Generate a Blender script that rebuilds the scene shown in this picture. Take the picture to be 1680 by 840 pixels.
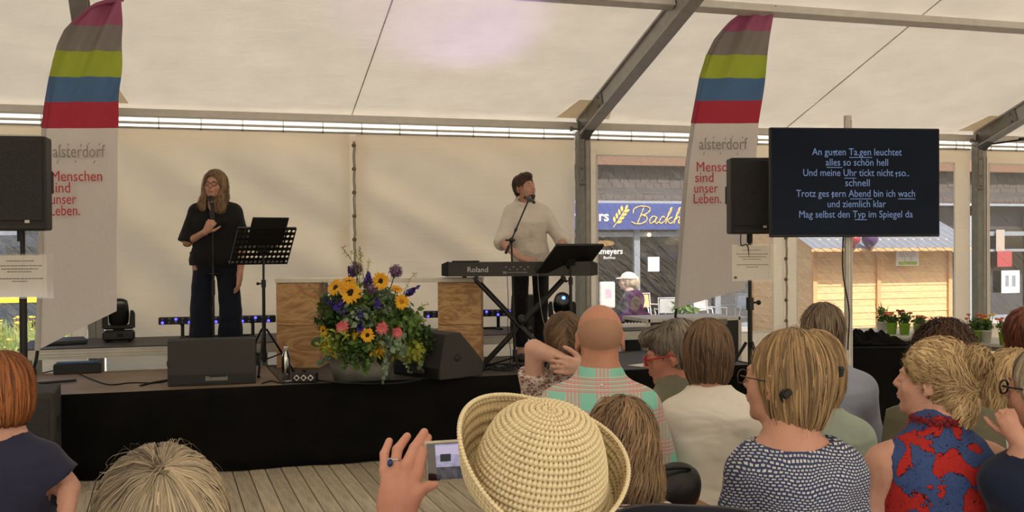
import bpy, bmesh, math, random
import numpy as np
from mathutils import Vector, Matrix, Euler
for _o in list(bpy.data.objects): bpy.data.objects.remove(_o)
S = bpy.context.scene
COL = S.collection
R = math.radians
random.seed(7)
rng = np.random.default_rng(7)

# ------------------------------------------------------------------ camera
FPX = 1786.0
YAW, PITCH, ROLL = R(17.85), R(.49), R(.33)
EYE = Vector((0, 0, 1.6))
cF = Vector((math.sin(YAW)*math.cos(PITCH), math.cos(YAW)*math.cos(PITCH), -math.sin(PITCH)))
_r0 = Vector((math.cos(YAW), -math.sin(YAW), 0)); _u0 = _r0.cross(cF)
cU = _u0*math.cos(ROLL) + _r0*math.sin(ROLL)
cR = _r0*math.cos(ROLL) - _u0*math.sin(ROLL)
cam = bpy.data.cameras.new('camera'); cam.sensor_width = 36; cam.lens = 36*FPX/1680
cam.clip_start = .05; cam.clip_end = 300
camo = bpy.data.objects.new('camera', cam); COL.objects.link(camo)
camo.matrix_world = Matrix(((cR.x, cU.x, -cF.x, EYE.x), (cR.y, cU.y, -cF.y, EYE.y), (cR.z, cU.z, -cF.z, EYE.z), (0, 0, 0, 1)))
S.camera = camo
S.view_settings.view_transform = 'Standard'; S.view_settings.look = 'None'
S.view_settings.exposure = 0.38; S.view_settings.gamma = 1; S.view_settings.use_curve_mapping = False

# ------------------------------------------------------------------ daylight
world = bpy.data.worlds.new('sky'); S.world = world; world.use_nodes = True
wn = world.node_tree; wn.nodes.clear()
wo = wn.nodes.new('ShaderNodeOutputWorld'); wb = wn.nodes.new('ShaderNodeBackground')
sk = wn.nodes.new('ShaderNodeTexSky'); sk.sky_type = 'NISHITA'; sk.sun_disc = False
sk.sun_elevation = R(52); sk.sun_rotation = R(165); sk.air_density = 1.3; sk.dust_density = 3.0
wn.links.new(sk.outputs[0], wb.inputs[0]); wb.inputs[1].default_value = .26
wn.links.new(wb.outputs[0], wo.inputs[0])
sun = bpy.data.lights.new('sun', 'SUN'); sun.energy = 7.0; sun.angle = R(1.0); sun.color = (1, .94, .85)
suno = bpy.data.objects.new('sun', sun); COL.objects.link(suno)
SUN_DIR = Vector((-.28, 1.0, -1.32)).normalized()      # the way the light travels: from behind the visitors, high
suno.rotation_euler = SUN_DIR.to_track_quat('-Z', 'Y').to_euler(); suno.location = (0, -20, 30)

# ------------------------------------------------------------------ helpers
def _ray(px, py): return cF + cR*((px-840)/FPX) - cU*((py-420)/FPX)
def PY(px, py, Y): r = _ray(px, py); return EYE + r*(Y/r.y)
def PZ(px, py, Z): r = _ray(px, py); return EYE + r*((Z-1.6)/r.z)
def PD(px, py, D): return EYE + _ray(px, py)*D

def tag(o, label=None, cat=None, group=None, kind=None):
    if label: o['label'] = label
    if cat: o['category'] = cat
    if group: o['group'] = group
    if kind: o['kind'] = kind
    return o
def empty(name, loc=(0, 0, 0), rz=0, label=None, cat=None, group=None, kind=None):
    o = bpy.data.objects.new(name, None); COL.objects.link(o); o.location = loc; o.rotation_euler = (0, 0, rz)
    o.empty_display_size = .1
    return tag(o, label, cat, group, kind)
def mobj(name, me, mat=None, parent=None, loc=None):
    o = bpy.data.objects.new(name, me); COL.objects.link(o)
    if mat and not me.materials: me.materials.append(mat)
    if parent: o.parent = parent
    if loc is not None: o.location = loc
    return o
def share(o, parent=None, loc=None, rot=None, name=None):
    c = o.copy(); COL.objects.link(c)
    if parent: c.parent = parent
    if loc is not None: c.location = loc
    if rot is not None: c.rotation_euler = rot
    return c
def copy_tree(o, parent=None):
    c = o.copy(); COL.objects.link(c); c.parent = parent
    for ch in [x for x in o.children]: copy_tree(ch, c)
    return c

class MB:
    """collects simple solids and links them as ONE mesh object"""
    def __init__(s): s.v = []; s.f = []; s.sm = []
    def add(s, vs, fs, smooth=False, M=None):
        b = len(s.v)
        s.v += [tuple(M @ Vector(v)) if M is not None else tuple(v) for v in vs]
        s.f += [tuple(b+i for i in f) for f in fs]; s.sm += [smooth]*len(fs)
        return s
    def box(s, c, d, M=None, rot=None, ch=0):
        x, y, z = d[0]/2, d[1]/2, d[2]/2
        m = Matrix.Translation(c)
        if rot is not None: m = m @ Euler(rot).to_matrix().to_4x4()
        if M is not None: m = M @ m
        if ch > 0:   # chamfered box: 24 verts
            k = min(ch, x*.9, y*.9, z*.9)
            vs = []
            for sx in (-1, 1):
                for sy in (-1, 1):
                    for sz in (-1, 1):
                        vs += [(sx*x, sy*(y-k), sz*(z-k)), (sx*(x-k), sy*y, sz*(z-k)), (sx*(x-k), sy*(y-k), sz*z)]
            bm = bmesh.new()
            for v in vs: bm.verts.new(v)
            bmesh.ops.convex_hull(bm, input=bm.verts)
            bm.verts.index_update()
            s.add([v.co[:] for v in bm.verts], [[v.index for v in f.verts] for f in bm.faces], False, m); bm.free()
            return s
        vs = [(-x, -y, -z), (x, -y, -z), (x, y, -z), (-x, y, -z), (-x, -y, z), (x, -y, z), (x, y, z), (-x, y, z)]
        return s.add(vs, [(0, 3, 2, 1), (4, 5, 6, 7), (0, 1, 5, 4), (1, 2, 6, 5), (2, 3, 7, 6), (3, 0, 4, 7)], False, m)
    def tube(s, pts, r, n=8, caps=True, smooth=True, flat=1.0):
        pts = [Vector(p) for p in pts]; N = len(pts)
        rs = r if isinstance(r, (list, tuple)) else [r]*N
        vs = []; fs = []; up = None
        for i, p in enumerate(pts):
            t = (pts[min(i+1, N-1)]-pts[max(i-1, 0)])
            t = t.normalized() if t.length > 1e-9 else Vector((0, 0, 1))
            if up is None: up = Vector((0, 0, 1)) if abs(t.z) < .9 else Vector((0, 1, 0))
            a = up.cross(t)
            if a.length < 1e-6: a = Vector((1, 0, 0)).cross(t)
            a.normalize(); b = t.cross(a); up = b
            for k in range(n):
                q = 2*math.pi*k/n
                vs.append(p + a*math.cos(q)*rs[i] + b*math.sin(q)*rs[i]*flat)
        for i in range(N-1):
            for k in range(n):
                fs.append((i*n+k, i*n+(k+1) % n, (i+1)*n+(k+1) % n, (i+1)*n+k))
        s.add(vs, fs, smooth)
        if caps: s.add(vs[:n], [tuple(range(n))[::-1]], False); s.add(vs[-n:], [tuple(range(n))], False)
        return s
    def lathe(s, prof, n=24, M=None, smooth=True, sx=1, sy=1):
        vs = []; fs = []
        for r, z in prof:
            for k in range(n):
                q = 2*math.pi*k/n; vs.append((r*math.cos(q)*sx, r*math.sin(q)*sy, z))
        for i in range(len(prof)-1):
            for k in range(n): fs.append((i*n+k, i*n+(k+1) % n, (i+1)*n+(k+1) % n, (i+1)*n+k))
        s.add(vs, fs, smooth, M)
        return s
    def prism(s, poly, h, M=None, smooth=False):
        """poly in xy, extruded z 0..h"""
        n = len(poly); vs = [(x, y, 0) for x, y in poly]+[(x, y, h) for x, y in poly]
        fs = [tuple(range(n))[::-1], tuple(range(n, 2*n))]+[(i, (i+1) % n, n+(i+1) % n, n+i) for i in range(n)]
        return s.add(vs, fs, smooth, M)
    def sphere(s, c, r, n=12, m=8, sc=(1, 1, 1), M=None):
        vs = []; fs = []
        for i in range(m+1):
            a = math.pi*i/m
            for k in range(n):
                q = 2*math.pi*k/n
                vs.append((c[0]+r*sc[0]*math.sin(a)*math.cos(q), c[1]+r*sc[1]*math.sin(a)*math.sin(q), c[2]+r*sc[2]*math.cos(a)))
        for i in range(m):
            for k in range(n): fs.append((i*n+k, (i+1)*n+k, (i+1)*n+(k+1) % n, i*n+(k+1) % n))
        return s.add(vs, fs, True, M)
    def mesh(s, name='m'):
        me = bpy.data.meshes.new(name); me.from_pydata(s.v, [], s.f)
        me.polygons.foreach_set('use_smooth', s.sm); me.update()
        bm = bmesh.new(); bm.from_mesh(me); bmesh.ops.recalc_face_normals(bm, faces=bm.faces); bm.to_mesh(me); bm.free()
        return me
    def build(s, name, mat=None, parent=None, loc=None):
        return mobj(name, s.mesh(name), mat, parent, loc)

def basis(o, x, y, z):
    x, y, z = Vector(x), Vector(y), Vector(z)
    return Matrix(((x.x, y.x, z.x, o[0]), (x.y, y.y, z.y, o[1]), (x.z, y.z, z.z, o[2]), (0, 0, 0, 1)))
def bez(pts, n=24):
    """Catmull-Rom through pts"""
    P = [Vector(p) for p in pts]; P = [P[0]*2-P[1]]+P+[P[-1]*2-P[-2]]; out = []
    seg = len(P)-3; per = max(2, n//seg)
    for i in range(seg):
        a, b, c, d = P[i:i+4]
        for k in range(per):
            t = k/per; out.append(.5*((2*b)+(c-a)*t+(2*a-5*b+4*c-d)*t*t+(3*b-a-3*c+d)*t**3))
    out.append(P[-2]); return out

# ------------------------------------------------------------------ materials
def s2l(c): return tuple(((x/255)/12.92 if x/255 <= .04045 else ((x/255+.055)/1.055)**2.4) for x in c)
class NT:
    def __init__(s, name):
        s.m = bpy.data.materials.new(name); s.m.use_nodes = True; s.t = s.m.node_tree; s.t.nodes.clear()
        s.out = s.t.nodes.new('ShaderNodeOutputMaterial')
    def n(s, typ, **kw):
        x = s.t.nodes.new('ShaderNode'+typ)
        for k, v in kw.items():
            if hasattr(x, k): setattr(x, k, v)
            else: x.inputs[k.replace('_', ' ')].default_value = v
        return x
    def l(s, a, b): s.t.links.new(a, b)
    def coord(s, kind='Object', scale=(1, 1, 1), rot=(0, 0, 0), loc=(0, 0, 0)):
        c = s.n('TexCoord'); m = s.n('Mapping'); m.inputs['Scale'].default_value = scale
        m.inputs['Rotation'].default_value = rot; m.inputs['Location'].default_value = loc
        s.l(c.outputs[kind], m.inputs[0]); return m.outputs[0]
    def noise(s, vec, scale=5, detail=4, rough=.55, dist=0):
        x = s.n('TexNoise'); x.inputs['Scale'].default_value = scale; x.inputs['Detail'].default_value = detail
        x.inputs['Roughness'].default_value = rough; x.inputs['Distortion'].default_value = dist
        s.l(vec, x.inputs['Vector']); return x.outputs['Fac']
    def ramp(s, fac, stops, interp='LINEAR'):
        r = s.n('ValToRGB'); e = r.color_ramp.elements; r.color_ramp.interpolation = interp
        while len(e) < len(stops): e.new(.5)
        for i, (p, c) in enumerate(stops):
            e[i].position = p; e[i].color = (*c, 1) if len(c) == 3 else c
        s.l(fac, r.inputs[0]); return r.outputs[0]
    def mix(s, fac, a, b, mode='MIX'):
        x = s.n('MixRGB', blend_type=mode)
        for i, v in ((0, fac), (1, a), (2, b)):
            if hasattr(v, 'links') or hasattr(v, 'is_linked'): s.l(v, x.inputs[i])
            elif i == 0: x.inputs[0].default_value = v
            else: x.inputs[i].default_value = (*v, 1) if len(v) == 3 else v
        return x.outputs[0]
    def math(s, op, a, b=0.0, c=None):
        x = s.n('Math', operation=op)
        for i, v in enumerate((a, b, c)):
            if v is None: continue
            if hasattr(v, 'is_linked'): s.l(v, x.inputs[i])
            else: x.inputs[i].default_value = v
        return x.outputs[0]
    def sep(s, vec):
        x = s.n('SeparateXYZ'); s.l(vec, x.inputs[0]); return x.outputs
    def bump(s, h, strength=.3, dist=.01):
        b = s.n('Bump'); b.inputs['Strength'].default_value = strength; b.inputs['Distance'].default_value = dist
        s.l(h, b.inputs['Height']); return b.outputs[0]
    def pbr(s, col, rough=.6, metal=0, normal=None, spec=.5, sheen=0, sss=0, emit=None, es=0, coat=0):
        p = s.n('BsdfPrincipled')
        if hasattr(col, 'is_linked'): s.l(col, p.inputs['Base Color'])
        else: p.inputs['Base Color'].default_value = (*col, 1)
        if hasattr(rough, 'is_linked'): s.l(rough, p.inputs['Roughness'])
        else: p.inputs['Roughness'].default_value = rough
        p.inputs['Metallic'].default_value = metal; p.inputs['Specular IOR Level'].default_value = spec
        p.inputs['Sheen Weight'].default_value = sheen; p.inputs['Coat Weight'].default_value = coat
        if sss: p.inputs['Subsurface Weight'].default_value = sss; p.inputs['Subsurface Radius'].default_value = (.012, .005, .003)
        if normal is not None: s.l(normal, p.inputs['Normal'])
        if emit is not None:
            if hasattr(emit, 'is_linked'): s.l(emit, p.inputs['Emission Color'])
            else: p.inputs['Emission Color'].default_value = (*emit, 1)
            p.inputs['Emission Strength'].default_value = es
        s.l(p.outputs[0], s.out.inputs[0]); s.p = p
        return s.m
def simple(name, rgb, rough=.6, metal=0, var=.12, nscale=30, bump=.1, spec=.5, sheen=0, **kw):
    t = NT(name); v = t.coord(); n = t.noise(v, nscale, 3)
    c = s2l(rgb); a = tuple(x*(1-var) for x in c); b = tuple(min(1, x*(1+var)) for x in c)
    col = t.ramp(n, [(.3, a), (.7, b)])
    return t.pbr(col, rough, metal, t.bump(n, bump, .004) if bump else None, spec, sheen, **kw)
def emis(name, rgb, strength):
    t = NT(name); e = t.n('Emission'); e.inputs[0].default_value = (*s2l(rgb), 1); e.inputs[1].default_value = strength
    t.l(e.outputs[0], t.out.inputs[0]); return t.m
def fabric(name, rgb, trans=.35, refl=.6, tint=(1, .9, .76), nscale=3, dirt=.06):
    """coated tent cloth: reflects and lets daylight through"""
    t = NT(name); v = t.coord(); n = t.noise(v, nscale, 5, .6); c = s2l(rgb)
    k = t.ramp(n, [(.3, tuple(x*(1-dirt) for x in c)), (.7, c)])
    v2 = t.coord(scale=(1, 1, 9), rot=(.1, .05, .1)); n2 = t.noise(v2, 2.5, 5, .6, .4)
    nb = t.bump(n2, .35, .02)
    d = t.n('BsdfDiffuse'); t.l(t.mix(1, k, (refl,)*3, 'MULTIPLY'), d.inputs[0]); t.l(nb, d.inputs[2])
    tr = t.n('BsdfTranslucent'); t.l(t.mix(1, k, tuple(trans*x for x in tint), 'MULTIPLY'), tr.inputs[0]); t.l(nb, tr.inputs[1])
    a = t.n('AddShader'); t.l(d.outputs[0], a.inputs[0]); t.l(tr.outputs[0], a.inputs[1])
    g = t.n('BsdfGlossy'); g.inputs['Roughness'].default_value = .45; t.l(nb, g.inputs['Normal'])
    m = t.n('MixShader'); m.inputs[0].default_value = .03; t.l(a.outputs[0], m.inputs[1]); t.l(g.outputs[0], m.inputs[2])
    t.l(m.outputs[0], t.out.inputs[0]); return t.m
def wood(name, dark, light, scale=(1, 14, 14), ring=6, rough=.65, knots=True, bump=.15, rnd=.0):
    """grain runs along object X"""
    t = NT(name); oi = t.n('ObjectInfo')
    c = t.n('TexCoord'); mp = t.n('Mapping'); mp.inputs['Scale'].default_value = scale
    ad = t.n('VectorMath', operation='ADD'); t.l(c.outputs['Object'], ad.inputs[0])
    sc = t.n('VectorMath', operation='SCALE'); cb = t.n('CombineXYZ')
    for i in range(3): t.l(oi.outputs['Random'], cb.inputs[i])
    t.l(cb.outputs[0], sc.inputs[0]); sc.inputs['Scale'].default_value = 37
    t.l(sc.outputs[0], ad.inputs[1]); t.l(ad.outputs[0], mp.inputs[0])
    n1 = t.noise(mp.outputs[0], ring, 4, .6, 1.2); fine = t.noise(mp.outputs[0], ring*5, 3, .7)
    w = t.math('FRACT', t.math('MULTIPLY', n1, 7.0)); w = t.math('ABSOLUTE', t.math('SUBTRACT', w, .5))
    g = t.math('ADD', t.math('MULTIPLY', w, 1.1), t.math('MULTIPLY', fine, .45))
    col = t.ramp(g, [(.15, s2l(dark)), (.75, s2l(light))])
    if rnd:
        br = t.math('ADD', 1-rnd/2, t.math('MULTIPLY', oi.outputs['Random'], rnd))
        cc = t.n('CombineColor'); [t.l(br, cc.inputs[i]) for i in range(3)]
        col = t.mix(1, col, cc.outputs[0], 'MULTIPLY')
    return t.pbr(col, rough, 0, t.bump(g, bump, .003))

M = {}
M['roof'] = fabric('roof_cloth', (244, 240, 234), .45, .50, (1, .965, .89))
M['wall'] = fabric('wall_cloth', (242, 237, 226), .54, .67, (1, .955, .90), 2)
M['alu'] = simple('aluminium', (160, 157, 153), .45, .25, .10, 12, .05)
M['alu_dark'] = simple('aluminium_weathered', (138, 140, 136), .5, .2, .12, 12, .05)
M['alu_light'] = simple('aluminium_bright', (205, 200, 192), .45, .15, .06, 12, .03)
M['steel'] = simple('galvanised_steel', (120, 118, 114), .4, .8, .15, 25, .05)
M['black_metal'] = simple('black_powder_coat', (24, 23, 23), .45, .2, .2, 60, .05)
M['black_plastic'] = simple('black_plastic', (22, 22, 23), .55, 0, .2, 80, .1)
M['black_rough'] = simple('black_speaker_paint', (50, 48, 47), .75, 0, .25, 260, .5)
M['black_cloth'] = simple('black_molton', (13, 12, 11), .95, 0, .35, 6, .3, .15)
M['rubber'] = simple('black_rubber', (20, 20, 20), .7, 0, .2, 60, .1)
M['white_paint'] = simple('white_paint', (226, 220, 208), .5, 0, .05, 20, .05)
M['white_plastic'] = simple('white_plastic', (225, 222, 215), .4, 0, .04, 20, .02)
M['chrome'] = simple('chrome', (200, 200, 200), .15, 1, .04, 20, 0)
# ------------------------------------------------------------------ tent: floor, roof, walls, frame
WY = 10.8                                # inner face of the rear wall
SL = .346                                # roof pitch (rise per metre)
RID = 3.3                                # y of the ridge
POSTS = [-10.35, -5.45, -.58, 4.27, 9.40, 14.4]
def roofz(y, base=2.97): return base + SL*(WY-y) if y > RID else base + SL*(WY-RID) - SL*(RID-y)

# ---- floor of single planks
t = NT('floor_plank_wood'); oi = t.n('ObjectInfo')
v = t.coord(scale=(14, 1.0, 14)); n = t.noise(v, 3, 5, .65, .6); big = t.noise(t.coord(), 2.2, 3)
col = t.ramp(n, [(.25, s2l((150, 138, 118))), (.6, s2l((196, 184, 162))), (.8, s2l((210, 198, 178)))])
br = t.math('ADD', .84, t.math('MULTIPLY', oi.outputs['Random'], .26)); cc = t.n('CombineColor'); [t.l(br, cc.inputs[i]) for i in range(3)]
col = t.mix(1, col, cc.outputs[0], 'MULTIPLY'); col = t.mix(.35, col, t.ramp(big, [(.35, (.55, .5, .44)), (.6, (1, 1, 1))]), 'MULTIPLY')
M['plank'] = t.pbr(col, .7, 0, t.bump(n, .25, .004))
sub = simple('floor_underside', (42, 34, 26), .9)
floor = MB().box((2.2, 3.3, -.062), (25, 15.6, .07)).build('floor', sub); tag(floor, 'grey brown wooden plank floor of the tent', kind='structure')
PW = .1144
fp = PZ(532.9, 840, 0).x                 # one joint seen in the photograph fixes the phase
proto = MB().box((0, 0, -.0135), (PW-.0065, 7.4, .027), ch=.002)
proto_me = proto.mesh('plank'); proto_me.materials.append(M['plank'])
ks = range(-46, 82)
for k in ks:
    x = fp + PW*(k+.5)
    o = mobj('plank', proto_me, None, floor, (x, 6.9, 0))
# the boards further back than the joint row: one piece
b = MB()
for k in range(-46, 82): b.box((fp+PW*(k+.5), -.65, -.0135), (PW-.0065, 7.5, .027))
tag(b.build('rear_planks', M['plank'], floor), kind='stuff')

# ---- rear wall: cloth bays, film windows
def shade_wrinkle(x, z):  # cloth folds, deepened in shape to stand in for shadow bands from outside
    a = .042*math.sin(3.1*(x*.70+z*1.0)*2.2+math.sin(x*1.7)*1.3)
    a += .022*math.sin(5.3*(x*.6+z)*2+1.7*math.sin(z*2+x)) + .006*math.sin(19*x+3*math.sin(2*z))*max(0, z-1.6)/1.2
    return a
def cloth_grid(x0, x1, z0, z1, nx, nz, y=WY+.075, amp=1.0, name='wall_rear', mat=None, parent=None):
    vs = []; fs = []
    for side in (0, 1):
        for j in range(nz+1):
            for i in range(nx+1):
                x = x0+(x1-x0)*i/nx; z = z0+(z1-z0)*j/nz
                e = min(1, (x-x0)*6, (x1-x)*6, (z1-z)*4+.15)
                vs.append((x, y+amp*shade_wrinkle(x, z)*max(.1, e)+side*.003, z))
    W = nx+1; B = W*(nz+1)
    for j in range(nz):
        for i in range(nx):
            a = j*W+i; fs.append((a, a+1, a+W+1, a+W)); fs.append((B+a, B+a+W, B+a+W+1, B+a+1))
    m = MB().add(vs, fs, True)
    me = bpy.data.meshes.new(name); me.from_pydata(m.v, [], m.f); me.polygons.foreach_set('use_smooth', m.sm)
    return mobj(name, me, mat or M['wall'], parent)
ZT = 2.745
w1 = cloth_grid(-.50, 1.80, -.02, ZT, 60, 60); tag(w1, kind='structure')
w2 = cloth_grid(1.86, 4.21, -.02, ZT, 60, 60); tag(w2, kind='structure')
for x0, x1 in ((-10.3, -5.5),):
    tag(cloth_grid(x0, x1, -.02, ZT, 10, 8), kind='structure')
# lacing flap down the middle of a bay
def lacing(x, z1=2.66, z0=.05, strip=None):
    if strip:
        for a in (-1, 1):
            tag(MB().box((x+a*strip/4*1.03, WY+.045, 1.36), (strip/2-.008, .006, 2.76)).build('wall_rear', M['wall']), kind='structure')
    r = empty('lacing_rope', (x, WY+.03, 0), 0, 'brown cord lacing the two halves of the rear wall, %s' % ('behind the flowers' if x < 4 else 'beside the right loudspeaker sign'), 'rope')
    pts = [(.004*math.sin(i*1.9), -.012, z1-(z1-z0)*i/40) for i in range(41)]
    MB().tube(pts, .0055, 6).tube([(p[0]+.014, p[1], p[2]) for p in pts], .0045, 6).build('cord', M['cord'], r)
    me = MB().lathe([(.012, 0), (.022, 0), (.022, .006), (.012, .006), (.012, 0)], 12, Matrix.Rotation(R(90), 4, 'X')).mesh()
    me.materials.append(M['steel'])
    kn = MB().sphere((0, -.008, 0), .014, 8, 6, (1.3, .8, 1)).mesh(); kn.materials.append(M['cord'])
    n = int((z1-z0)/.235)
    for i in range(n):
        z = z1-.04-i*.235
        mobj('eyelet', me, None, r, (.006, .004, z)); mobj('knot', kn, None, r, (.006, -.005, z))
M['seam'] = simple('grey_seam_cord', (205, 196, 184), .9)
M['cord'] = simple('brown_cord', (128, 112, 90), .9, 0, .2, 120, .3)
tag(MB().box((1.83, WY+.150, 1.36), (.26, .004, 2.76)).build('wall_rear', M['wall']), kind='structure')
lacing(1.83)
lacing(6.755, strip=.30)

# ---- clear film
t = NT('clear_window_film')
sx = t.sep(t.coord())
def diag(acr, alo):
    c = t.n('CombineXYZ'); q = t.math('ADD', sx[0], t.math('MULTIPLY', sx[2], 1.15)); w = t.math('SUBTRACT', sx[0], sx[2])
    t.l(t.math('MULTIPLY', q, acr), c.inputs[0]); t.l(t.math('MULTIPLY', w, alo), c.inputs[2]); return c.outputs[0]
st = t.noise(diag(6, 1.1), 1.6, 3, .55, .3); stf = t.noise(diag(14, .8), 1.1, 2)
hz = t.math('ADD', t.ramp(st, [(.55, (0,)*3), (.62, (.22,)*3), (.70, (.05,)*3)]), t.ramp(stf, [(.66, (0,)*3), (.74, (.12,)*3)]))
hz = t.math('ADD', t.math('MULTIPLY', hz, .32), .02)
tr = t.n('BsdfTransparent'); tr.inputs[0].default_value = (.86, .85, .84, 1)
df = t.n('BsdfTranslucent'); df.inputs[0].default_value = (.75, .72, .68, 1)
gl = t.n('BsdfGlossy'); gl.inputs['Roughness'].default_value = .12; gl.inputs[0].default_value = (.9, .9, .9, 1)
t.l(t.bump(st, .5, .03), gl.inputs['Normal'])
m1 = t.n('MixShader'); t.l(hz, m1.inputs[0]); t.l(tr.outputs[0], m1.inputs[1]); t.l(df.outputs[0], m1.inputs[2])
m2 = t.n('MixShader'); m2.inputs[0].default_value = .05; t.l(m1.outputs[0], m2.inputs[1]); t.l(gl.outputs[0], m2.inputs[2])
t.l(m2.outputs[0], t.out.inputs[0]); M['film'] = t.m
def film_window(i, x0, x1, z0, z1, xl, xr):
    """white cloth frame xl..xr around a film x0..x1"""
    f = MB(); y = WY+.05
    f.box(((xl+x0)/2, y, 1.36), (x0-xl, .006, 2.77)) if x0-xl > .01 else None
    f.box(((xr+x1)/2, y, 1.36), (xr-x1, .006, 2.77)) if xr-x1 > .01 else None
    f.box(((x0+x1)/2, y, (z1+ZT)/2), (x1-x0, .006, ZT-z1)).box(((x0+x1)/2, y, z0/2-.01), (x1-x0, .006, z0+.02))
    w = f.build('window_%d' % i, M['wall']); tag(w, kind='structure')
    e = MB()
    for a in (x0, x1): e.box((a, y-.006, (z0+z1)/2), (.018, .006, z1-z0))
    for a in (z0, z1): e.box(((x0+x1)/2, y-.006, a), (x1-x0, .006, .018))
    e.build('welt', M['white_plastic'], w)
    MB().box(((x0+x1)/2, y, (z0+z1)/2), (x1-x0, .0015, z1-z0)).build('pane', M['film'], w)
ZW0, ZW1 = .62, 2.575
film_window(1, -5.2, -.80, ZW0, 2.64, -5.38, -.66)
film_window(2, 4.455, 6.60, ZW0, ZW1, 4.34, 6.60)
film_window(3, 6.915, 9.09, ZW0, ZW1, 6.915, 9.32)
film_window(4, 9.60, 11.7, ZW0, ZW1, 9.48, 11.8)
film_window(5, 11.9, 14.1, ZW0, ZW1, 11.8, 14.3)

# ---- posts, rafters, eave beam, purlin
def post(x, y=WY, side=1):
    r = empty('trim_1', (x, y, 0), kind='structure')
    b = MB().box((-.035, -.02*side, 1.4), (.07, .11, 2.84), ch=.004); b.build('post_profile', M['alu_dark'], r)
    b = MB().box((.035, -.02*side, 1.4), (.066, .108, 2.84), ch=.004)
    b.box((.016, -.077*side, 1.35), (.006, .006, 2.6)).box((.06, -.077*side, 1.35), (.008, .006, 2.6)); b.build('post_cover', M['alu'], r)
    p = MB().box((-.038, -.083*side, 2.53), (.06, .012, .58), ch=.003).box((-.038, -.092*side, 2.27), (.075, .02, .03), ch=.003)
    for z in (2.3, 2.42, 2.62, 2.76): p.lathe([(0, 0), (.009, 0), (.009, .008), (0, .008)], 8, Matrix.Translation((-.038, -.09*side, z)) @ Matrix.Rotation(R(90*side), 4, 'X'))
    p.build('splice_plate', M['steel'], r)
    return r
for x in POSTS: post(x)
for x in POSTS: post(x, -4.2, -1)
def rafter(x):
    r = empty('trim_2', (x, 0, 0), kind='structure')
    for sgn in (1, -1):
        y0, y1 = (WY-.02, RID) if sgn == 1 else (-4.18, RID)
        z0, z1 = roofz(y0)-.12, roofz(y1)-.12
        b = MB(); L = math.hypot(y1-y0, z1-z0); a = math.atan2(z1-z0, y1-y0)
        m = Matrix.Translation((0, (y0+y1)/2, (z0+z1)/2)) @ Matrix.Rotation(a, 4, 'X')
        b.box((0, 0, 0), (.085, L, .17), m).box((0, 0, .09), (.13, L, .022), m).box((0, 0, -.085), (.13, L, .022), m)
        b.build('rafter', M['alu'], r)
    pl = MB()
    for sgn in (1, -1):
        y0 = WY-.05 if sgn == 1 else -4.15
        a = -math.atan(SL)*sgn
        m = Matrix.Translation((-.052, y0-.28*sgn, roofz(y0-.28*sgn)-.12)) @ Matrix.Rotation(a, 4, 'X')
        pl.box((0, 0, 0), (.014, .72, .15), m, ch=.003)
        for dy in (-.28, .28):
            for dz in (-.045, .045): pl.box((-.012, dy, dz), (.014, .022, .022), m)
        m2 = Matrix.Translation((.052, y0-.28*sgn, roofz(y0-.28*sgn)-.12)) @ Matrix.Rotation(a, 4, 'X'); pl.box((0, 0, 0), (.014, .72, .15), m2, ch=.003)
        pl.box((0, y0-.05*sgn, 2.80), (.10, .20, .10), rot=(R(-35)*sgn, 0, 0))
        pl.box((-.10, y0-.02, 2.835), (.11, .02, .02)).box((-.15, y0-.02, 2.835), (.02, .045, .045))
    pl.build('bracket', M['steel'], r)
for x in POSTS: rafter(x)
for y, s in ((WY, 1), (-4.2, -1)):
    for i in range(len(POSTS)-1):
        a, c = POSTS[i]+.07, POSTS[i+1]-.07
        b = MB().box(((a+c)/2, y, 2.875), (c-a, .10, .075), ch=.004).box(((a+c)/2, y-.052*s, 2.846), (c-a, .006, .008))
        tag(b.build('trim_3', M['alu_light'] if i != 9 else M['alu']), kind='structure')
for y in (8.53, 6.2, .4, -1.9):
    for i in range(len(POSTS)-1):
        a, c = POSTS[i]+.05, POSTS[i+1]-.05
        b = MB().box(((a+c)/2, y, roofz(y)-.07), (c-a, .10, .075), rot=(math.atan(-SL if y > RID else SL), 0, 0), ch=.004)
        tag(b.build('trim_4', M['alu_light']), kind='structure')
b = MB().box((2, RID, roofz(RID)-.08), (24.6, .12, .12)); tag(b.build('trim_5', M['alu']), kind='structure')
# curtain rail with hooks, wall hem
for i in range(len(POSTS)-1):
    a, c = POSTS[i]+.08, POSTS[i+1]-.08
    r = empty('curtain_rail', (0, 0, 0), 0, ['white curtain rail with hooks under the eave of the far left bay', 'white curtain rail with hooks above the left film window', 'white curtain rail with hooks above the plain wall behind the singer', 'white curtain rail with hooks above the film windows behind the screen', 'white curtain rail with hooks in the bay at the right edge'][i], 'rail')
    MB().tube([(a, WY, 2.785), (c, WY, 2.785)], .012, 8).build('rail', M['white_plastic'], r)
    MB().box(((a+c)/2, WY+.045, 2.742), (c-a, .02, .018)).build('hem', M['hem'] if 'hem' in M else M['alu'], r)
    hk = MB().tube([(0, 0, .05), (0, -.018, .03), (0, -.018, -.03), (0, -.004, -.045), (0, .01, -.03)], .0035, 5)
    hk.lathe([(.006, 0), (.012, 0), (.012, .004), (.006, .004)], 8, Matrix.Translation((0, -.01, -.05)) @ Matrix.Rotation(R(90), 4, 'X'))
    me = hk.mesh('hook'); me.materials.append(M['steel'])
    n = int((c-a)/.385)
    for k in range(n+1): mobj('hook', me, None, r, (a+.1+k*.385, WY, 2.785))
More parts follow.
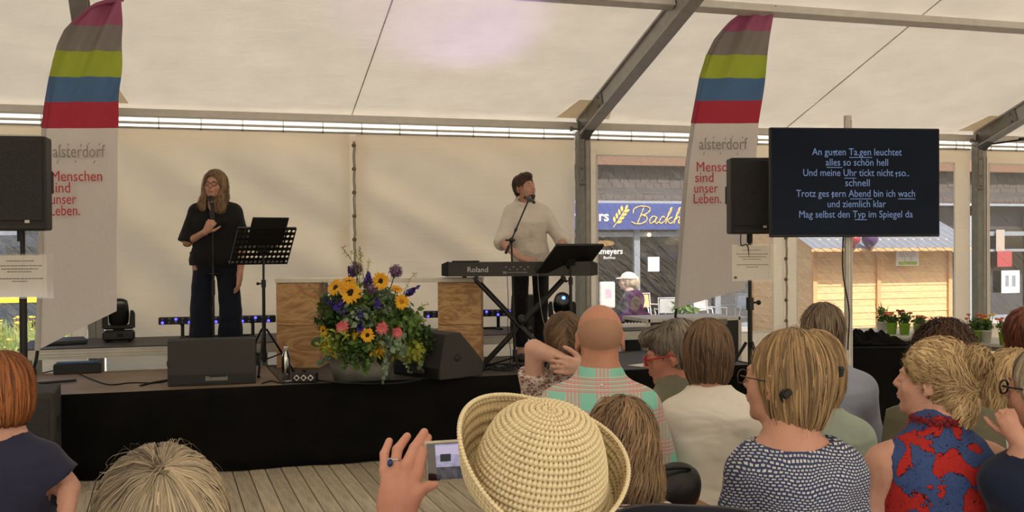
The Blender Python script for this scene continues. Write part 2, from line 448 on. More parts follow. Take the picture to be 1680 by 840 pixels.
# ---- roof cloth: one sheet per half bay, seams between
def roof_sheet(x0, x1, ya, yb, nx=14, ny=36):
    vs = []; fs = []
    for s in (0, 1):
        for j in range(ny+1):
            for i in range(nx+1):
                u = i/nx; x = x0+(x1-x0)*u; y = ya+(yb-ya)*j/ny
                sag = -.035*math.sin(math.pi*u)*(.6+.4*math.sin(y*1.3+x)) + .006*math.sin(7*y+2*math.sin(3*x)) + .004*math.sin(11*x+2.3*y)
                vs.append((x, y, roofz(y)+sag+s*.003))
    W = nx+1; B = W*(ny+1)
    for j in range(ny):
        for i in range(nx):
            a = j*W+i; fs.append((a, a+W, a+W+1, a+1)); fs.append((B+a, B+a+1, B+a+W+1, B+a+W))
    me = bpy.data.meshes.new('ceiling'); me.from_pydata(vs, [], fs); me.polygons.foreach_set('use_smooth', [True]*len(fs))
    return tag(mobj('ceiling', me, M['roof']), kind='structure')
for i in range(len(POSTS)-1):
    a, c = POSTS[i], POSTS[i+1]; m = (a+c)/2
    if i == 2: m = 1.83
    if i == 3: m = 6.80
    for p, q in ((a, m), (m, c)):
        roof_sheet(p, q, RID, WY+.12); roof_sheet(p, q, -4.32, RID, 10, 20)
    b = MB()
    for ya, yb in ((RID, WY+.1), (-4.3, RID)):
        b.tube([(m, ya, roofz(ya)-.006), (m, (ya+yb)/2, roofz((ya+yb)/2)-.006), (m, yb, roofz(yb)-.006)], .0065, 6)
    b.build('seam_cord', M['seam'] if 'seam' in M else M['cord'], None); tag(bpy.context.scene.objects[-1] if False else COL.objects[-1], kind='structure'); COL.objects[-1].name = 'trim_6'
    # reinforcement flaps at the eave beside each rafter
for x in POSTS[1:5]:
    b = MB()
    for s in (-1, 1):
        y0, y1 = WY-.02, WY-.42
        b.add([(x+s*.06, y0, roofz(y0)-.02), (x+s*.30, y0, roofz(y0)-.02), (x+s*.19, y1, roofz(y1)-.02), (x+s*.06, y1, roofz(y1)-.02)], [(0, 1, 2, 3)])
    o = b.build('trim_7', M['wall']); tag(o, kind='structure')
    mo = o.modifiers.new('thick', 'SOLIDIFY'); mo.thickness = .004
for i in range(len(POSTS)-1):
    o = MB().box(((POSTS[i]+POSTS[i+1])/2, WY+.24, 2.84), (POSTS[i+1]-POSTS[i]-.01, .004, .34)).build('added_trim', M['roof']); tag(o, kind='structure')  # cloth strip added outside so the eave gap shows a bright pale band
# gable end cloth on the far ends
for x in (POSTS[0], POSTS[-1]):
    vs = [(x, -4.2, 0), (x, WY, 0), (x, WY, 2.9), (x, RID, roofz(RID)-.1), (x, -4.2, 2.9)]
    o = MB().add(vs, [(0, 1, 2, 3, 4)]).build('wall_left' if x < 0 else 'wall_right', M['wall']); tag(o, kind='structure')
    mo = o.modifiers.new('thick', 'SOLIDIFY'); mo.thickness = .004
# tension straps in the right corner
o = MB().tube([(9.50, 10.7, 2.80), (9.9, 10.3, 2.86), (10.6, 9.6, 3.02)], .012, 6).box((9.75, 10.45, 2.84), (.09, .05, .035)).build('tension_strap', M['black_metal'])
tag(o, 'dark tension strap with ratchet running up from the right corner post', 'strap')
# ------------------------------------------------------------------ outside the rear wall
GZ = -.14                                # the square lies lower than the tent deck
t = NT('square_paving'); v = t.coord(); n = t.noise(v, .8, 5, .6); br = t.n('TexBrick'); t.l(t.coord(scale=(1, 1, 1)), br.inputs[0])
br.inputs['Scale'].default_value = 2.2; br.inputs['Mortar Size'].default_value = .012
br.inputs['Color1'].default_value = (*s2l((176, 170, 160)), 1); br.inputs['Color2'].default_value = (*s2l((158, 152, 144)), 1); br.inputs['Mortar'].default_value = (*s2l((110, 104, 96)), 1)
M['paving'] = t.pbr(t.mix(.3, br.outputs[0], t.ramp(n, [(.3, (.5, .48, .45)), (.7, (1, 1, 1))]), 'MULTIPLY'), .85)
o = MB().box((2, 12, GZ-.05), (90, 70, .1)).build('floor', M['paving']); tag(o, kind='structure')
# planting bed on the left with grass and flowers
t = NT('meadow_soil'); n = t.noise(t.coord(), 6, 4)
M['soil'] = t.pbr(t.ramp(n, [(.3, s2l((92, 110, 58))), (.7, s2l((150, 160, 96)))]), .95, 0, t.bump(n, .6, .05))
def grass_patch(x0, x1, y0, y1, z, n, seed, hi=.28):
    rg = np.random.default_rng(seed); vs = []; fs = []
    for k in range(n):
        x, y = rg.uniform(x0, x1), rg.uniform(y0, y1); h = rg.uniform(.3, 1)*hi; a = rg.uniform(0, 6.28); w = rg.uniform(.006, .014)
        lx, ly = rg.normal(0, .3)*h, rg.normal(0, .3)*h; dx, dy = math.cos(a)*w, math.sin(a)*w; b = len(vs)
        vs += [(x-dx, y-dy, z), (x+dx, y+dy, z), (x+lx*.4+dx*.8, y+ly*.4+dy*.8, z+h*.6), (x+lx*.4-dx*.8, y+ly*.4-dy*.8, z+h*.6), (x+lx, y+ly, z+h)]
        fs += [(b, b+1, b+2, b+3), (b+3, b+2, b+4)]
    return vs, fs
def leafmat(name, a, b, tr=.3):
    t = NT(name); n = t.noise(t.coord(), 9, 2); c = t.ramp(n, [(.3, s2l(a)), (.7, s2l(b))])
    p = t.n('BsdfPrincipled'); t.l(c, p.inputs[0]); p.inputs['Roughness'].default_value = .55
    q = t.n('BsdfTranslucent'); t.l(c, q.inputs[0]); m = t.n('MixShader'); m.inputs[0].default_value = tr
    t.l(p.outputs[0], m.inputs[1]); t.l(q.outputs[0], m.inputs[2]); t.l(m.outputs[0], t.out.inputs[0]); return t.m
M['grass'] = leafmat('grass_blades', (98, 128, 52), (168, 178, 96))
bed = MB().box((-5.2, 15.6, GZ+.16), (8.0, 6.0, .32), ch=.03).build('flower_bed', M['soil']); tag(bed, 'green planting bed outside the left film window', 'flower bed')
o = MB().add(*grass_patch(-9, -1.3, 12.8, 18.5, GZ+.32, 12000, 3, .42)).build('grass', M['grass']); tag(o, 'tall green grass on the bed outside the left film window', 'grass', kind='stuff')
M['yellow_petal'] = leafmat('yellow_petals', (236, 190, 40), (250, 220, 90), .25)
m = MB(); rg = random.Random(5)
for k in range(260):
    x, y, z = rg.uniform(-8, -1.6), rg.uniform(13.5, 18.3), GZ+rg.uniform(.55, .80)
    m.sphere((x, y, z), rg.uniform(.02, .045), 6, 4, (1, 1, .5)); m.tube([(x, y, GZ+.3), (x, y, z)], .003, 4, False)
tag(m.build('yellow_flowers', M['yellow_petal']), 'loose yellow flowers standing in the grass on the left', 'flowers', kind='stuff')
# parked van (dark, yellow band) behind the bed
M['van_paint'] = simple('dark_blue_car_paint', (52, 60, 74), .3, .2, .05, 4, 0, coat=.6)
M['glass_dark'] = simple('dark_glass', (34, 40, 48), .12, 0, .2, 2, 0, .8)
M['yellow'] = simple('yellow_paint', (222, 190, 44), .5)
v = empty('van', (-3.6, 21, GZ), 0, 'dark van with a yellow band seen through the left film window', 'van')
prof = [(-2.5, .35), (-2.5, .95), (-2.35, 1.15), (-1.7, 1.25), (-1.15, 1.95), (2.35, 2.0), (2.5, 1.6), (2.5, .35)]
MB().prism(prof, 1.8, Matrix.Translation((0, .9, 0)) @ Matrix.Rotation(R(90), 4, 'X')).build('body', M['van_paint'], v)
MB().box((-.05, -.905, .92), (4.9, .02, .16)).build('band', M['yellow'], v)
for x in (-1.0, .35, 1.6): MB().box((x, -.905, 1.55), (1.0, .02, .5), ch=.01).build('window', M['glass_dark'], v)
for x in (-1.6, 1.6):
    for y in (-.8, .8): MB().lathe([(.0, -.1), (.2, -.1), (.33, -.09), (.34, 0), (.33, .09), (.2, .1), (0, .1)], 20, Matrix.Translation((x, y, .34)) @ Matrix.Rotation(R(90), 4, 'X')).build('wheel', M['rubber'], v)
# brick-and-glass office building behind the left side
t = NT('grey_blue_render'); n = t.noise(t.coord(), 3, 4); M['render'] = t.pbr(t.ramp(n, [(.3, s2l((104, 112, 126))), (.7, s2l((128, 136, 148)))]), .8)
bl = empty('building', (-7, 30, GZ), 0, 'grey-blue office block with rows of dark windows far left', 'building')
MB().box((0, 3, 3.5), (16, 6, 7)).build('wall', M['render'], bl)
pane = MB().box((0, 0, 0), (1.5, .06, 1.3)).mesh(); pane.materials.append(M['glass_dark'])
M['frame_grey'] = simple('grey_blue_window_frame', (140, 146, 156), .5, .1)
fr = MB().box((0, -.02, .68), (1.6, .08, .06)).box((0, -.02, -.68), (1.6, .08, .06)).box((.78, -.02, 0), (.06, .08, 1.4)).box((-.78, -.02, 0), (.06, .08, 1.4)).box((0, -.02, 0), (.05, .07, 1.3)).mesh(); fr.materials.append(M['frame_grey'])
for i in range(7):
    for z in (1.6, 4.6):
        w = mobj('window', fr, None, bl, (-6.6+i*2.2, -.02, z)); mobj('pane', pane, None, w)
g = MB()
for i in range(7): g.box((-9.5+i*1.6, 28.5, .1+GZ), (.08, .08, .9))
# ---- shop building behind the right windows: dark shingled upper floor, sign, glazed front
BY = 20.5
M['shingle'] = None
t = NT('dark_roof_shingle'); oi = t.n('ObjectInfo'); n = t.noise(t.coord(scale=(1, 1, 3)), 4, 4)
M['shingle'] = t.pbr(t.ramp(t.math('ADD', t.math('MULTIPLY', oi.outputs['Random'], .5), t.math('MULTIPLY', n, .6)), [(.2, s2l((50, 44, 42))), (.8, s2l((78, 70, 65)))]), .85)
M['brown_fascia'] = simple('brown_fascia', (112, 84, 66), .8)
sb = empty('building', (0, 0, 0), 0, 'shop building with dark shingled upper storey and blue bakery sign', 'building')
MB().box((14, BY+4, 1.2), (26, 7.4, 3.2)).build('wall', simple('shop_wall', (66, 64, 64), .8), sb)
MB().box((14, BY+4.2, 5.0), (26, 7.4, 3.2)).build('upper_wall', simple('shop_upper_wall', (84, 78, 76), .8), sb)
zs0, zs1 = 2.50, 3.55
m = MB(); rg = random.Random(2)
for r in range(7):
    z = 2.46+r*.115
    x = 1.2-(r % 2)*.12
    while x < 27:
        w = rg.uniform(.16, .28); m.box((x+w/2, BY+.28+r*.02+rg.uniform(0, .012), z+.06), (w-.008, .03, .13), rot=(R(-12), 0, 0)); x += w
tag(m.build('shingles', M['shingle'], sb), kind='stuff')
MB().box((14, BY+.36, 3.40), (26, .45, .26)).build('fascia', M['brown_fascia'], sb)
MB().box((14, BY+.2, 2.50), (26, .5, .05)).build('ledge', M['frame_grey'], sb)
# frames and panes of the shop front
M['frame_light'] = simple('shop_front_frame', (128, 134, 142), .5, .1)
t = NT('shop_glass'); a = t.n('BsdfTransparent'); a.inputs[0].default_value = (.55, .58, .62, 1); g_ = t.n('BsdfGlossy'); g_.inputs['Roughness'].default_value = .04
mx = t.n('MixShader'); mx.inputs[0].default_value = .16; t.l(a.outputs[0], mx.inputs[1]); t.l(g_.outputs[0], mx.inputs[2]); t.l(mx.outputs[0], t.out.inputs[0]); M['shop_glass'] = t.m
xs = [6.3, 7.7, 9.34, 11.2, 12.8, 14.6, 16.2, 17.75, 18.18, 19.4, 20.6, 22.0]
for x in xs: MB().box((x, BY+.15, .75), (.13, .14, 2.1+.9)).build('mullion', M['frame_light'], sb)
for i in range(len(xs)-1):
    a, c = xs[i]+.065, xs[i+1]-.065
    for z in (1.84, -.1): MB().box(((a+c)/2, BY+.15, z), (c-a, .12, .10)).build('rail', M['frame_light'], sb)
    if i >= 5: MB().box(((a+c)/2, BY+.15, 1.45), (c-a, .12, .06)).build('rail', M['frame_light'], sb)
    MB().box(((a+c)/2, BY+.17, .85), (c-a, .012, 2.2)).build('pane', M['shop_glass'], sb)
# something to see behind the shop glass: back wall panels, counter, curtain
M['inside'] = simple('shop_interior', (92, 88, 86), .8)
M['curtain'] = simple('brown_curtain', (88, 70, 64), .9)
m = MB()
for i in range(26): m.tube([(9.5+i*.055, BY+.32+.02*(i % 2), 1.3), (9.5+i*.055, BY+.33, -.25)], .032, 6)
m.build('curtain', M['curtain'], sb)
MB().box((10.3, BY+.30, 1.47), (1.7, .02, .28)).build('blind', simple('blue_grey_blind', (96, 106, 124), .7), sb)
MB().box((9.72, BY+.10, 1.22), (.26, .01, .30)).build('paper_notice', M['white_plastic'], sb)
lm = emis('warm_shop_lamp', (255, 196, 120), 2.2)
for (x, z, w, h) in ((8.72, 1.66, .42, .12),):
    MB().sphere((x, BY+.29, z), 1, 12, 6, (w/2, .05, h/2)).build('lamp', lm, sb)
MB().sphere((9.60, BY+.05, 1.83), 1, 10, 6, (.04, .04, .04)).build('lamp', emis('small_bulb', (255, 220, 170), 5), sb)
# sign
M['sign_blue'] = simple('blue_sign_face', (50, 66, 128), .45, 0, .03, 8, .02)
sgn = empty('shop_sign', (0, 0, 0), 0, 'long blue bakery sign with golden script and wheat ear', 'sign')
MB().box((11.0, BY-.02, 2.20), (7.2, .14, .54), ch=.008).build('panel', M['sign_blue'], sgn)
M['sign_yellow'] = simple('golden_lettering', (232, 190, 96), .5, 0, .03, 8, 0); M['sign_white'] = simple('white_lettering', (205, 206, 208), .5, 0, .02, 8, 0)
_txt = {}
def text(body, size, mat, parent=None, M4=None, name='lettering', align='CENTER', ext=.0008, bold=0, shear=0, spacing=1):
    cu = bpy.data.curves.new('t', 'FONT'); cu.body = body; cu.size = size; cu.align_x = align; cu.extrude = ext; cu.offset = bold; cu.shear = shear; cu.resolution_u = 3; cu.space_character = spacing
    o = bpy.data.objects.new('t', cu); COL.objects.link(o)
    dg = bpy.context.evaluated_depsgraph_get(); me = bpy.data.meshes.new_from_object(o.evaluated_get(dg))
    bpy.data.objects.remove(o); bpy.data.curves.remove(cu)
    me.materials.clear()
    if M4 is not None: me.transform(M4)
    return mobj(name, me, mat, parent)
FACE = Matrix.Rotation(R(90), 4, 'X')    # text standing up, read from -y
def at(x, y, z): return Matrix.Translation((x, y, z)) @ FACE
text('Dallmeyers', .30, M['sign_white'], sgn, at(8.64, BY-.10, 2.11), align='RIGHT', ext=.004, bold=.006)
# wheat ear
m = MB()
def leaflet(cx, cz, ang, L, W):
    pts = [(-L/2, 0), (-L*.2, W*.45), (L*.15, W*.5), (L/2, 0), (L*.15, -W*.5), (-L*.2, -W*.45)]
    m.prism(pts, .006, Matrix.Translation((cx, BY-.098, cz)) @ FACE @ Matrix.Rotation(ang, 4, 'Z'))
for k in range(4):
    bx, bz = 8.80+.055*k, 2.08+.075*k
    leaflet(bx-.045, bz+.06, R(95), .13, .055); leaflet(bx+.07, bz+.012, R(22), .13, .055)
leaflet(9.025, 2.39, R(60), .13, .05)
m.tube([(8.73, BY-.1, 1.98), (8.84, BY-.1, 2.11), (9.0, BY-.1, 2.35)], .009, 5)
m.build('wheat_ear', M['sign_yellow'], sgn)
# script word drawn as pen strokes
def script(strokes, x0, z0, s, mat, parent, w=.012):
    m = MB()
    for st in strokes:
        p = bez([(x0+a*s+b*s*.22, BY-.10, z0+b*s) for a, b in st], 10*len(st)); n = len(p)
        m.tube(p, [w*(.55+.6*abs(math.sin(2.1*i/6))) for i in range(n)], 5)
    m.build('script_lettering', mat, parent)
B_ = [[(.30, .0), (.42, .5), (.52, 1.0), (.5, 1.1)], [(-.15, .62), (-.12, .95), (.3, 1.12), (.9, 1.05), (.98, .8), (.7, .58), (.45, .55), (.85, .45), (.9, .2), (.62, .0), (.2, -.02), (-.15, .12)]]
a_ = [[(1.55, .42), (1.3, .46), (1.12, .2), (1.25, .0), (1.48, .16), (1.6, .42), (1.55, .1), (1.68, 0), (1.8, .12)]]
c_ = [[(2.18, .36), (2.02, .45), (1.84, .2), (1.94, .0), (2.2, .12)]]
k_ = [[(2.2, .12), (2.5, .7), (2.55, 1.05), (2.42, .8), (2.32, 0)], [(2.72, .44), (2.42, .2), (2.66, 0), (2.85, .12)]]
h_ = [[(2.85, .12), (3.1, .7), (3.14, 1.05), (3.02, .8), (2.92, 0)], [(2.95, .22), (3.15, .44), (3.24, .36), (3.22, .02), (3.4, .12)]]
u_ = [[(3.45, .42), (3.4, .08), (3.52, 0), (3.7, .2), (3.76, .42), (3.72, .06), (3.86, .06)]]
s_ = [[(3.86, .06), (4.08, .44), (4.16, .18), (4.05, 0), (3.9, .04)]]
script(B_+a_+c_+k_+h_+u_+s_, 9.17, 2.06, .315, M['sign_yellow'], sgn)
text('Dallmeyers', .17, M['sign_white'], sb, at(9.02, BY+.08, 1.44), align='RIGHT', ext=.003, bold=.003)
text('Backhus', .08, M['sign_white'], sb, at(8.85, BY+.08, 1.34), align='RIGHT', ext=.003)
# red and white notices in the right front
MB().box((18.62, BY+.04, 1.25), (.42, .01, .36)).build('red_notice', simple('red_print', (150, 60, 62), .6), sb)
MB().box((18.5, BY+.04, 1.68), (.24, .01, .5)).build('pale_notice', simple('pale_print', (158, 146, 134), .6), sb)
w = MB().box((18.78, BY+.03, .72), (.52, .01, .52)).build('white_notice', M['white_plastic'], sb)
MB().box((18.68, BY+.02, .74), (.10, .004, .26)).box((18.87, BY+.02, .74), (.10, .004, .26)).build('print', M['frame_light'], w)

# ---- wooden market hut with corrugated roof
M['hut_board'] = wood('hut_pine_board', (214, 168, 116), (236, 198, 146), (1, 9, 9), 2.2, .7, rnd=.10)
M['corr'] = simple('corrugated_metal', (138, 142, 148), .4, .3, .06, 6, .02)
M['hut_post'] = wood('hut_post_wood', (206, 152, 98), (226, 178, 124), (12, 12, 1), 4, .7)
HX0, HX1, HY0, HY1, HZ = 9.86, 12.45, 15.0, 16.85, 1.62
h = empty('market_hut', (0, 0, 0), 0, 'pine board market hut with corrugated metal roof outside the windows', 'hut')
bme = MB().box((0, 0, 0), (2.59, .03, .112), rot=(R(-4), 0, 0), ch=.003).mesh(); bme.materials.append(M['hut_board'])
bms = MB().box((0, 0, 0), (3.2, .03, .112), rot=(R(-4), 0, 0), ch=.003).mesh(); bms.materials.append(M['hut_board'])
n = int((HZ-GZ)/.108)+1
for i in range(n): mobj('board', bme, None, h, ((HX0+HX1)/2, HY0+.002*(i % 2), GZ+.05+i*.108))
for i in range(n+7):
    z = GZ+.05+i*.108; L0, L1 = (HY0, HY1) if z < HZ else (HY0+(z-HZ)/.42, HY1)
    if L1-L0 < .2: break
    o = mobj('board', MB().box((0, 0, 0), (L1-L0, .03, .112), rot=(R(-4), 0, 0), ch=.003).mesh(), M['hut_board'], h, (HX0, (L0+L1)/2, z)); o.rotation_euler = (0, 0, R(-90))
for x in (HX0, (HX0+HX1)/2-.1, HX1): MB().box((x, HY0-.03, (HZ+GZ)/2), (.07, .05, HZ-GZ)).build('corner_post', M['hut_post'], h)
for y in (HY0+.9, HY1): MB().box((HX0-.03, y, (HZ+GZ)/2), (.05, .07, HZ-GZ)).build('corner_post', M['hut_post'], h)
MB().box((HX1, (HY0+HY1)/2, (HZ+GZ)/2), (.03, HY1-HY0, HZ-GZ)).build('far_wall', M['hut_board'], h)
vs = []; fs = []; nx = 120
for s_q in (0, 1):
    for i in range(nx+1):
        x = HX0-.30+(HX1-HX0+.65)*i/nx; w = .028*math.cos(i*math.pi/3.0)
        for y in (HY0-.42, HY1+.2): vs.append((x, y, HZ+.08+(y-HY0)*.42+w+s_q*.004))
Bq = 2*(nx+1)
for i in range(nx):
    a = 2*i; fs += [(a, a+2, a+3, a+1), (Bq+a, Bq+a+1, Bq+a+3, Bq+a+2)]
MB().add(vs, fs, True).build('corrugated_roof', M['corr'], h)
MB().box(((HX0+HX1)/2, HY0-.40, HZ-.10), (HX1-HX0+.6, .03, .05)).build('eave_board', M['hut_post'], h)
# picture board and balloons hanging at the hut
pb = empty('picture_board', (11.53, HY0-.14, 1.42), 0, 'small white picture board with lime green stripe hanging on the hut', 'board')
MB().box((0, 0, 0), (.44, .02, .33), ch=.004).build('panel', M['white_plastic'], pb)
MB().box((0, -.012, -.125), (.36, .004, .055)).build('stripe', simple('lime_stripe', (150, 176, 52), .6), pb)
m = MB()
for x in (-.11, .0, .11): m.lathe([(.028, 0), (.034, 0), (.034, .003), (.028, .003), (.028, 0)], 16, Matrix.Translation((x, -.01, .04)) @ FACE)
m.box((0, -.012, -.01), (.36, .003, .004)).box((-.06, -.012, -.05), (.003, .003, .09)).box((.06, -.012, -.05), (.003, .003, .09))
m.build('drawing', simple('thin_print_lines', (120, 96, 80), .6), pb)
for (px, py, r, c, l) in ((1427, 394, .13, (74, 42, 96), 'purple balloon hanging below the screen at the hut eave'), (1401, 394, .10, (150, 50, 58), 'red balloon hanging beside the screen pole at the hut eave')):
    p = PY(px, py, 14.55); b = empty('balloon', p, 0, l, 'balloon')
    MB().lathe([(0, -r*1.12), (r*.12, -r*1.05), (r*.5, -r*.75), (r*.9, -r*.25), (r, .15*r), (r*.85, r*.6), (r*.45, r*.93), (0, r)], 20).build('skin', simple('balloon_rubber_%d' % px, c, .25, 0, .03, 4, 0), b)
    MB().lathe([(0, -r*1.1), (.02, -r*1.2), (0, -r*1.13)], 8).build('knot', simple('balloon_knot_%d' % px, c, .4), b)
    MB().tube([(0, 0, r), (0, (HY0-.40)-p.y, HZ-.10-p.z)], .003, 4).build('string', M['white_plastic'], b)
# ---- café furniture outside
M['white_chair'] = simple('white_metal_chair', (214, 214, 214), .35, .3)
M['tan_seat'] = simple('tan_seat_shell', (222, 176, 122), .5)
def cafe_chair(shell):
    r = empty('cafe_chair', (0, 0, 0))
    for x in (-.2, .2):
        for y in (-.19, .19): MB().tube([(x*.8, y*.8, .44), (x*1.15, y*1.15, 0)], .013, 6).build('leg', M['white_chair'], r)
    MB().box((0, 0, .455), (.42, .42, .025), ch=.01).build('seat', shell, r)
    MB().tube([(-.19, .19, .45), (-.21, .25, .86), (.21, .25, .86), (.19, .19, .45)], .013, 6).build('back_frame', M['white_chair'], r)
    vs = []; 
    m = MB(); m.box((0, .245, .72), (.38, .014, .24), rot=(R(-8), 0, 0), ch=.006); m.build('backrest', shell, r)
    for s in (-1, 1): MB().tube([(s*.2, .2, .66), (s*.24, -.15, .66), (s*.2, -.17, .45)], .012, 6).build('armrest', M['white_chair'], r)
    return r
c0 = cafe_chair(M['tan_seat']); c1 = cafe_chair(M['white_chair'])
spots = [(c0, 1068, 500, 18.2, 20, 'tan shell café chair just right of the person in magenta'),
         (c1, 1098, 505, 16.9, 160, 'white metal café chair left of the flag pole outside'),
         (c1, 1168, 500, 16.9, 30, 'white metal café chair right under the white hem of the flag'),
         (c1, 1208, 498, 17.3, -70, 'white metal café chair beside the right loudspeaker pole')]
us = set()
for o, px, py, Y, a, l in spots:
    p = PY(px, py, Y); c = o if o.name not in us else copy_tree(o); us.add(o.name)
    c.location = (p.x, p.y, GZ); c.rotation_euler = (0, 0, R(a)); tag(c, l, 'chair', 'café chairs outside the film windows')
tb = empty('cafe_table', (PY(1128, 520, 17.8).x, 17.8, GZ), 0, 'round white café table outside behind the magenta raincoat', 'table')
MB().lathe([(0, .72), (.38, .72), (.39, .735), (.38, .75), (0, .75)], 28).build('table_top', M['white_paint'], tb)
MB().tube([(0, 0, .72), (0, 0, .05)], .03, 10).build('column', M['white_chair'], tb); MB().lathe([(0, 0), (.24, 0), (.24, .02), (.04, .05), (0, .05)], 20).build('base', M['white_chair'], tb)
# lit menu box, green jacket hanging on a chair
mb_ = empty('menu_box', PY(996, 484, 15.2), 0, 'small lit white menu box behind the film window, left', 'menu box')
mb_.location.z = GZ
zc = PY(996, 484, 15.2).z-GZ
MB().box((0, 0, zc), (.24, .08, .40), ch=.02).build('casing', M['white_plastic'], mb_)
MB().box((0, -.042, zc), (.19, .006, .34)).build('lit_face', emis('lit_menu_face', (255, 238, 214), 1.6), mb_)
MB().box((0, -.047, zc+.02), (.10, .004, .14)).build('print', simple('pink_print', (220, 160, 180), .6), mb_)
MB().tube([(0, 0, 0), (0, 0, zc-.2)], .02, 8).lathe([(0, 0), (.16, 0), (.16, .02), (0, .02)], 16).build('stand', M['white_chair'], mb_)
M['lime_cloth'] = simple('lime_green_cloth', (128, 176, 60), .9)
# planter with a bush outside
pl = empty('planter_bush', (PY(1123, 512, 16.3).x, 16.3, GZ), 0, 'small green bush in a white pot outside, right of the magenta jacket', 'plant')
MB().lathe([(0, 0), (.14, 0), (.19, .34), (.17, .34), (.16, .3), (0, .3)], 20).build('pot', M['white_paint'], pl)
M['leaf'] = leafmat('green_leaves', (66, 98, 40), (120, 150, 72))
def leaf_cloud(n, c, rad, size, seed, flat=1.0):
    rg = np.random.default_rng(seed); vs = []; fs = []
    for k in range(n):
        d = rg.normal(0, 1, 3); d /= np.linalg.norm(d); p = np.array(c)+d*np.array(rad)*rg.uniform(.55, 1)
        a = rg.normal(0, 1, 3); a /= np.linalg.norm(a); b_ = np.cross(a, d+rg.normal(0, .4, 3)); b_ /= np.linalg.norm(b_)+1e-9
        L = size*rg.uniform(.6, 1.2); W = L*.32*flat; i = len(vs)
        vs += [tuple(p), tuple(p+a*L*.45+b_*W), tuple(p+a*L+(0, 0, -.15*L)), tuple(p+a*L*.45-b_*W)]; fs.append((i, i+1, i+2, i+3))
    return vs, fs
tag(MB().add(*leaf_cloud(260, (0, 0, .58), (.22, .22, .26), .1, 4)).build('leaves', M['leaf'], pl), kind='stuff')
# green strip of a neighbouring tent roof seen at the far left top
# ------------------------------------------------------------------ stage
cFh = Vector((cF.x, cF.y, 0)).normalized(); cRh = Vector((cFh.y, -cFh.x, 0)); ZUP = Vector((0, 0, 1))
SZ = .60; SY0, SY1 = 8.06, 9.50; SX0, SX1 = -1.10, 4.72
t = NT('stage_deck'); n = t.noise(t.coord(scale=(1, 1, 1)), 2.2, 5, .6); n2 = t.noise(t.coord(scale=(3, 40, 3)), 4, 3)
M['deck'] = t.pbr(t.mix(.4, t.ramp(n, [(.3, s2l((112, 92, 74))), (.7, s2l((148, 126, 104)))]), t.ramp(n2, [(.3, (.6, .6, .6)), (.7, (1, 1, 1))]), 'MULTIPLY'), .55, 0, t.bump(n2, .1, .002))
M['deck_dark'] = simple('dark_stage_deck', (66, 60, 56), .6, 0, .2, 10, .1)
st = empty('stage', (0, 0, 0), 0, 'low stage with brown deck panels behind the black front cloth', 'stage')
nd = 3; w = (SX1-SX0)/nd
for i in range(nd): MB().box((SX0+w*(i+.5), (SY0+SY1)/2, SZ-.02), (w-.006, SY1-SY0, .04), ch=.003).build('deck_panel', M['deck'] if i == 0 else M['deck_dark'] , st)
MB().box(((SX0+SX1)/2, SY1-.03, SZ-.085), (SX1-SX0, .05, .09)).box(((SX0+SX1)/2, SY0+.05, SZ-.085), (SX1-SX0, .05, .09)).build('frame', M['alu'], st)
for i in range(nd*2+1):
    for y in (SY0+.12, SY1-.08): MB().box((SX0+.06+i*(SX1-SX0-.12)/(nd*2), y, (SZ-.06)/2), (.05, .05, SZ-.06)).build('leg', M['alu'], st)
# gathered black cloth round the stage edge
def skirt_pts(pts, step=.012):
    out = []; 
    for (a, b) in zip(pts[:-1], pts[1:]):
        a, b = Vector(a), Vector(b); L = (b-a).length; n = int(L/step); nn = Vector(((b-a).y, -(b-a).x)).normalized()
        for i in range(n): out.append((a+(b-a)*i/n, nn))
    out.append((Vector(pts[-1]), nn)); return out
sk_ = skirt_pts([(SX0-.012, SY1), (SX0-.012, SY0-.012), (SX1+.012, SY0-.012), (SX1+.012, SY1)])
vs = []; fs = []; nz = 6
for j, (p, nn) in enumerate(sk_):
    u = j*.012
    for k in range(nz+1):
        z = SZ+.004-(SZ-.002)*k/nz; f = k/nz
        d = (.004+.016*f)*math.sin(u*9+1.5*math.sin(u*1.3))+.006*f*math.sin(u*31)
        q = p+nn*(.012+d*.8); vs.append((q.x, q.y, z))
for j in range(len(sk_)-1):
    for k in range(nz): a = j*(nz+1)+k; fs.append((a, a+nz+1, a+nz+2, a+1))
o = MB().add(vs, fs, True).build('stage_skirt', M['black_cloth']); o.modifiers.new('thick', 'SOLIDIFY').thickness = .003
tag(o, 'black molton cloth hung along the front edge of the stage', 'stage skirt')
# riser behind
RZ = .79; RY0, RY1 = 9.60, 10.56; RX0, RX1 = -1.12, 4.55
rs = empty('riser', (0, 0, 0), 0, 'long raised platform with ribbed aluminium edge along the rear wall', 'platform')
nr = 3; w = (RX1-RX0)/nr
for i in range(nr):
    cx = RX0+w*(i+.5)
    MB().box((cx, (RY0+RY1)/2, RZ-.01), (w-.008, RY1-RY0-.01, .02)).build('deck_panel', M['deck_dark'], rs)
    b = MB().box((cx, RY0+.02, RZ-.05), (w-.008, .04, .078), ch=.003)
    for z in (RZ-.015, RZ-.043, RZ-.068, RZ-.085): b.box((cx, RY0-.004, z), (w-.012, .008, .010))
    b.box((cx, RY1-.02, RZ-.05), (w-.008, .04, .078)).build('edge_profile', M['alu_light'], rs)
    for x in (cx-w/2+.08, cx+w/2-.08):
        for y in (RY0+.10, RY1-.10): MB().box((x, y, (RZ-.02)/2), (.048, .048, RZ-.02)).build('leg', M['alu_dark'], rs)

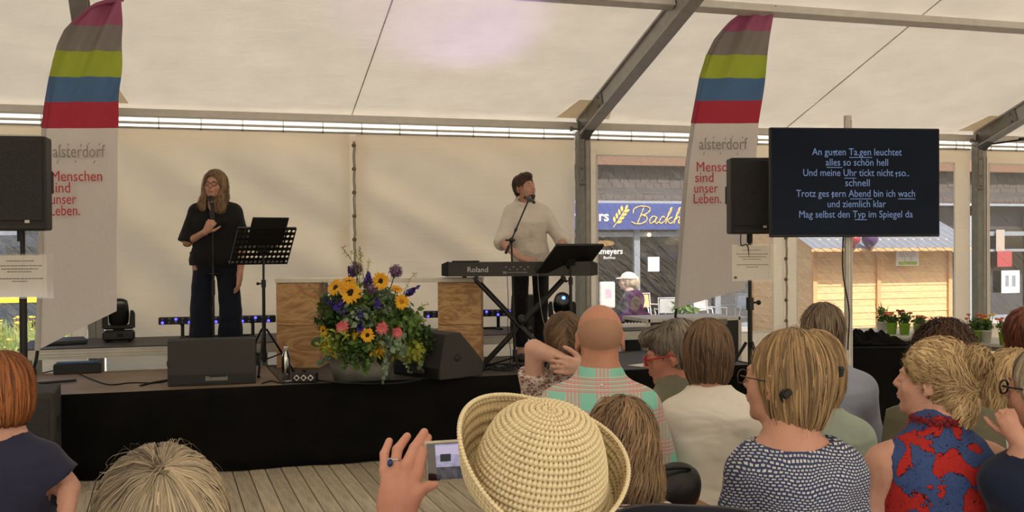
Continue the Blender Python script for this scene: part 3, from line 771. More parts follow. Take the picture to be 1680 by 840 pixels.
# ------------------------------------------------------------------ bench of wooden boxes under a white board
M['pine_box'] = wood('oregon_pine_plywood', (158, 112, 70), (204, 164, 116), (1, 1, 3.2), 1.15, .6, rnd=.06)
TY = math.atan2(-.55, 1.615)
bt = Vector((.905, 9.21, 0)); ax = Vector((math.cos(TY), math.sin(TY), 0)); ay = Vector((-math.sin(TY), math.cos(TY), 0))
def boxcube(u, z, label):
    c = bt+ax*(u+.18)+ay*.19
    r = empty('wooden_box', (c.x, c.y, z), TY, label, 'box', 'pine boxes carrying the white board')
    b = MB()
    th = .018
    b.box((0, -.19+th/2, .177), (.36, th, .350), ch=.002).build('front_panel', M['pine_box'], r)
    MB().box((0, .19-th/2, .177), (.36, th, .350)).build('rear_panel', M['pine_box'], r)
    for s in (-1, 1): MB().box((s*(.18-th/2), 0, .177), (th, .38-2*th, .350)).build('side_panel', M['pine_box'], r)
    for z_ in (.009, .345): MB().box((0, 0, z_), (.36-2*th, .38-2*th, th)).build('end_panel', M['pine_box'], r)
    return r
boxcube(0, SZ, 'lower pine box at the left end of the white board'); boxcube(0, SZ+.355, 'upper pine box at the left end of the white board')
boxcube(1.345, SZ, 'lower pine box at the right end of the white board'); boxcube(1.345, SZ+.355, 'upper pine box at the right end of the white board')
c = bt+ax*.852+ay*.19
o = MB().box((0, 0, 0), (1.72, .40, .036), ch=.003).build('counter_board', M['white_paint'], None, (c.x, c.y, SZ+.71+.018)); o.rotation_euler = (0, 0, TY)
tag(o, 'long white board lying across the stacked pine boxes', 'counter')

# ------------------------------------------------------------------ loudspeakers
M['grille'] = None
t = NT('speaker_grille'); vo = t.n('TexVoronoi'); t.l(t.coord(), vo.inputs[0]); vo.inputs['Scale'].default_value = 120
g = t.ramp(vo.outputs['Distance'], [(.25, (.004, .004, .004)), (.45, (.022, .022, .022))]); M['grille'] = t.pbr(g, .6, .2, t.bump(vo.outputs['Distance'], .6, .003))
def pa_speaker(name, p, yaw, label, w=.36, h=.60, d=.34):
    r = empty(name, p, yaw, label, 'loudspeaker')
    pr = [(-w/2, -d/2), (w/2, -d/2), (w/2, 0), (w*.30, d/2), (-w*.30, d/2), (-w/2, 0)]
    b = MB().prism(pr, h); o = b.build('cabinet', M['black_plastic'], r); bv = o.modifiers.new('b', 'BEVEL'); bv.width = .012; bv.segments = 2
    MB().box((0, -d/2-.008, h/2+.02), (w-.04, .012, h-.08), ch=.005).build('grille', M['grille'], r)
    MB().box((.08, -d/2-.016, .055), (.028, .004, .018)).build('badge', M['alu_light'], r)
    MB().box((0, -d/2-.002, .022), (w-.06, .008, .02)).build('foot_rail', M['black_rough'], r)
    for s in (-1, 1): MB().box((s*(w/2+.001), .02, h*.52), (.004, .05, .14), ch=.002).build('handle_cup', M['rubber'], r)
    MB().tube([(0, 0, -.07), (0, 0, .01)], .024, 12).build('pole_socket', M['black_metal'], r)
    return r
def sheet_sign(p, yaw, w, h, label, parent=None):
    r = empty('info_sheet', p, yaw, label, 'sign')
    MB().box((0, 0, 0), (w, .002, h)).build('sleeve', M['film_gloss'], r)
    MB().box((-.02, .003, 0), (w-.05, .001, h-.02)).build('sheet', M['paper'], r)
    b = MB(); rr = random.Random(3)
    for (z, a) in ((.19, .52), (.13, .86), (.09, .74), (.055, .5), (-.03, .84), (-.065, .30)):
        L = w*.8*a; x = -L/2-.02
        while x < L/2-.02:
            k = rr.uniform(.006, .02); b.box((x+k/2, -.0015, z*h/.5*.9), (k, .0006, .0045)); x += k+.004
    tag(b.build('fine_print', M['print_grey'], r), kind='stuff')
    for x in (-.16, .0, .13): MB().box((x*w/.4, -.004, 0), (.003, .003, h*.9), rot=(0, R(2), 0)).build('crease', M['film_gloss'], r)
    MB().box((-w*.42, -.0015, -h*.40), (.022, .0006, .018)).build('corner_mark', M['print_grey'], r)
    return r
t = NT('glossy_plastic_sleeve'); a = t.n('BsdfTransparent'); g_ = t.n('BsdfGlossy'); g_.inputs['Roughness'].default_value = .08; mx = t.n('MixShader'); mx.inputs[0].default_value = .14
t.l(a.outputs[0], mx.inputs[1]); t.l(g_.outputs[0], mx.inputs[2]); t.l(mx.outputs[0], t.out.inputs[0]); M['film_gloss'] = t.m
M['paper'] = simple('paper', (238, 234, 230), .8, 0, .02, 5, 0); M['print_grey'] = simple('grey_print', (86, 80, 76), .8, 0, .02, 5, 0)
# left: speaker on a pole standing on a subwoofer
sx1 = PZ(93, 638, .69).x; SUBY = 7.46
sw = empty('subwoofer', (sx1-.30, SUBY+.27, 0), 0, 'big black subwoofer box on the floor at the left stage corner', 'subwoofer')
o = MB().box((0, 0, .35), (.60, .50, .68), ch=.01).build('cabinet', M['black_rough'], sw)
MB().box((0, -.255, .35), (.54, .014, .61), ch=.004).build('grille', M['grille'], sw)
MB().box((.303, .03, .46), (.008, .16, .10), ch=.003).build('handle_cup', M['black_plastic'], sw)
for x in (-.25, .25):
    for y in (-.2, .2): MB().lathe([(0, 0), (.03, 0), (.03, .012), (0, .012)], 10, Matrix.Translation((x, y, 0))).build('foot', M['rubber'], sw)
pp = PY(38, 500, 7.72)
pole = empty('speaker_pole', (pp.x, 7.72, .69), 0, 'black distance pole between subwoofer and left loudspeaker', 'pole')
zb = PY(38, 386, 7.72).z
MB().tube([(0, 0, 0), (0, 0, .72)], .024, 12).build('lower_tube', M['black_metal'], pole)
MB().tube([(0, 0, .60), (0, 0, zb-.69+.02)], .016, 12).build('upper_tube', M['black_metal'], pole)
MB().tube([(0, 0, .66), (0, 0, .74)], .032, 12).tube([(0, 0, .70), (.07, 0, .70)], .01, 8).sphere((.075, 0, .70), .018).build('clamp', M['black_plastic'], pole)
pa_speaker('loudspeaker', (pp.x-.01, 7.72, zb+.03), YAW*-.35, 'black loudspeaker on a pole at the left edge, in front of the flag', .385, .60)
p = PY(38, 453, 7.69); sheet_sign((p.x, 7.67, p.z), -YAW*.8, .39, .29, 'white info sheet in a plastic sleeve below the left loudspeaker')
# right: speaker on tripod stand
RSP = PD(1230, 400, 8.75); RY = RSP.y
stand = empty('speaker_stand', (RSP.x, RY, 0), 0, 'black tripod stand carrying the right loudspeaker', 'speaker stand')
zt = PY(1230, 390, RY).z
MB().tube([(0, 0, .25), (0, 0, 1.12)], .019, 12).build('lower_tube', M['black_metal'], stand)
MB().tube([(0, 0, 1.0), (0, 0, zt+.01)], .015, 12).build('upper_tube', M['black_metal'], stand)
MB().tube([(0, 0, 1.08), (0, 0, 1.18)], .030, 12).tube([(0, 0, 1.14), (.055, -.02, 1.14)], .008, 8).sphere((.065, -.024, 1.14), .020).build('clamp', M['black_plastic'], stand)
for k in range(3):
    a = R(30+120*k); c_, s_ = math.cos(a), math.sin(a)
    MB().tube([(c_*.03, s_*.03, .82), (c_*.50, s_*.50, .03)], .013, 8).sphere((c_*.5, s_*.5, .022), .022, 8, 6).build('leg', M['black_metal'], stand)
    MB().tube([(c_*.02, s_*.02, .28), (c_*.29, s_*.29, .40)], .008, 6).build('brace', M['black_metal'], stand)
pa_speaker('loudspeaker', (RSP.x, RY, zt+.03), -YAW*1.0, 'black loudspeaker on a tripod between the right flag and the screen', .37, .60)
MB().tube(bez([(RSP.x-.11, RY-.05, zt+.03), (RSP.x-.11, RY-.06, zt-.06), (RSP.x-.03, RY-.03, zt-.09), (RSP.x-.022, RY-.02, zt-.5), (RSP.x-.035, RY-.03, .3), (RSP.x-.2, RY-.1, .01)], 40), .005, 6).build('speaker_cable', M['rubber'], None)
tag(COL.objects[-1], 'black cable running down the right loudspeaker stand', 'cable')
p = PY(1236, 431, RY-.03); sheet_sign((p.x, RY-.045, p.z), -YAW, .36, .295, 'white info sheet in a plastic sleeve below the right loudspeaker')

# ------------------------------------------------------------------ feather flags
def flagcloth(name, rgb):
    t = NT(name); n = t.noise(t.coord(), 60, 2); c = s2l(rgb)
    k = t.ramp(n, [(.3, tuple(x*.95 for x in c)), (.7, c)])
    d = t.n('BsdfDiffuse'); t.l(k, d.inputs[0]); q = t.n('BsdfTranslucent'); t.l(k, q.inputs[0]); m = t.n('MixShader'); m.inputs[0].default_value = .5
    t.l(d.outputs[0], m.inputs[1]); t.l(q.outputs[0], m.inputs[2]); t.l(m.outputs[0], t.out.inputs[0]); return t.m
FC = dict(pink=flagcloth('pink_flag_cloth', (200, 128, 160)), grey=flagcloth('grey_flag_cloth', (172, 166, 162)), green=flagcloth('lime_flag_cloth', (200, 212, 100)),
          blue=flagcloth('blue_flag_cloth', (118, 152, 192)), red=flagcloth('red_flag_cloth', (212, 88, 108)), white=flagcloth('white_flag_cloth', (242, 238, 236)))
M['flag_red_ink'] = simple('red_flag_print', (196, 52, 66), .8, 0, .02, 5, 0); M['flag_grey_ink'] = simple('grey_flag_print', (150, 142, 136), .8, 0, .02, 5, 0)
def pl_interp(pts, y):
    for (xa, ya), (xb, yb) in zip(pts[:-1], pts[1:]):
        if ya <= y <= yb: return xa+(xb-xa)*(y-ya)/(yb-ya+1e-9)
    return pts[0][0] if y < pts[0][1] else pts[-1][0]
def flag(D, left, right, bands, hemL, hemR, base, label, side):
    """left/right: outline of the cloth, measured; D: distance; the banner hangs in one upright plane"""
    O = PD(left[-1][0], left[-1][1], D); O.z = 0
    r = empty('feather_flag', O, 0, label, 'flag', 'feather flags with rainbow bands beside the stage')
    k = D/FPX
    def pt(x, y, off=0):      # metres in the flag's own plane
        u = (x-left[-1][0])*k; z = PD(left[-1][0], y, D).z
        return Vector((0, 0, 0))+cRh*u+Vector((0, 0, z))-cFh*off
    def wave(x, y):
        u = (x-left[-1][0])/100.; v = y/100.
        top = max(0, 1-y/240.)
        return .010*math.sin(u*3+v)+top*(.040*math.sin(9*(u*1.0+v*.55)+.6*math.sin(v*3))+.028*math.sin(19*(u+v*.42)))+.006*math.sin(8*(u+v*.5))
    ytop = left[0][1]
    names = ['pink', 'grey', 'green', 'blue', 'red', 'white']
    tops = [ytop]+bands; bots = bands+[None]
    for nme, a, b in zip(names, tops, bots):
        rows = 14 if b else 40; nx = 44; vs = []; fs = []
        for s in (0, 1):
            for j in range(rows+1):
                for i in range(nx+1):
                    f = i/nx
                    if b: y = a+(b-a)*j/rows; yl = yr = y
                    else: yl = a+(hemL-a)*j/rows; yr = a+(hemR-a)*j/rows; y = yl+(yr-yl)*f
                    xl = pl_interp(left, yl); xr = pl_interp(right, yr)
                    x = xl+(xr-xl)*f
                    vs.append(pt(x, y, wave(x, y)+s*.0012))
        W = nx+1; B = W*(rows+1)
        for j in range(rows):
            for i in range(nx):
                q = j*W+i; fs += [(q, q+W, q+W+1, q+1), (B+q, B+q+1, B+q+W+1, B+q+W)]
        me = bpy.data.meshes.new(nme); me.from_pydata(vs, [], fs); me.polygons.foreach_set('use_smooth', [True]*len(fs))
        o = mobj('cloth_band' if b else 'banner', me, FC[nme], r); o['label'] = nme+' band of flag cloth' if b else 'white lower part of the banner'
        # sleeve along the pole
        sm = MB(); n = 10 if b else 14
        L = [pt(pl_interp(left, yy)+1.5, yy, 0) for yy in [a+((b or hemL)-a)*q/n for q in range(n+1)]]
        sm.tube(L, .024 if b else .02, 8, False, flat=.7); sm.build('pole_sleeve', FC[nme], r)
    pole = [pt(x+1.5, y) for x, y in left]+[pt(left[-1][0]+base[0], left[-1][1]+base[1])]
    q = bez(pole[::-1], 50); N = len(q)
    q.insert(0, Vector((q[0].x, q[0].y, SZ+.02)))
    MB().tube(q, [.013-.008*i/N for i in range(N+1)], 8).build('pole', M['black_metal'], r)
    b = MB()
    for a in (20, 110): 
        c_, s_ = math.cos(R(a)), math.sin(R(a)); b.tube([(q[0].x-c_*.3, q[0].y-s_*.3, SZ+.014), (q[0].x+c_*.3, q[0].y+s_*.3, SZ+.014)], .011, 6)
    b.tube([(q[0].x, q[0].y, SZ+.01), (q[0].x, q[0].y, SZ+.12)], .02, 8).build('cross_foot', M['black_metal'], r)
    return r, pt, k
_FM = basis((0, 0, 0), cRh, ZUP, -cFh)
def flag_text(r, pt, k, body, x, y, hpx, mat, wpx=None, off=.020, shear=0, rot=0):
    m = text(body, 1, mat, r, None, 'lettering', 'LEFT', .0006, 0, shear)
    me = m.data; xs_ = [v.co.x for v in me.vertices]; wd = max(xs_)-min(xs_); sx = (wpx*k/wd) if wpx else hpx*k; sy = hpx*k
    c = pt(x, y, off)
    me.transform(Matrix.Translation(c) @ _FM @ Matrix.Rotation(rot, 4, 'Z') @ Matrix.Diagonal((sx, sy, 1, 1)))
    return m
def flag_print(r, pt, k, x0, y0, s, sh, cut=0):
    """x0,y0: left end of the logo line"""
    flag_text(r, pt, k, 'alsterdorf', x0, y0, 27*s, M['flag_grey_ink'], 79*s, .02)
    b = MB()
    for (dx, dy, L) in ((9, 4, 9), (13, -20, 6), (25, -21, 6), (36, 5, 6), (44, -20, 8), (56, -22, 5), (64, 5, 8), (72, -21, 6)):
        a = pt(x0+dx*s, y0+dy*s, .021); c = pt(x0+(dx-1.5)*s, y0+(dy+L*.6)*s, .021); b.tube([a, c], .003, 5)
    b.build('accent_strokes', M['flag_grey_ink'], r)
    for i, (wd, w) in enumerate((('Menschen', 77), ('sind', 30), ('unser', 39), ('Leben.', 45))):
        flag_text(r, pt, k, wd, x0+sh[i], y0+(36+i*17.3)*s, 23*s, M['flag_red_ink'], w*s, .02)
left = [(205, 1), (185, 3), (165, 8), (147, 19), (130, 34), (115, 53), (104, 75), (95, 102), (88, 130), (81, 168), (75, 211), (70, 300), (67, 400), (64, 500), (60, 575)]
left = sorted(left, key=lambda p: p[1])
def mkflag(D, left, right, bands, hemL, hemR, base, label, side): return flag(D, left, right, bands, hemL, hemR, base, label, side)
rf, pt, k = mkflag(8.0, left, [(206, 1), (203, 85), (199, 168), (197, 211), (194, 400), (192, 512)], [43, 85, 127, 168, 211], 575, 511, (-5, 30), 'tall feather flag with rainbow bands at the left, behind the singer’s side loudspeaker', 0)
flag_print(rf, pt, k, 91, 259, 1.08, [-4, -5, -5, -6])
left = [(1273, 13), (1250, 15), (1233, 19), (1215, 27), (1200, 38), (1187, 52), (1174, 68), (1163, 90), (1151, 129), (1144, 166), (1137, 203), (1128, 260), (1120, 340), (1114, 420), (1108, 504)]
rf, pt, k = mkflag(9.70, left, [(1273, 13), (1262, 91), (1254, 150), (1246, 203), (1236, 320), (1222, 475)], [52, 91, 129, 166, 203], 506, 474, (-1, 30), 'tall feather flag with rainbow bands at the right, left of the screen', 1)
flag_print(rf, pt, k, 1147, 246, 1.0, [-5, -7, -9, -10])

# ------------------------------------------------------------------ screen on a pole
SC = PD(1403.5, 299.5, 8.25)
an = R(7); wv = cRh*math.cos(an)+cFh*math.sin(an); nv = Vector((wv.y, -wv.x, 0)) # towards the viewers
tvM = basis(SC, wv, -nv, ZUP)
tv = empty('television', SC, 0, 'large black flat screen showing song lyrics in pale blue letters', 'screen'); tv.matrix_world = tvM
W_, H_ = 1.345, .825
MB().box((0, .012, 0), (W_, .04, H_), ch=.006).build('casing', M['black_plastic'], tv)
MB().box((0, .05, -.08), (.8, .05, .5), ch=.01).build('rear_housing', M['black_plastic'], tv)
t = NT('lcd_screen'); n = t.noise(t.coord(), 1.6, 3)
pbs = t.pbr(s2l((6, 9, 14)), .3, 0, None, .06, emit=t.ramp(n, [(.3, (.002, .003, .005)), (.7, (.004, .006, .009))]), es=1.0)
MB().box((0, -.0095, .004), (W_-.022, .003, H_-.028)).build('display', t.m, tv)
lt = emis('lyrics_light', (140, 160, 200), .46)
kx = 8.25/FPX
def lyr(body, xa, xb, y):
    m = text(body, 1, lt, tv, None, 'lyrics_line', 'LEFT', .0002, 0)
    xs_ = [v.co.x for v in m.data.vertices]; sx = (xb-xa)*kx/(max(xs_)-min(xs_))
    m['kind'] = 'stuff'
    m.data.transform(Matrix.Translation(((xa-1403.5)*kx/math.cos(an)-min(xs_)*sx, -.0115, (299.5-y)*kx)) @ FACE @ Matrix.Diagonal((sx, 16.5*kx, 1, 1)))
for b_, xa, xb, y in (('An gu ten Ta.gen leuchtet', 1329, 1483, 255), ('alles so schön hell', 1352, 1459, 272), ('Und meine Uhr tickt nicht  so..', 1314, 1496, 289), ('schnell', 1385, 1427, 305.5), ('Trotz ges tern Abend bin ich wach', 1302, 1506, 323), ('und ziemlich klar', 1355, 1455, 340), ('Mag selbst den Typ im Spiegel da', 1307, 1502, 357)):
    lyr(b_, xa, xb, y)
b = MB()
for xa, y in ((1366, 252), (1473, 286.5), (1363, 321)):
    X = (xa-1403.5)*kx; Z = (299.5-y)*kx
    b.box((X, -.0115, Z-.004), (.005, .0008, .034)).prism([(X-.012, Z+.006), (X+.012, Z+.006), (X, Z+.022)], .0008, basis((0, -.0115, 0), (1, 0, 0), (0, 0, 1), (0, -1, 0)))
b.build('arrow_marks', lt, tv)
b = MB()
for xa, xb, y in ((1392, 1431, 258.5), (1353, 1380, 275), (1383, 1404, 292.5), (1393, 1431, 326.5), (1476, 1506, 326.5), (1401, 1422, 360.5)):
    b.box((((xa+xb)/2-1403.5)*kx, -.0115, (299.5-y)*kx), ((xb-xa)*kx, .0008, .005))
b.build('underlines', lt, tv)
P8 = PD(1391, 300, 8.34)
tp = empty('screen_pole', (P8.x, P8.y, 0), -YAW, 'silver ribbed pole holding the lyrics screen', 'pole')
b = MB().tube([(0, 0, .0), (0, 0, PY(1391, 190, P8.y).z)], .030, 16)
for x in (-.02, .0, .02): b.box((x, -.028, 1.3), (.008, .006, 2.5))
b.build('tube', M['alu_light'], tp)
MB().box((0, .0, .01), (.34, .34, .02), ch=.004).build('base_plate', M['black_metal'], tp)
MB().box((0, -.05, 2.05), (.3, .03, .3), ch=.004).box((0, -.035, 2.05), (.10, .05, .12)).build('mount', M['black_metal'], tp)
MB().tube(bez([(P8.x-.06, P8.y-.03, 1.75), (P8.x-.075, P8.y-.04, 1.4), (P8.x-.035, P8.y-.06, 1.1), (P8.x-.04, P8.y-.05, .8)], 30), .006, 6).build('screen_cable', M['rubber'])
tag(COL.objects[-1], 'black cable hanging down beside the screen pole', 'cable')
# ------------------------------------------------------------------ stage monitors (wedges)
def wedge(name, p, yaw, label, w=.60, d=.42, h=.36, tilt=None):
    r = empty(name, p, yaw, label, 'monitor speaker')
    if tilt: r.rotation_euler = tilt
    # side profile (y towards +: grille side), extruded along x ; rear faces -y
    pr = [(-d*.5, 0), (-d*.5, h*.26), (-d*.38, h*.98), (-d*.05, h), (d*.5, h*.30), (d*.44, 0)]
    Mx = basis((-w/2, 0, 0), (0, 1, 0), (0, 0, 1), (1, 0, 0))
    o = MB().prism(pr, w, Mx).build('cabinet', M['black_rough'], r); bv = o.modifiers.new('b', 'BEVEL'); bv.width = .008; bv.segments = 2
    a = Vector((0, -d*.05, h)); b = Vector((0, d*.5, h*.30)); u = (b-a).normalized(); nrm = Vector((0, u.z*-1, u.y)); nrm = Vector((0, -u.z, u.y))
    c = (a+b)/2+nrm*.006
    MB().box((0, 0, 0), (w-.05, (b-a).length-.03, .012), basis(c, (1, 0, 0), u, nrm), ch=.004).build('grille', M['grille'], r)
    MB().box((0, -d*.5-.001, h*.14), (w*.96, .006, h*.20), ch=.002).build('rear_recess', M['black_plastic'], r)
    MB().box((.03, -d*.5-.006, h*.15), (.16, .006, .035), ch=.002).build('connector_plate', M['steel'], r)
    MB().tube([(-.02, -d*.5-.01, h*.2), (.04, -d*.5-.018, h*.2), (.10, -d*.5-.01, h*.2)], .006, 6).build('handle', M['rubber'], r)
    for s in (-1, 1): MB().lathe([(0, 0), (.028, 0), (.028, .006), (.012, .012), (0, .012)], 12, Matrix.Translation((s*w/2, -d*.12, h*.45)) @ Matrix.Rotation(R(90*s), 4, 'Y')).build('side_socket', M['black_plastic'], r)
    return r
p = PZ(351, 632, SZ); wedge('stage_monitor', (p.x, p.y+.22, SZ), R(-3), 'grey black monitor wedge at the singer’s feet', .625, .44, .335)
p = PZ(722, 622, SZ); wedge('stage_monitor', (p.x+.06, p.y+.29, SZ), -YAW+R(-48), 'black monitor wedge right of the flower tub, seen from the side', .60, .44, .35)
p = PD(893, 520, 9.9); wedge('monitor_speaker', (p.x, 9.78, RZ), -YAW+R(-30), 'dark monitor cabinet standing upright behind the keyboard', .26, .26, .36)
for c_ in []: pass

# ------------------------------------------------------------------ moving head lamps
M['lens_dark'] = simple('dark_lens', (30, 30, 36), .05, 0, .1, 4, 0, coat=1)
def moving_head(p, yaw, tiltdeg, label, lit=None):
    r = empty('moving_head_lamp', p, yaw, label, 'stage lamp', 'moving head lamps at the back of the stage')
    MB().box((0, 0, .055), (.265, .20, .085), ch=.018).build('base', M['black_plastic'], r)
    for x in (-.09, .09):
        for y in (-.06, .06): MB().lathe([(0, 0), (.014, 0), (.014, .014), (0, .014)], 8, Matrix.Translation((x, y, 0))).build('foot', M['rubber'], r)
    MB().box((0, -.102, .06), (.07, .004, .03)).build('display', M['lens_dark'], r)
    y = MB().lathe([(0, .095), (.05, .095), (.05, .115), (0, .115)], 16)
    y.box((0, 0, .128), (.25, .13, .035), ch=.012)
    for s in (-1, 1):
        y.prism([(s*.085, .13), (s*.135, .12), (s*.135, .24), (s*.12, .27), (s*.098, .27), (s*.09, .2)][::s], .12, basis((0, .06, 0), (1, 0, 0), (0, 0, 1), (0, -1, 0)))
    y.build('yoke', M['black_plastic'], r)
    hm = Matrix.Translation((0, 0, .245)) @ Matrix.Rotation(R(tiltdeg), 4, 'X')
    MB().lathe([(0, -.12), (.055, -.12), (.082, -.08), (.088, 0), (.082, .07), (.075, .11), (.068, .115), (.062, .10), (0, .10)], 24, hm).build('head', M['black_plastic'], r)
    o = MB().lathe([(0, .107), (.04, .105), (.060, .100)], 20, hm).build('lens', M['lens_dark'], r)
    if lit:
        MB().lathe([(0, .110), (.018, .110), (.018, .108), (0, .108)], 12, hm @ Matrix.Translation((.012, .01, 0))).build('glow', emis('blue_lamp_glow', lit, 6), r)
        l = bpy.data.lights.new('lamp_light', 'SPOT'); l.energy = 130; l.color = (.55, .35, 1.0); l.spot_size = R(40); l.spot_blend = 1; l.shadow_soft_size = .04
        lo = bpy.data.objects.new('lamp_light', l); COL.objects.link(lo); lo.parent = r; return r, lo
    return r
p = PD(200, 550, 10.25); moving_head((p.x, 10.12, RZ), 0, 20, 'dark moving head lamp on the riser beside the left flag, unlit')
p = PD(938, 545, 10.4); mr, lo = moving_head((p.x, 9.98, RZ), -YAW, 58, 'moving head lamp with blue glow on the riser right of the keyboard', (70, 110, 255))
def aim(l, target, parent):
    q = Matrix.Rotation(-parent.rotation_euler.z, 4, 'Z') @ Matrix.Translation(-parent.location)
    t_ = q @ Vector(target); l.location = Vector((0, -.13, .33)); l.rotation_euler = (t_-l.location).to_track_quat('-Z', 'Y').to_euler()
_r = _ray(745, 30); _t = (2.97-1.6+SL*WY)/(_r.z+SL*_r.y); aim(lo, EYE+_r*_t, mr)

# ------------------------------------------------------------------ LED bars
led_on = emis('blue_led', (70, 64, 255), 3.5); M['led_off'] = simple('clear_led_lens', (92, 96, 106), .2, 0, .1, 50, 0)
def led_bar(p, yaw, L, label, every=2):
    r = empty('led_bar', p, yaw, label, 'light bar', 'LED bars on the riser behind the performers')
    MB().box((0, 0, .16), (L, .07, .065), ch=.006).build('housing', M['black_plastic'], r)
    n = int(L/.058)
    mo_ = MB().lathe([(0, 0), (.011, 0), (.013, .004), (.009, .009), (0, .010)], 10, Matrix.Rotation(R(90), 4, 'X')).mesh(); mf = mo_.copy(); mo_.materials.append(led_on); mf.materials.append(M['led_off'])
    for i in range(n):
        for k in range(2):
            mobj('led_lens', mo_ if (i % 2 == 0 and k == (i//2) % 2) else mf, None, r, (-L/2+.035+i*.058, -.036, .145+.030*k))
    for s in (-1, 1):
        x = s*L*.30
        b = MB().box((x, 0, .008), (.05, .20, .014), ch=.003)
        b.box((x, .0, .07), (.03, .012, .13)).tube([(x-.02, -.03, .13), (x, -.03, .10), (x, -.03, .125)], .005, 6); b.build('bracket', M['black_metal'], r)
    MB().box((0, .02, .012), (L*.62, .03, .018)).build('base_rail', M['black_metal'], r)
    return r
a = PY(260, 525, 10.25); b_ = PY(452, 525, 10.25)
led_bar(((a.x+b_.x)/2, 10.25, RZ), R(-4), b_.x-a.x, 'LED bar with blue lamps behind the singer')
a = PY(524, 512, 10.25); b_ = PY(694, 512, 10.25); led_bar(((a.x+b_.x)/2, 10.25, RZ), 0, .80, 'LED bar half hidden behind the sunflowers')
a = PY(696, 512, 10.25); b_ = PY(846, 512, 10.25); led_bar(((a.x+b_.x)/2, 10.25, RZ), R(-3), b_.x-a.x, 'LED bar with blue lamps between pine boxes and keyboard')

# ------------------------------------------------------------------ music stands
nh = (-cFh*math.cos(R(35))+cRh*math.sin(R(35))).normalized()
wd = (cRh*math.cos(R(35))+cFh*math.sin(R(35))).normalized()
def music_stand(O, tilt, W, H, holes, foot, label, nh=nh, wd=wd):
    """O centre of the tray"""
    r = empty('music_stand', (O.x, O.y, foot), 0, label, 'music stand', 'black music stands in front of the performers')
    tl = R(tilt); u = nh*math.sin(tl)+ZUP*math.cos(tl); n_ = wd.cross(u)
    L = Vector(O)-Vector((O.x, O.y, foot)); Mx = basis(L, wd, u, n_)
    b = MB()
    if holes:
        nx, nz = 13, 7; cx, cz = W/nx, H/nz
        for i in range(nx):
            for j in range(nz):
                x, z = -W/2+(i+.5)*cx, -H/2+(j+.5)*cz; rr = min(cx, cz)*.34
                ov = [(x+cx/2*a, z+cz/2*b2) for a, b2 in ((1, 0), (1, 1), (0, 1), (-1, 1), (-1, 0), (-1, -1), (0, -1), (1, -1))]
                iv = [(x+rr*math.cos(R(45*k)), z+rr*math.sin(R(45*k))) for k in range(8)]
                vs = [(p_[0], p_[1], .0015) for p_ in ov]+[(p_[0], p_[1], .0015) for p_ in iv]+[(p_[0], p_[1], -.0015) for p_ in ov]+[(p_[0], p_[1], -.0015) for p_ in iv]
                fs = []
                for k in range(8):
                    k2 = (k+1) % 8; fs += [(k, k2, 8+k2, 8+k), (16+k, 24+k, 24+k2, 16+k2), (8+k, 8+k2, 24+k2, 24+k)]
                b.add(vs, fs, False, Mx)
    else: b.box((0, 0, 0), (W, H, .003), Mx, ch=.001)
    b.build('tray', M['black_metal'], r)
    MB().box((0, H/2+.001, -.008), (W, .006, .02), Mx).box((-W/2, 0, -.004), (.004, H, .012), Mx).box((W/2, 0, -.004), (.004, H, .012), Mx).box((0, -H/2, -.024), (W, .004, .05), Mx).build('rim', M['black_metal'], r)
    MB().box((0, -.02, .012), (.09, .05, .02), Mx).box((0, -.04, .03), (.03, .05, .03), Mx).tube([Mx @ Vector((-.05, -.03, .03)), Mx @ Vector((.05, -.03, .03))], .008, 8).build('hinge', M['black_plastic'], r)
    zt = L.z-.05
    MB().tube([(0, 0, .42), (0, 0, .72)], .013, 10).build('lower_tube', M['black_metal'], r)
    MB().tube([(0, 0, .60), (0, 0, zt)], .009, 10).tube([(0, 0, zt), tuple(Mx @ Vector((0, -.04, .03)))], .009, 10).build('upper_tube', M['black_metal'], r)
    MB().tube([(0, 0, .69), (0, 0, .75)], .018, 10).tube([(0, 0, .72), (-.04, -.01, .72)], .007, 6).sphere((-.045, -.011, .72), .013, 8, 6).build('clamp', M['black_plastic'], r)
    MB().tube([(0, 0, .10), (0, 0, .45)], .016, 10).build('sleeve', M['black_metal'], r)
    for k in range(3):
        a = R(15+120*k); c_, s_ = math.cos(a), math.sin(a)
        MB().tube([(c_*.02, s_*.02, .36), (c_*.24, s_*.24, .02)], .009, 6).sphere((c_*.24, s_*.24, .014), .014, 8, 6).build('leg', M['black_metal'], r)
        MB().tube([(c_*.015, s_*.015, .12), (c_*.15, s_*.15, .16)], .006, 6).build('brace', M['black_metal'], r)
    return r, Mx @ Matrix.Identity(4), Vector((O.x, O.y, foot))
O = PD(432, 404.5, 8.6)
ms, Mx, B0 = music_stand(O, 34, .48, .34, True, SZ, 'black music stand with perforated tray beside the singer')
# laptop resting on it (lid side towards the audience)
lp = empty('tablet_computer', B0, 0, 'black laptop propped on the singer’s music stand', 'laptop')
MB().box((.01, .135, -.012), (.30, .26, .012), Mx, ch=.004).build('lid', M['black_plastic'], lp)
MB().box((.0, .235, -.019), (.06, .008, .002), Mx).build('mark', M['led_off'], lp)
MB().box((.0, -.045, -.055), (.30, .012, .085), Mx, ch=.003).build('keyboard_half', M['black_plastic'], lp)
O = PD(936, 425.5, 8.8)
music_stand(O, 50, .485, .34, False, SZ, 'black music stand with solid tray in front of the keyboard')

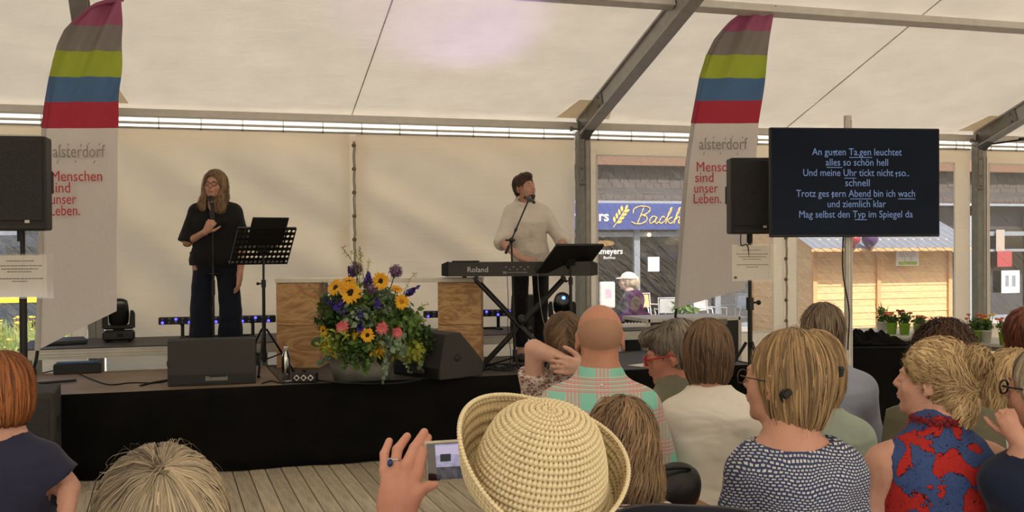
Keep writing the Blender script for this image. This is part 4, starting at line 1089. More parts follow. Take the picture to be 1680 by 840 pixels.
# ------------------------------------------------------------------ microphones and stands
M['mesh_metal'] = simple('microphone_mesh', (70, 70, 72), .35, .8, .4, 400, .8)
def microphone(p, d, label):
    d = Vector(d).normalized(); r = empty('microphone', p, 0, label, 'microphone')
    r['dir'] = 0; q = d.to_track_quat('Z', 'Y').to_matrix().to_4x4()
    MB().lathe([(0, .026), (.012, .024), (.021, .014), (.024, 0), (.021, -.014), (.018, -.024)], 16, q).build('grille', M['mesh_metal'], r)
    MB().lathe([(.0185, -.022), (.0195, -.026), (.0195, -.032), (.016, -.036)], 16, q).build('ring', M['steel'], r)
    MB().lathe([(.016, -.034), (.0155, -.05), (.011, -.17), (.009, -.18), (0, -.18)], 16, q).build('handle', M['black_plastic'], r)
    del r['dir']; return r
P1 = PD(346, 326, 8.93); microphone(P1, (-.15, .12, 1), 'microphone in the hand of the singer in black')
s1 = empty('microphone_stand', (P1.x+.012, P1.y-.03, SZ), 0, 'straight microphone stand between singer and monitor wedge', 'microphone stand', 'microphone stands on the stage')
MB().tube([(0, 0, .02), (0, 0, P1.z-SZ-.17)], .0095, 10).build('tube', M['black_metal'], s1)
MB().tube([(0, 0, .62), (0, 0, .74)], .015, 10).build('clutch', M['black_plastic'], s1)
MB().tube([(0, 0, P1.z-SZ-.20), (-.010, .02, P1.z-SZ-.10)], .019, 10).build('clip', M['black_plastic'], s1)
MB().lathe([(0, 0), (.125, 0), (.125, .012), (.03, .026), (0, .026)], 24).build('base', M['black_metal'], s1)
foot = PZ(845, 606, SZ); TOP = PY(839, 394, foot.y); MIC = PD(868, 326, 8.93)
s2 = empty('microphone_stand', (foot.x, foot.y, SZ), 0, 'boom microphone stand with tripod foot in front of the pianist', 'microphone stand', 'microphone stands on the stage')
L = lambda p: Vector(p)-Vector((foot.x, foot.y, SZ))
MB().tube([(0, 0, .08), L(TOP)*.5+Vector((0, 0, .0))], .012, 10).build('lower_tube', M['black_metal'], s2)
MB().tube([L(TOP)*.45, L(TOP)], .008, 10).build('upper_tube', M['black_metal'], s2)
dirb = (L(MIC)-L(TOP)).normalized()
MB().tube([L(TOP)-dirb*.10, L(MIC)-dirb*.02], .007, 8).build('boom', M['black_metal'], s2)
MB().sphere(L(TOP), .022, 10, 8).tube([L(TOP)-dirb*.12, L(TOP)-dirb*.05], .013, 8).tube([L(TOP)+Vector((-.05, 0, 0)), L(TOP)+Vector((.03, 0, 0))], .008, 8).build('joint', M['black_plastic'], s2)
MB().tube([L(MIC)-dirb*.30, L(MIC)-dirb*.27], .012, 8).build('cable_clip', M['black_plastic'], s2)
for k in range(3):
    a = R(-100+120*k); c_, s_ = math.cos(a), math.sin(a)
    MB().tube([(0, 0, .10), (c_*.28, s_*.28, .012)], .008, 6).sphere((c_*.28, s_*.28, .012), .012, 8, 6).build('leg', M['black_metal'], s2)
MB().tube([(0, 0, .06), (0, 0, .16)], .02, 10).build('hub', M['black_plastic'], s2)
md = (Vector(MIC)-PD(858, 308, 9.15)).normalized()
microphone(MIC, (-md.x, -md.y*1.2, -md.z*.6), 'microphone on the boom stand at the pianist’s mouth')

# ------------------------------------------------------------------ keyboard and its cross stand
KY = -YAW-R(.5); KC = PD(852.5, 440, 8.98)
kb = empty('stage_piano', (KC.x, KC.y, KC.z-.062), KY, 'long black stage piano with white lettering on its back', 'keyboard')
pr = [(-.145, 0), (-.145, .115), (-.06, .118), (-.03, .085), (.145, .08), (.145, 0)]
Lk = 1.275
o = MB().prism(pr, Lk-.12, basis((-Lk/2+.06, 0, 0), (0, 1, 0), (0, 0, 1), (1, 0, 0))).build('body', M['piano'] if 'piano' in M else simple('piano_casing', (36, 33, 32), .45, 0, .1, 40, .03), kb)
for s in (-1, 1):
    m = MB(); x0, x1 = s*(Lk/2-.06), s*Lk/2
    vs = [(x0, y, z) for y, z in ((-.148, -.002), (-.148, .125), (.148, .09), (.148, -.002))]+[(x1, y, z) for y, z in ((-.10, .006), (-.10, .10), (.12, .08), (.12, .006))]
    m.add(vs, [(0, 1, 2, 3), (7, 6, 5, 4), (0, 4, 5, 1), (1, 5, 6, 2), (2, 6, 7, 3), (3, 7, 4, 0)]); m.build('end_cheek', M['black_plastic'], kb)
MB().box((-.44, -.09, .122), (.22, .10, .012), ch=.003).build('raised_panel', M['black_plastic'], kb)
text('Roland', .062, M['sign_white'], kb, Matrix.Translation((-.34, -.1465, .035)) @ FACE, ext=.0006, bold=0)
b = MB(); 
for i in range(7): b.box((-.11+i*.03, -.147, .075-.02*(i % 2)), (.016, .004, .010))
b.box((-.02, -.147, .03), (.16, .003, .006)).box((-.12, -.147, .03), (.03, .003, .02)); b.build('sockets', M['steel'], kb)
wk = MB().box((0, 0, 0), (.0215, .13, .012), ch=.001).mesh(); wk.materials.append(M['white_plastic'])
for i in range(50): mobj('white_key', wk, None, kb, (-.545+i*.0222, .07, .088))
bk = MB().box((0, 0, 0), (.011, .085, .012), ch=.002).mesh(); bk.materials.append(M['black_plastic'])
for i in range(49):
    if i % 7 in (0, 1, 3, 4, 5): mobj('black_key', bk, None, kb, (-.534+i*.0222, .045, .098))
MB().lathe([(0, 0), (.018, 0), (.018, -.01), (0, -.01)], 10, Matrix.Translation((-.45, -.1, 0))).build('foot', M['rubber'], kb)
ks_ = empty('keyboard_stand', (KC.x, KC.y, SZ), KY, 'black double cross stand under the stage piano', 'keyboard stand')
hk = KC.z-.062-SZ
for y in (-.11, .11):
    for s in (-1, 1): MB().tube([(s*.36, y+.0*s, hk-.03), (-s*.30, y+.012*s, .03)], .017, 8).build('cross_tube', M['black_metal'], ks_)
for x in (-.36, .36): MB().tube([(x, -.17, hk-.018), (x, .17, hk-.018)], .017, 10).build('support_arm', M['black_metal'], ks_)
for x in (-.30, .30): MB().tube([(x, -.22, .018), (x, .22, .018)], .016, 10).build('foot_bar', M['black_metal'], ks_)
MB().lathe([(0, -.15), (.03, -.15), (.03, .15), (0, .15)], 12, Matrix.Translation((.015, 0, hk*.53)) @ Matrix.Rotation(R(90), 4, 'X')).build('pivot', M['black_plastic'], ks_)

# ------------------------------------------------------------------ small things on the stage
p = PZ(471, 624, SZ); bo = empty('drinking_bottle', (p.x, p.y+.06, SZ), 0, 'shiny steel drinking bottle at the stage front edge', 'bottle')
MB().lathe([(0, 0), (.032, 0), (.034, .006), (.034, .165), (.028, .195), (.018, .212), (.018, .218)], 20).build('body', M['chrome'], bo)
MB().lathe([(0, .252), (.017, .252), (.0195, .245), (.0195, .219), (0, .219)], 16).build('cap', M['alu_light'], bo)
p = PZ(502, 628, SZ); bx = empty('distribution_box', (p.x, p.y+.05, SZ), -YAW-.05, 'small black box with three white sockets beside the bottle', 'power box')
MB().box((0, 0, .037), (.18, .09, .07), ch=.006).build('case', M['black_plastic'], bx)
for x in (-.052, 0, .052):
    MB().box((x, -.047, .037), (.034, .004, .034), rot=(0, R(45), 0)).build('socket', M['white_plastic'], bx)
    MB().lathe([(0, 0), (.012, 0), (.012, .002), (0, .002)], 12, Matrix.Translation((x, -.0495, .037)) @ FACE).build('socket_hole', M['black_plastic'], bx)
MB().sphere((-.01, .01, .075), .018, 10, 6).build('cable_gland', M['rubber'], bx)
p = PZ(455, 628, SZ); o = MB().box((p.x+.13, p.y+.03, SZ+.004), (.12, .06, .006), rot=(0, 0, .3)).build('paper_note', M['paper']); tag(o, 'small white paper lying in front of the steel bottle', 'paper')
def cable(pts, label, r=.0055, mat='rubber'):
    o = MB().tube(bez(pts, 60), r, 6).build('cable', M[mat]); return tag(o, label, 'cable')
zc = SZ+.006
def stg(*pp): return [PZ(x, y, zc) for x, y in pp]
cable(stg((70, 612), (108, 606), (150, 622), (180, 631), (215, 628), (255, 628), (272, 625)), 'black cable winding over the brown deck left of the monitor wedge')
cable(stg((230, 633), (250, 628), (275, 624), (284, 625)), 'short thick black cable at the left end of the singer’s monitor wedge', .008)
cable(stg((522, 624), (560, 628), (640, 629), (690, 623)), 'black cable running in front of the flower tub')
cable(stg((430, 629), (445, 625), (460, 628), (480, 626)), 'black cable between monitor wedge and white paper')
rr = random.Random(9)
for i in range(7):
    x, y = 780+i*12, 606+rr.uniform(-4, 4); P0 = [(x-rr.uniform(10, 40), y+rr.uniform(-6, 6)), (x, y-rr.uniform(2, 9)), (x+rr.uniform(10, 30), y+rr.uniform(-4, 6)), (x+rr.uniform(30, 60), y+rr.uniform(-6, 5))]
    o = cable([PZ(a, min(max(b2, 597), 612), zc+.003*i) for a, b2 in P0], ['leftmost black cable of the tangle beneath the stage piano', 'second black cable from the left beneath the stage piano', 'black cable looping by the boom stand foot', 'black cable crossing behind the boom stand foot', 'black cable beneath the crossing tubes of the piano stand', 'black cable reaching towards the right piano stand foot', 'rightmost black cable of the tangle beneath the stage piano'][i])
kp = lambda x, y, d=8.9: PD(x, y, d)
cable([kp(832, 452), kp(834, 500), kp(833, 540), kp(838, 580), PZ(835, 603, zc)], 'thin cable hanging from the left half of the stage piano', .003)
cable([kp(882, 445, 8.8), kp(884, 480, 8.75), kp(890, 520, 8.75), kp(898, 555, 8.75), PZ(893, 603, zc)], 'light grey cable hanging from the right half of the stage piano', .0035, 'steel')
# adapter boxes on the riser, left
p = PZ(112, 556, RZ); o = empty('closed_laptop', (p.x, 10.0, RZ), .2, 'dark closed laptop lying on the left end of the riser', 'laptop')
MB().box((0, 0, .015), (.36, .26, .022), ch=.006).build('base', M['black_plastic'], o); MB().box((.02, .02, .036), (.34, .24, .012), rot=(R(4), 0, 0), ch=.004).build('lid', M['black_plastic'], o)
p = PZ(140, 600, SZ); o = empty('tool_case', (p.x-.02, 9.42, SZ), 0, 'dark case with blue lid on the stage below the riser', 'case')
MB().box((0, -.0, .04), (.36, .10, .08), ch=.006).build('case_body', M['black_plastic'], o); MB().box((0, 0, .087), (.32, .09, .014), ch=.004).build('lid', simple('blue_lid', (38, 78, 128), .5), o)
# flight case right of the riser
fc0, fc1 = PY(1063, 522, 9.9), PY(1214, 522, 9.9)
fc = empty('flight_case', ((fc0.x+fc1.x)/2, 10.2, 0), 0, 'black flight case with silver edges and latches behind the stage', 'case')
fw, fh = fc1.x-fc0.x, PY(1140, 521, 9.9).z
MB().box((0, 0, fh/2+.04), (fw-.02, .60, fh-.10), ch=.004).build('panels', M['black_plastic'], fc)
b = MB()
for z in (fh-.02, .10):
    b.box((0, -.30, z), (fw, .02, .035)).box((0, .30, z), (fw, .02, .035)).box((-fw/2, 0, z), (.02, .6, .035)).box((fw/2, 0, z), (.02, .6, .035))
for x in (-1, 1):
    for y in (-1, 1): b.box((x*(fw/2-.005), y*.295, fh/2+.04), (.035, .03, fh-.09))
b.box((0, 0, fh-.008), (fw, .6, .012)); b.build('edges', M['alu_light'], fc)
for x in (-.27, .27): MB().box((x*fw/.9, -.318, fh-.05), (.10, .016, .06), ch=.004).build('latch', M['steel'], fc)
for x in (-1, 1):
    for y in (-1, 1): MB().lathe([(0, -.015), (.045, -.015), (.045, .015), (0, .015)], 14, Matrix.Translation((x*(fw/2-.09), y*.22, .045)) @ FACE).build('castor', M['rubber'], fc)
# small white mixing desk things at the stage's right rear
o = empty('mixing_desk', (PY(1030, 538, 10.1).x, 10.0, RZ), 0, 'white topped mixer on the right end of the riser, below the magenta raincoat', 'mixer')
MB().box((0, 0, .02), (.30, .20, .04), ch=.006).build('case_body', M['white_plastic'], o); MB().box((-.12, .02, .05), (.05, .12, .02)).build('side', M['black_plastic'], o)
for i in range(5): MB().lathe([(0, 0), (.008, 0), (.007, .016), (0, .016)], 8, Matrix.Translation((-.06+i*.035, -.03, .04))).build('knob', M['black_plastic'], o)
o = MB().box((0, 0, 0), (.21, .30, .003), rot=(0, 0, .4)).build('paper_note', M['paper'], None, PZ(1066, 600, SZ+.003)); tag(o, 'white sheet of paper on the stage in front of the red glasses', 'paper')

# ------------------------------------------------------------------ tables on the right with pots
tx, ty = 6.78, 8.15
M['grey_table'] = simple('grey_white_table_top', (196, 194, 184), .5, 0, .04, 8, .03)
def ftable(c, yaw, w, d, h, top, label):
    r = empty('folding_table', (c[0], c[1], 0), yaw, label, 'table')
    MB().box((0, 0, h-.014), (w, d, .028), ch=.004).build('table_top', top, r)
    MB().box((0, 0, h-.05), (w-.2, d-.16, .04)).build('frame', M['alu'], r)
    for x in (-w/2+.12, w/2-.12):
        for y in (-d/2+.1, d/2-.1): MB().tube([(x, y, h-.04), (x, y, 0)], .014, 8).build('leg', M['alu'], r)
    return r
ftable((6.88, 8.10), R(-72), 2.4, .62, .75, M['grey_table'], 'pale table with potted flowers in front of the right windows')
# black cloth covered block with a heap of cloth
K0, K1 = PZ(1398, 572, .78), PZ(1604, 571, .78)
kw = (K1-K0).length; kyaw = math.atan2((K1-K0).y, (K1-K0).x); kc = (K0+K1)/2
ct = empty('covered_table', (kc.x-.27*math.sin(kyaw), kc.y+.27*math.cos(kyaw), 0), kyaw, 'table fully draped in black cloth, below the screen', 'table')
MB().box((0, 0, .77), (kw, .52, .02)).build('table_top', M['black_cloth'], ct)
for x in (-kw/2+.05, kw/2-.05):
    for y in (-.21, .21): MB().tube([(x, y, .76), (x, y, 0)], .016, 8).build('leg', M['alu'], ct)
sk2 = skirt_pts([(-kw/2-.01, .265), (-kw/2-.01, -.265), (kw/2+.01, -.265), (kw/2+.01, .265), (-kw/2-.01, .265)]); vs = []; fs = []
for j, (p, nn) in enumerate(sk2):
    u = j*.012
    for k in range(5):
        f = k/4; q = p+nn*(.006+(.003+.012*f)*math.sin(u*8+1.1*math.sin(u*2))); vs.append((q.x, q.y, .785-.78*f))
for j in range(len(sk2)-1):
    for k in range(4): a = j*5+k; fs.append((a, a+5, a+6, a+1))
o = MB().add(vs, fs, True).build('drape', M['black_cloth'], ct); o.modifiers.new('t', 'SOLIDIFY').thickness = .003
# heap
hp0 = PZ(1435, 565, .79); vs = []; fs = []; nx, ny = 46, 26
for s in (0,):
    for j in range(ny+1):
        for i in range(nx+1):
            u, v = i/nx*2-1, j/ny*2-1
            e = max(0, 1-abs(u)**3)*max(0, 1-v**4)
            h_ = (.19*math.exp(-((u+.62)/.30)**2)+.06+.03*math.sin(5*u+3*v)+.022*math.sin(11*u-7*v+2*math.sin(3*u))+.012*math.sin(23*u+13*v))*e
            vs.append((u*.36+.02*math.sin(3*v), v*.20, max(h_, .004)))
for j in range(ny):
    for i in range(nx): a = j*(nx+1)+i; fs.append((a, a+1, a+nx+2, a+nx+1))
o = MB().add(vs, fs, True).build('cloth_heap', M['black_cloth'], None, (PZ(1435, 565, .79).x, PZ(1435, 565, .79).y+.16, .787)); o.rotation_euler = (0, 0, kyaw); o.modifiers.new('t', 'SOLIDIFY').thickness = .004
tag(o, 'crumpled heap of black cloth on the draped table under the screen', 'cloth')
# pots
M['pot_green'] = simple('lime_green_pot', (140, 182, 62), .45, 0, .03, 20, 0); M['pot_white'] = simple('white_pot', (222, 220, 214), .45, 0, .03, 20, 0)
fcol = {k: leafmat(k+'_blossom', a, b) for k, a, b in (('orange', (214, 104, 66), (236, 140, 96)), ('yellow', (232, 190, 50), (248, 214, 90)), ('red', (150, 60, 60), (190, 90, 80)), ('salmon', (222, 130, 104), (240, 164, 140)))}
def potted(px, py, pot, fl, hgt, label, seed, z=.75, s=1.0):
    p = PZ(px, py, z); r = empty('potted_plant', (p.x, p.y, z), 0, label, 'plant', 'potted flowers on the pale table')
    MB().lathe([(0, 0), (.040*s, 0), (.052*s, .10*s), (.056*s, .10*s), (.056*s, .108*s), (.048*s, .108*s), (.046*s, .09*s), (0, .09*s)], 18).build('pot', M[pot], r)
    tag(MB().add(*leaf_cloud(150, (0, 0, .10*s+hgt*.42), (.05, .05, hgt*.42), .038, seed)).build('leaves', M['leaf'], r), kind='stuff')
    rg = random.Random(seed); st_ = MB(); 
    for i in range(7 if fl else 5):
        x, y, zz = rg.uniform(-.06, .06), rg.uniform(-.06, .06), .10*s+hgt*rg.uniform(.8, 1.12)
        st_.tube([(x*.2, y*.2, .09*s), (x*.7, y*.7, zz*.6), (x, y, zz)], .0025, 5)
        if fl:
            b = MB().sphere((x, y, zz), .018, 9, 6, (1, 1, .55)); b.build('blossom', fcol[fl], r)
    st_.build('stems', M['leaf'], r)
potted(1447, 546, 'pot_white', None, .18, 'tall leafy plant in a white pot, first from the screen pole', 11)
potted(1463, 548, 'pot_green', 'orange', .10, 'orange flowers in a lime pot, second from the screen pole', 12)
potted(1484, 549, 'pot_green', 'red', .12, 'dark red flowers in a lime pot, third from the screen pole', 13)
potted(1508, 551, 'pot_green', 'salmon', .08, 'low salmon flowers in a lime pot behind the dark curly head', 14)
potted(1600, 562, 'pot_green', 'orange', .13, 'orange flowers in a lime pot just right of the dark curly head', 15)
potted(1617, 562, 'pot_white', 'yellow', .13, 'yellow flowers in a white pot near the right window post', 16)
potted(1649, 566, 'pot_green', 'salmon', .11, 'salmon flowers in a lime pot near the right edge', 17)
potted(1673, 566, 'pot_white', 'yellow', .10, 'yellow flowers in a white pot at the right edge of the picture', 18)
# clear hoop of a glass lantern on the table
p = PZ(1560, 556, .75); o = empty('glass_lantern', (p.x, p.y, .75), 0, 'clear round glass globe lantern behind the dark curly head', 'lantern')
MB().lathe([(.0, .0), (.05, .002), (.09, .05), (.10, .10), (.085, .155), (.05, .185), (.045, .19)], 24).build('globe', M['shop_glass'], o)
# ------------------------------------------------------------------ tub with summer flowers
TD = 8.28
tc = PD(594, 600, TD); tub = empty('zinc_tub', (tc.x, tc.y, SZ), -YAW*.6, 'oval grey zinc tub holding the big flower arrangement', 'tub')
t = NT('zinc'); n = t.noise(t.coord(), 7, 4, .6); M['zinc'] = t.pbr(t.ramp(n, [(.3, s2l((120, 120, 116))), (.7, s2l((158, 158, 152)))]), .5, .35, t.bump(n, .1, .003))
MB().lathe([(0, .012), (.20, .012), (.205, 0), (.212, 0), (.24, .10), (.262, .19), (.268, .19), (.268, .20), (.255, .20), (.235, .10), (.20, .03), (0, .03)], 40, None, True, 1, .72).build('body', M['zinc'], tub)
for s in (-1, 1): MB().tube(bez([(s*.262, -.05, .165), (s*.295, -.04, .15), (s*.30, 0, .13), (s*.295, .04, .15), (s*.262, .05, .165)], 16), .006, 6).build('handle', M['zinc'], tub)
MB().lathe([(0, .15), (.24, .15)], 30, None, True, 1, .70).build('soil', M['soil'], tub)
CC = Vector((tc.x, tc.y, SZ+.42))
def fpos(px, py, f=1.0):
    """flower on the front of the dome, f how far out"""
    p = PD(px, py, TD); dx = (p-CC).dot(cRh); dz = p.z-CC.z
    d = math.sqrt(max(.0, .155-(dx*.85)**2-(max(0, dz)*.62)**2))*f
    return PD(px, py, TD-d)
M['sun_petal'] = leafmat('sunflower_petals', (236, 164, 14), (252, 204, 40), .25); M['sun_disc'] = simple('sunflower_disc', (44, 24, 14), .9, 0, .3, 160, .8)
M['sun_disc2'] = simple('golden_disc', (176, 116, 20), .9, 0, .2, 160, .8)
M['stem'] = simple('green_stem', (74, 98, 44), .7); M['leaf_dark'] = leafmat('dark_green_leaves', (40, 66, 30), (82, 110, 52)); M['leaf_grey'] = leafmat('eucalyptus_leaves', (112, 136, 110), (156, 176, 146), .2)
M['leaf_lime'] = leafmat('lime_leaves', (128, 146, 52), (190, 192, 80))
M['allium'] = leafmat('allium_florets', (104, 76, 112), (150, 118, 156), .2); M['delph'] = leafmat('delphinium_florets', (48, 34, 120), (92, 72, 172), .2)
M['pink'] = leafmat('pink_petals', (226, 92, 112), (244, 150, 156), .25); M['pink_disc'] = simple('pink_disc', (206, 120, 96), .9, 0, .2, 200, .5)
def stemto(r, p, base=None):
    """stem from the tub to the flower, in world coordinates shifted to r"""
    b = base or Vector((tc.x+(p.x-tc.x)*.35, tc.y+(p.y-tc.y)*.3, SZ+.16))
    m = b*.5+Vector(p)*.5+Vector((0, .02, .03)); o = r.location
    MB().tube(bez([b-o, m-o, Vector(p)-o], 12), .004, 6).build('stem', M['stem'], r)
def petal_ring(m, n, r0, L, W, cup, Mx, seed, jit=.15, curl=.2):
    rg = random.Random(seed)
    for i in range(n):
        a = 2*math.pi*i/n+rg.uniform(-jit, jit); l = L*rg.uniform(.85, 1.12); c_ = cup+rg.uniform(-.12, .12)
        q = Mx @ Matrix.Rotation(a, 4, 'Z') @ Matrix.Rotation(-c_, 4, 'Y')
        vs = [(r0*.8, -W*.18, 0), (r0*.8, W*.18, 0), (r0+l*.35, W*.5, l*.03), (r0+l*.7, W*.42, -l*curl*.2), (r0+l, 0, -l*curl), (r0+l*.7, -W*.42, -l*curl*.2), (r0+l*.35, -W*.5, l*.03), (r0+l*.5, 0, -.004+l*.05)]
        m.add(vs, [(0, 1, 7), (1, 2, 7), (2, 3, 7), (3, 4, 7), (4, 5, 7), (5, 6, 7), (6, 0, 7)], True, q)
def face_mat(nrm): return Vector(nrm).to_track_quat('Z', 'Y').to_matrix().to_4x4()
def sunflower(px, py, rad, nrm, label, gold=False, seed=1, f=1.0):
    p = fpos(px, py, f*1.14); r = empty('sunflower', p, 0, label, 'flower', 'sunflowers in the zinc tub'); R_ = rad*TD/FPX
    nv_ = (cRh*nrm[0]+ZUP*nrm[1]-cFh*nrm[2]).normalized(); Mx = face_mat(nv_)
    m = MB(); petal_ring(m, 19, R_*.36, R_*.66, R_*.26, .12, Mx, seed); petal_ring(m, 17, R_*.34, R_*.58, R_*.24, .32, Mx, seed+5); m.build('petals', M['sun_petal'], r)
    MB().lathe([(0, R_*.10), (R_*.2, R_*.11), (R_*.38, R_*.06), (R_*.42, 0), (R_*.3, -R_*.12), (0, -R_*.16)], 18, Mx).build('disc', M['sun_disc2' if gold else 'sun_disc'], r)
    m = MB(); petal_ring(m, 10, R_*.1, R_*.5, R_*.3, -.2, Mx @ Matrix.Translation((0, 0, -R_*.14)), seed+9); m.build('sepals', M['leaf_dark'], r); stemto(r, p-nv_*R_*.15); return r
sunflower(575, 480, 18, (0, .1, 1), 'largest sunflower, dark centre facing the audience', seed=2)
sunflower(551, 472, 15, (-.5, .5, .8), 'sunflower tilting up left, leftmost of the upper ones', seed=3)
sunflower(572, 462, 14, (-.1, .9, .4), 'sunflower seen from the side above the largest one', seed=4, f=.8)
sunflower(624, 461, 15, (.5, .1, .8), 'sunflower turned right beneath the right purple allium', seed=5)
sunflower(659, 495, 13, (.4, .1, .8), 'golden sunflower with yellow centre at the right edge', True, 6)
sunflower(651, 475, 11, (.4, .9, .4), 'sunflower seen from the side above the golden one', True, 7)
sunflower(603, 550, 12, (0, .1, 1), 'small sunflower with dark centre between the pink flowers', seed=8)
sunflower(531, 543, 11, (-.7, -.1, .6), 'half hidden sunflower at the lower left of the bouquet', seed=9)
def allium(px, py, rad, label, seed, f=.7):
    p = fpos(px, py, f); r = empty('allium', p, 0, label, 'flower', 'purple alliums in the zinc tub'); R_ = rad*TD/FPX; rg = np.random.default_rng(seed); m = MB()
    for i in range(150):
        d = rg.normal(0, 1, 3); d /= np.linalg.norm(d); q = d*R_*rg.uniform(.82, 1); mx = Matrix.Translation(q) @ face_mat(d); w = R_*.17
        m.add([(-w, 0, 0), (-w*.3, -w*.3, .001), (0, -w, 0), (w*.3, -w*.3, .001), (w, 0, 0), (w*.3, w*.3, .001), (0, w, 0), (-w*.3, w*.3, .001)], [tuple(range(8))], False, mx @ Matrix.Rotation(rg.uniform(0, 3), 4, 'Z'))
    tag(m.build('florets', M['allium'], r), kind='stuff'); MB().sphere((0, 0, 0), R_*.72, 12, 8).build('core', simple('allium_core_%d' % seed, (86, 66, 92), .9), r); stemto(r, p); return r
allium(585, 441, 12, 'purple allium ball highest on the left side', 21, .2); allium(649, 445, 12.5, 'purple allium ball standing highest on the right', 22, .4); allium(610, 470, 13, 'purple allium ball in the middle of the bouquet', 23, 1)
def spike(px, py, px2, py2, label, seed, f=1.0):
    a, b_ = fpos(px, py, f*1.1), fpos(px2, py2, f*1.1); r = empty('delphinium', a, 0, label, 'flower', 'blue violet delphiniums in the zinc tub'); rg = np.random.default_rng(seed); m = MB(); L = b_-a
    for i in range(46):
        u = rg.uniform(0, 1); d = Vector(rg.normal(0, 1, 3)).normalized(); q = L*u+d*(.026*(1.1-u*.7)); mx = Matrix.Translation(q) @ face_mat(d) @ Matrix.Rotation(rg.uniform(0, 3), 4, 'Z'); w = .016*(1.1-u*.6)
        m.add([(-w, 0, 0), (-w*.5, -w*.8, .002), (w*.4, -w*.9, 0), (w, 0, .002), (w*.4, w*.9, 0), (-w*.5, w*.8, .002), (0, 0, -.006)], [(0, 1, 6), (1, 2, 6), (2, 3, 6), (3, 4, 6), (4, 5, 6), (5, 0, 6)], False, mx)
    tag(m.build('florets', M['delph'], r), kind='stuff'); stemto(r, a); MB().tube([(0, 0, 0), tuple(L)], .003, 5).build('stalk', M['stem'], r); return r
spike(603, 464, 605, 447, 'blue violet delphinium just above the middle allium', 31); spike(556, 506, 530, 490, 'blue violet delphinium reaching left over the pine box', 32); spike(565, 514, 545, 497, 'blue violet delphinium below the left sunflowers', 33)
spike(560, 498, 566, 484, 'blue violet delphinium close under the largest sunflower', 37)
spike(621, 503, 617, 489, 'blue violet delphinium right of the bouquet centre', 34); spike(590, 522, 592, 510, 'small delphinium above the small sunflower', 35); spike(668, 483, 688, 470, 'blue violet delphinium pointing up at the right edge', 36, .6)
spike(578, 452, 573, 438, 'delphinium half hidden behind the left allium', 38, .1); spike(591, 540, 592, 533, 'smallest delphinium just above the lowest sunflower', 39)
def gerbera(px, py, rad, nrm, label, seed):
    p = fpos(px, py, 1.22); r = empty('gerbera', p, 0, label, 'flower', 'pink gerberas in the zinc tub'); R_ = rad*TD/FPX; Mx = face_mat((cRh*nrm[0]+ZUP*nrm[1]-cFh*nrm[2]).normalized()); m = MB()
    for k, (l, c_) in enumerate(((.8, .1), (.66, .35), (.45, .7))): petal_ring(m, 22-4*k, R_*.2, R_*l, R_*.17, c_, Mx, seed+k, .1)
    m.build('petals', M['pink'], r); MB().lathe([(0, R_*.2), (R_*.15, R_*.2), (R_*.24, R_*.08), (0, -R_*.1)], 12, Mx).build('disc', M['pink_disc'], r); stemto(r, p); return r
gerbera(562, 537, 12, (-.1, .2, 1), 'pink gerbera on the left', 41); gerbera(627, 539, 11.5, (-.1, .2, 1), 'pink gerbera in the middle, facing the audience', 43); gerbera(652, 546, 10, (.4, .1, .8), 'smaller pink gerbera turned right', 45)
# greenery: nobody could count it
fo = empty('greenery', (tc.x, tc.y, SZ+.16), 0, 'dense green foliage filling the flower arrangement', 'foliage')
def cloud_at(px, py, rx, rz, n, size, mat, seed, f=.8, nm='leaves', fl=1.0):
    p = fpos(px, py, f)-fo.location; vs, fs = leaf_cloud(n, p, (rx, rx*.75, rz), size, seed, fl); tag(MB().add(vs, fs, False).build(nm, mat, fo), kind='stuff')
cloud_at(603, 535, .34, .26, 1500, .07, M['leaf_dark'], 51, .25); cloud_at(603, 515, .28, .22, 800, .05, M['leaf'], 52, .45); cloud_at(600, 562, .33, .10, 700, .055, M['leaf'], 53, .6)
cloud_at(545, 515, .13, .16, 260, .06, M['leaf_dark'], 54, .8); cloud_at(655, 530, .17, .18, 420, .06, M['leaf'], 55, .7); cloud_at(545, 570, .12, .06, 140, .045, M['leaf_lime'], 56, 1); cloud_at(672, 575, .13, .09, 240, .05, M['leaf_lime'], 57, .8)
cloud_at(588, 520, .13, .09, 110, .045, M['leaf_grey'], 58, .95, 'eucalyptus_leaves', 1.5); cloud_at(640, 565, .14, .07, 150, .05, M['leaf_grey'], 59, 1.0, 'eucalyptus_leaves', 1.5); cloud_at(588, 584, .11, .07, 130, .04, M['leaf_dark'], 60, 1.0)
cloud_at(560, 548, .20, .05, 90, .04, M['leaf_lime'], 61, 1.05); cloud_at(620, 572, .06, .05, 60, .04, M['sun_petal'], 62, 1.05, 'yellow_florets'); cloud_at(542, 568, .05, .06, 50, .035, M['sun_petal'], 63, 1.05, 'yellow_florets'); cloud_at(585, 550, .05, .02, 30, .035, M['sun_petal'], 64, 1.05, 'yellow_florets'); cloud_at(690, 555, .1, .15, 220, .05, M['leaf_dark'], 65, .3); cloud_at(632, 500, .12, .14, 200, .055, M['leaf_grey'], 66, .6)
def trail(pts, mat, n, size, seed, nm, f=1.0, side=1.0):
    q = bez([fpos(x, y, f)-fo.location for x, y in pts], 24); rg = np.random.default_rng(seed); m = MB(); m.tube(q, .0025, 5)
    for i in range(n):
        c = q[int(rg.uniform(0.1, 1)*(len(q)-1))]; a = Vector(rg.normal(0, 1, 3)).normalized(); b_ = a.cross(Vector(rg.normal(0, 1, 3))).normalized(); L = size*rg.uniform(.6, 1.2); W = L*.45*side
        m.add([tuple(c), tuple(c+a*L*.3+b_*W), tuple(c+a*L*.8+b_*W*.8), tuple(c+a*L), tuple(c+a*L*.8-b_*W*.8), tuple(c+a*L*.3-b_*W)], [(0, 1, 2, 3, 4, 5)])
    m.build(nm, mat, fo)
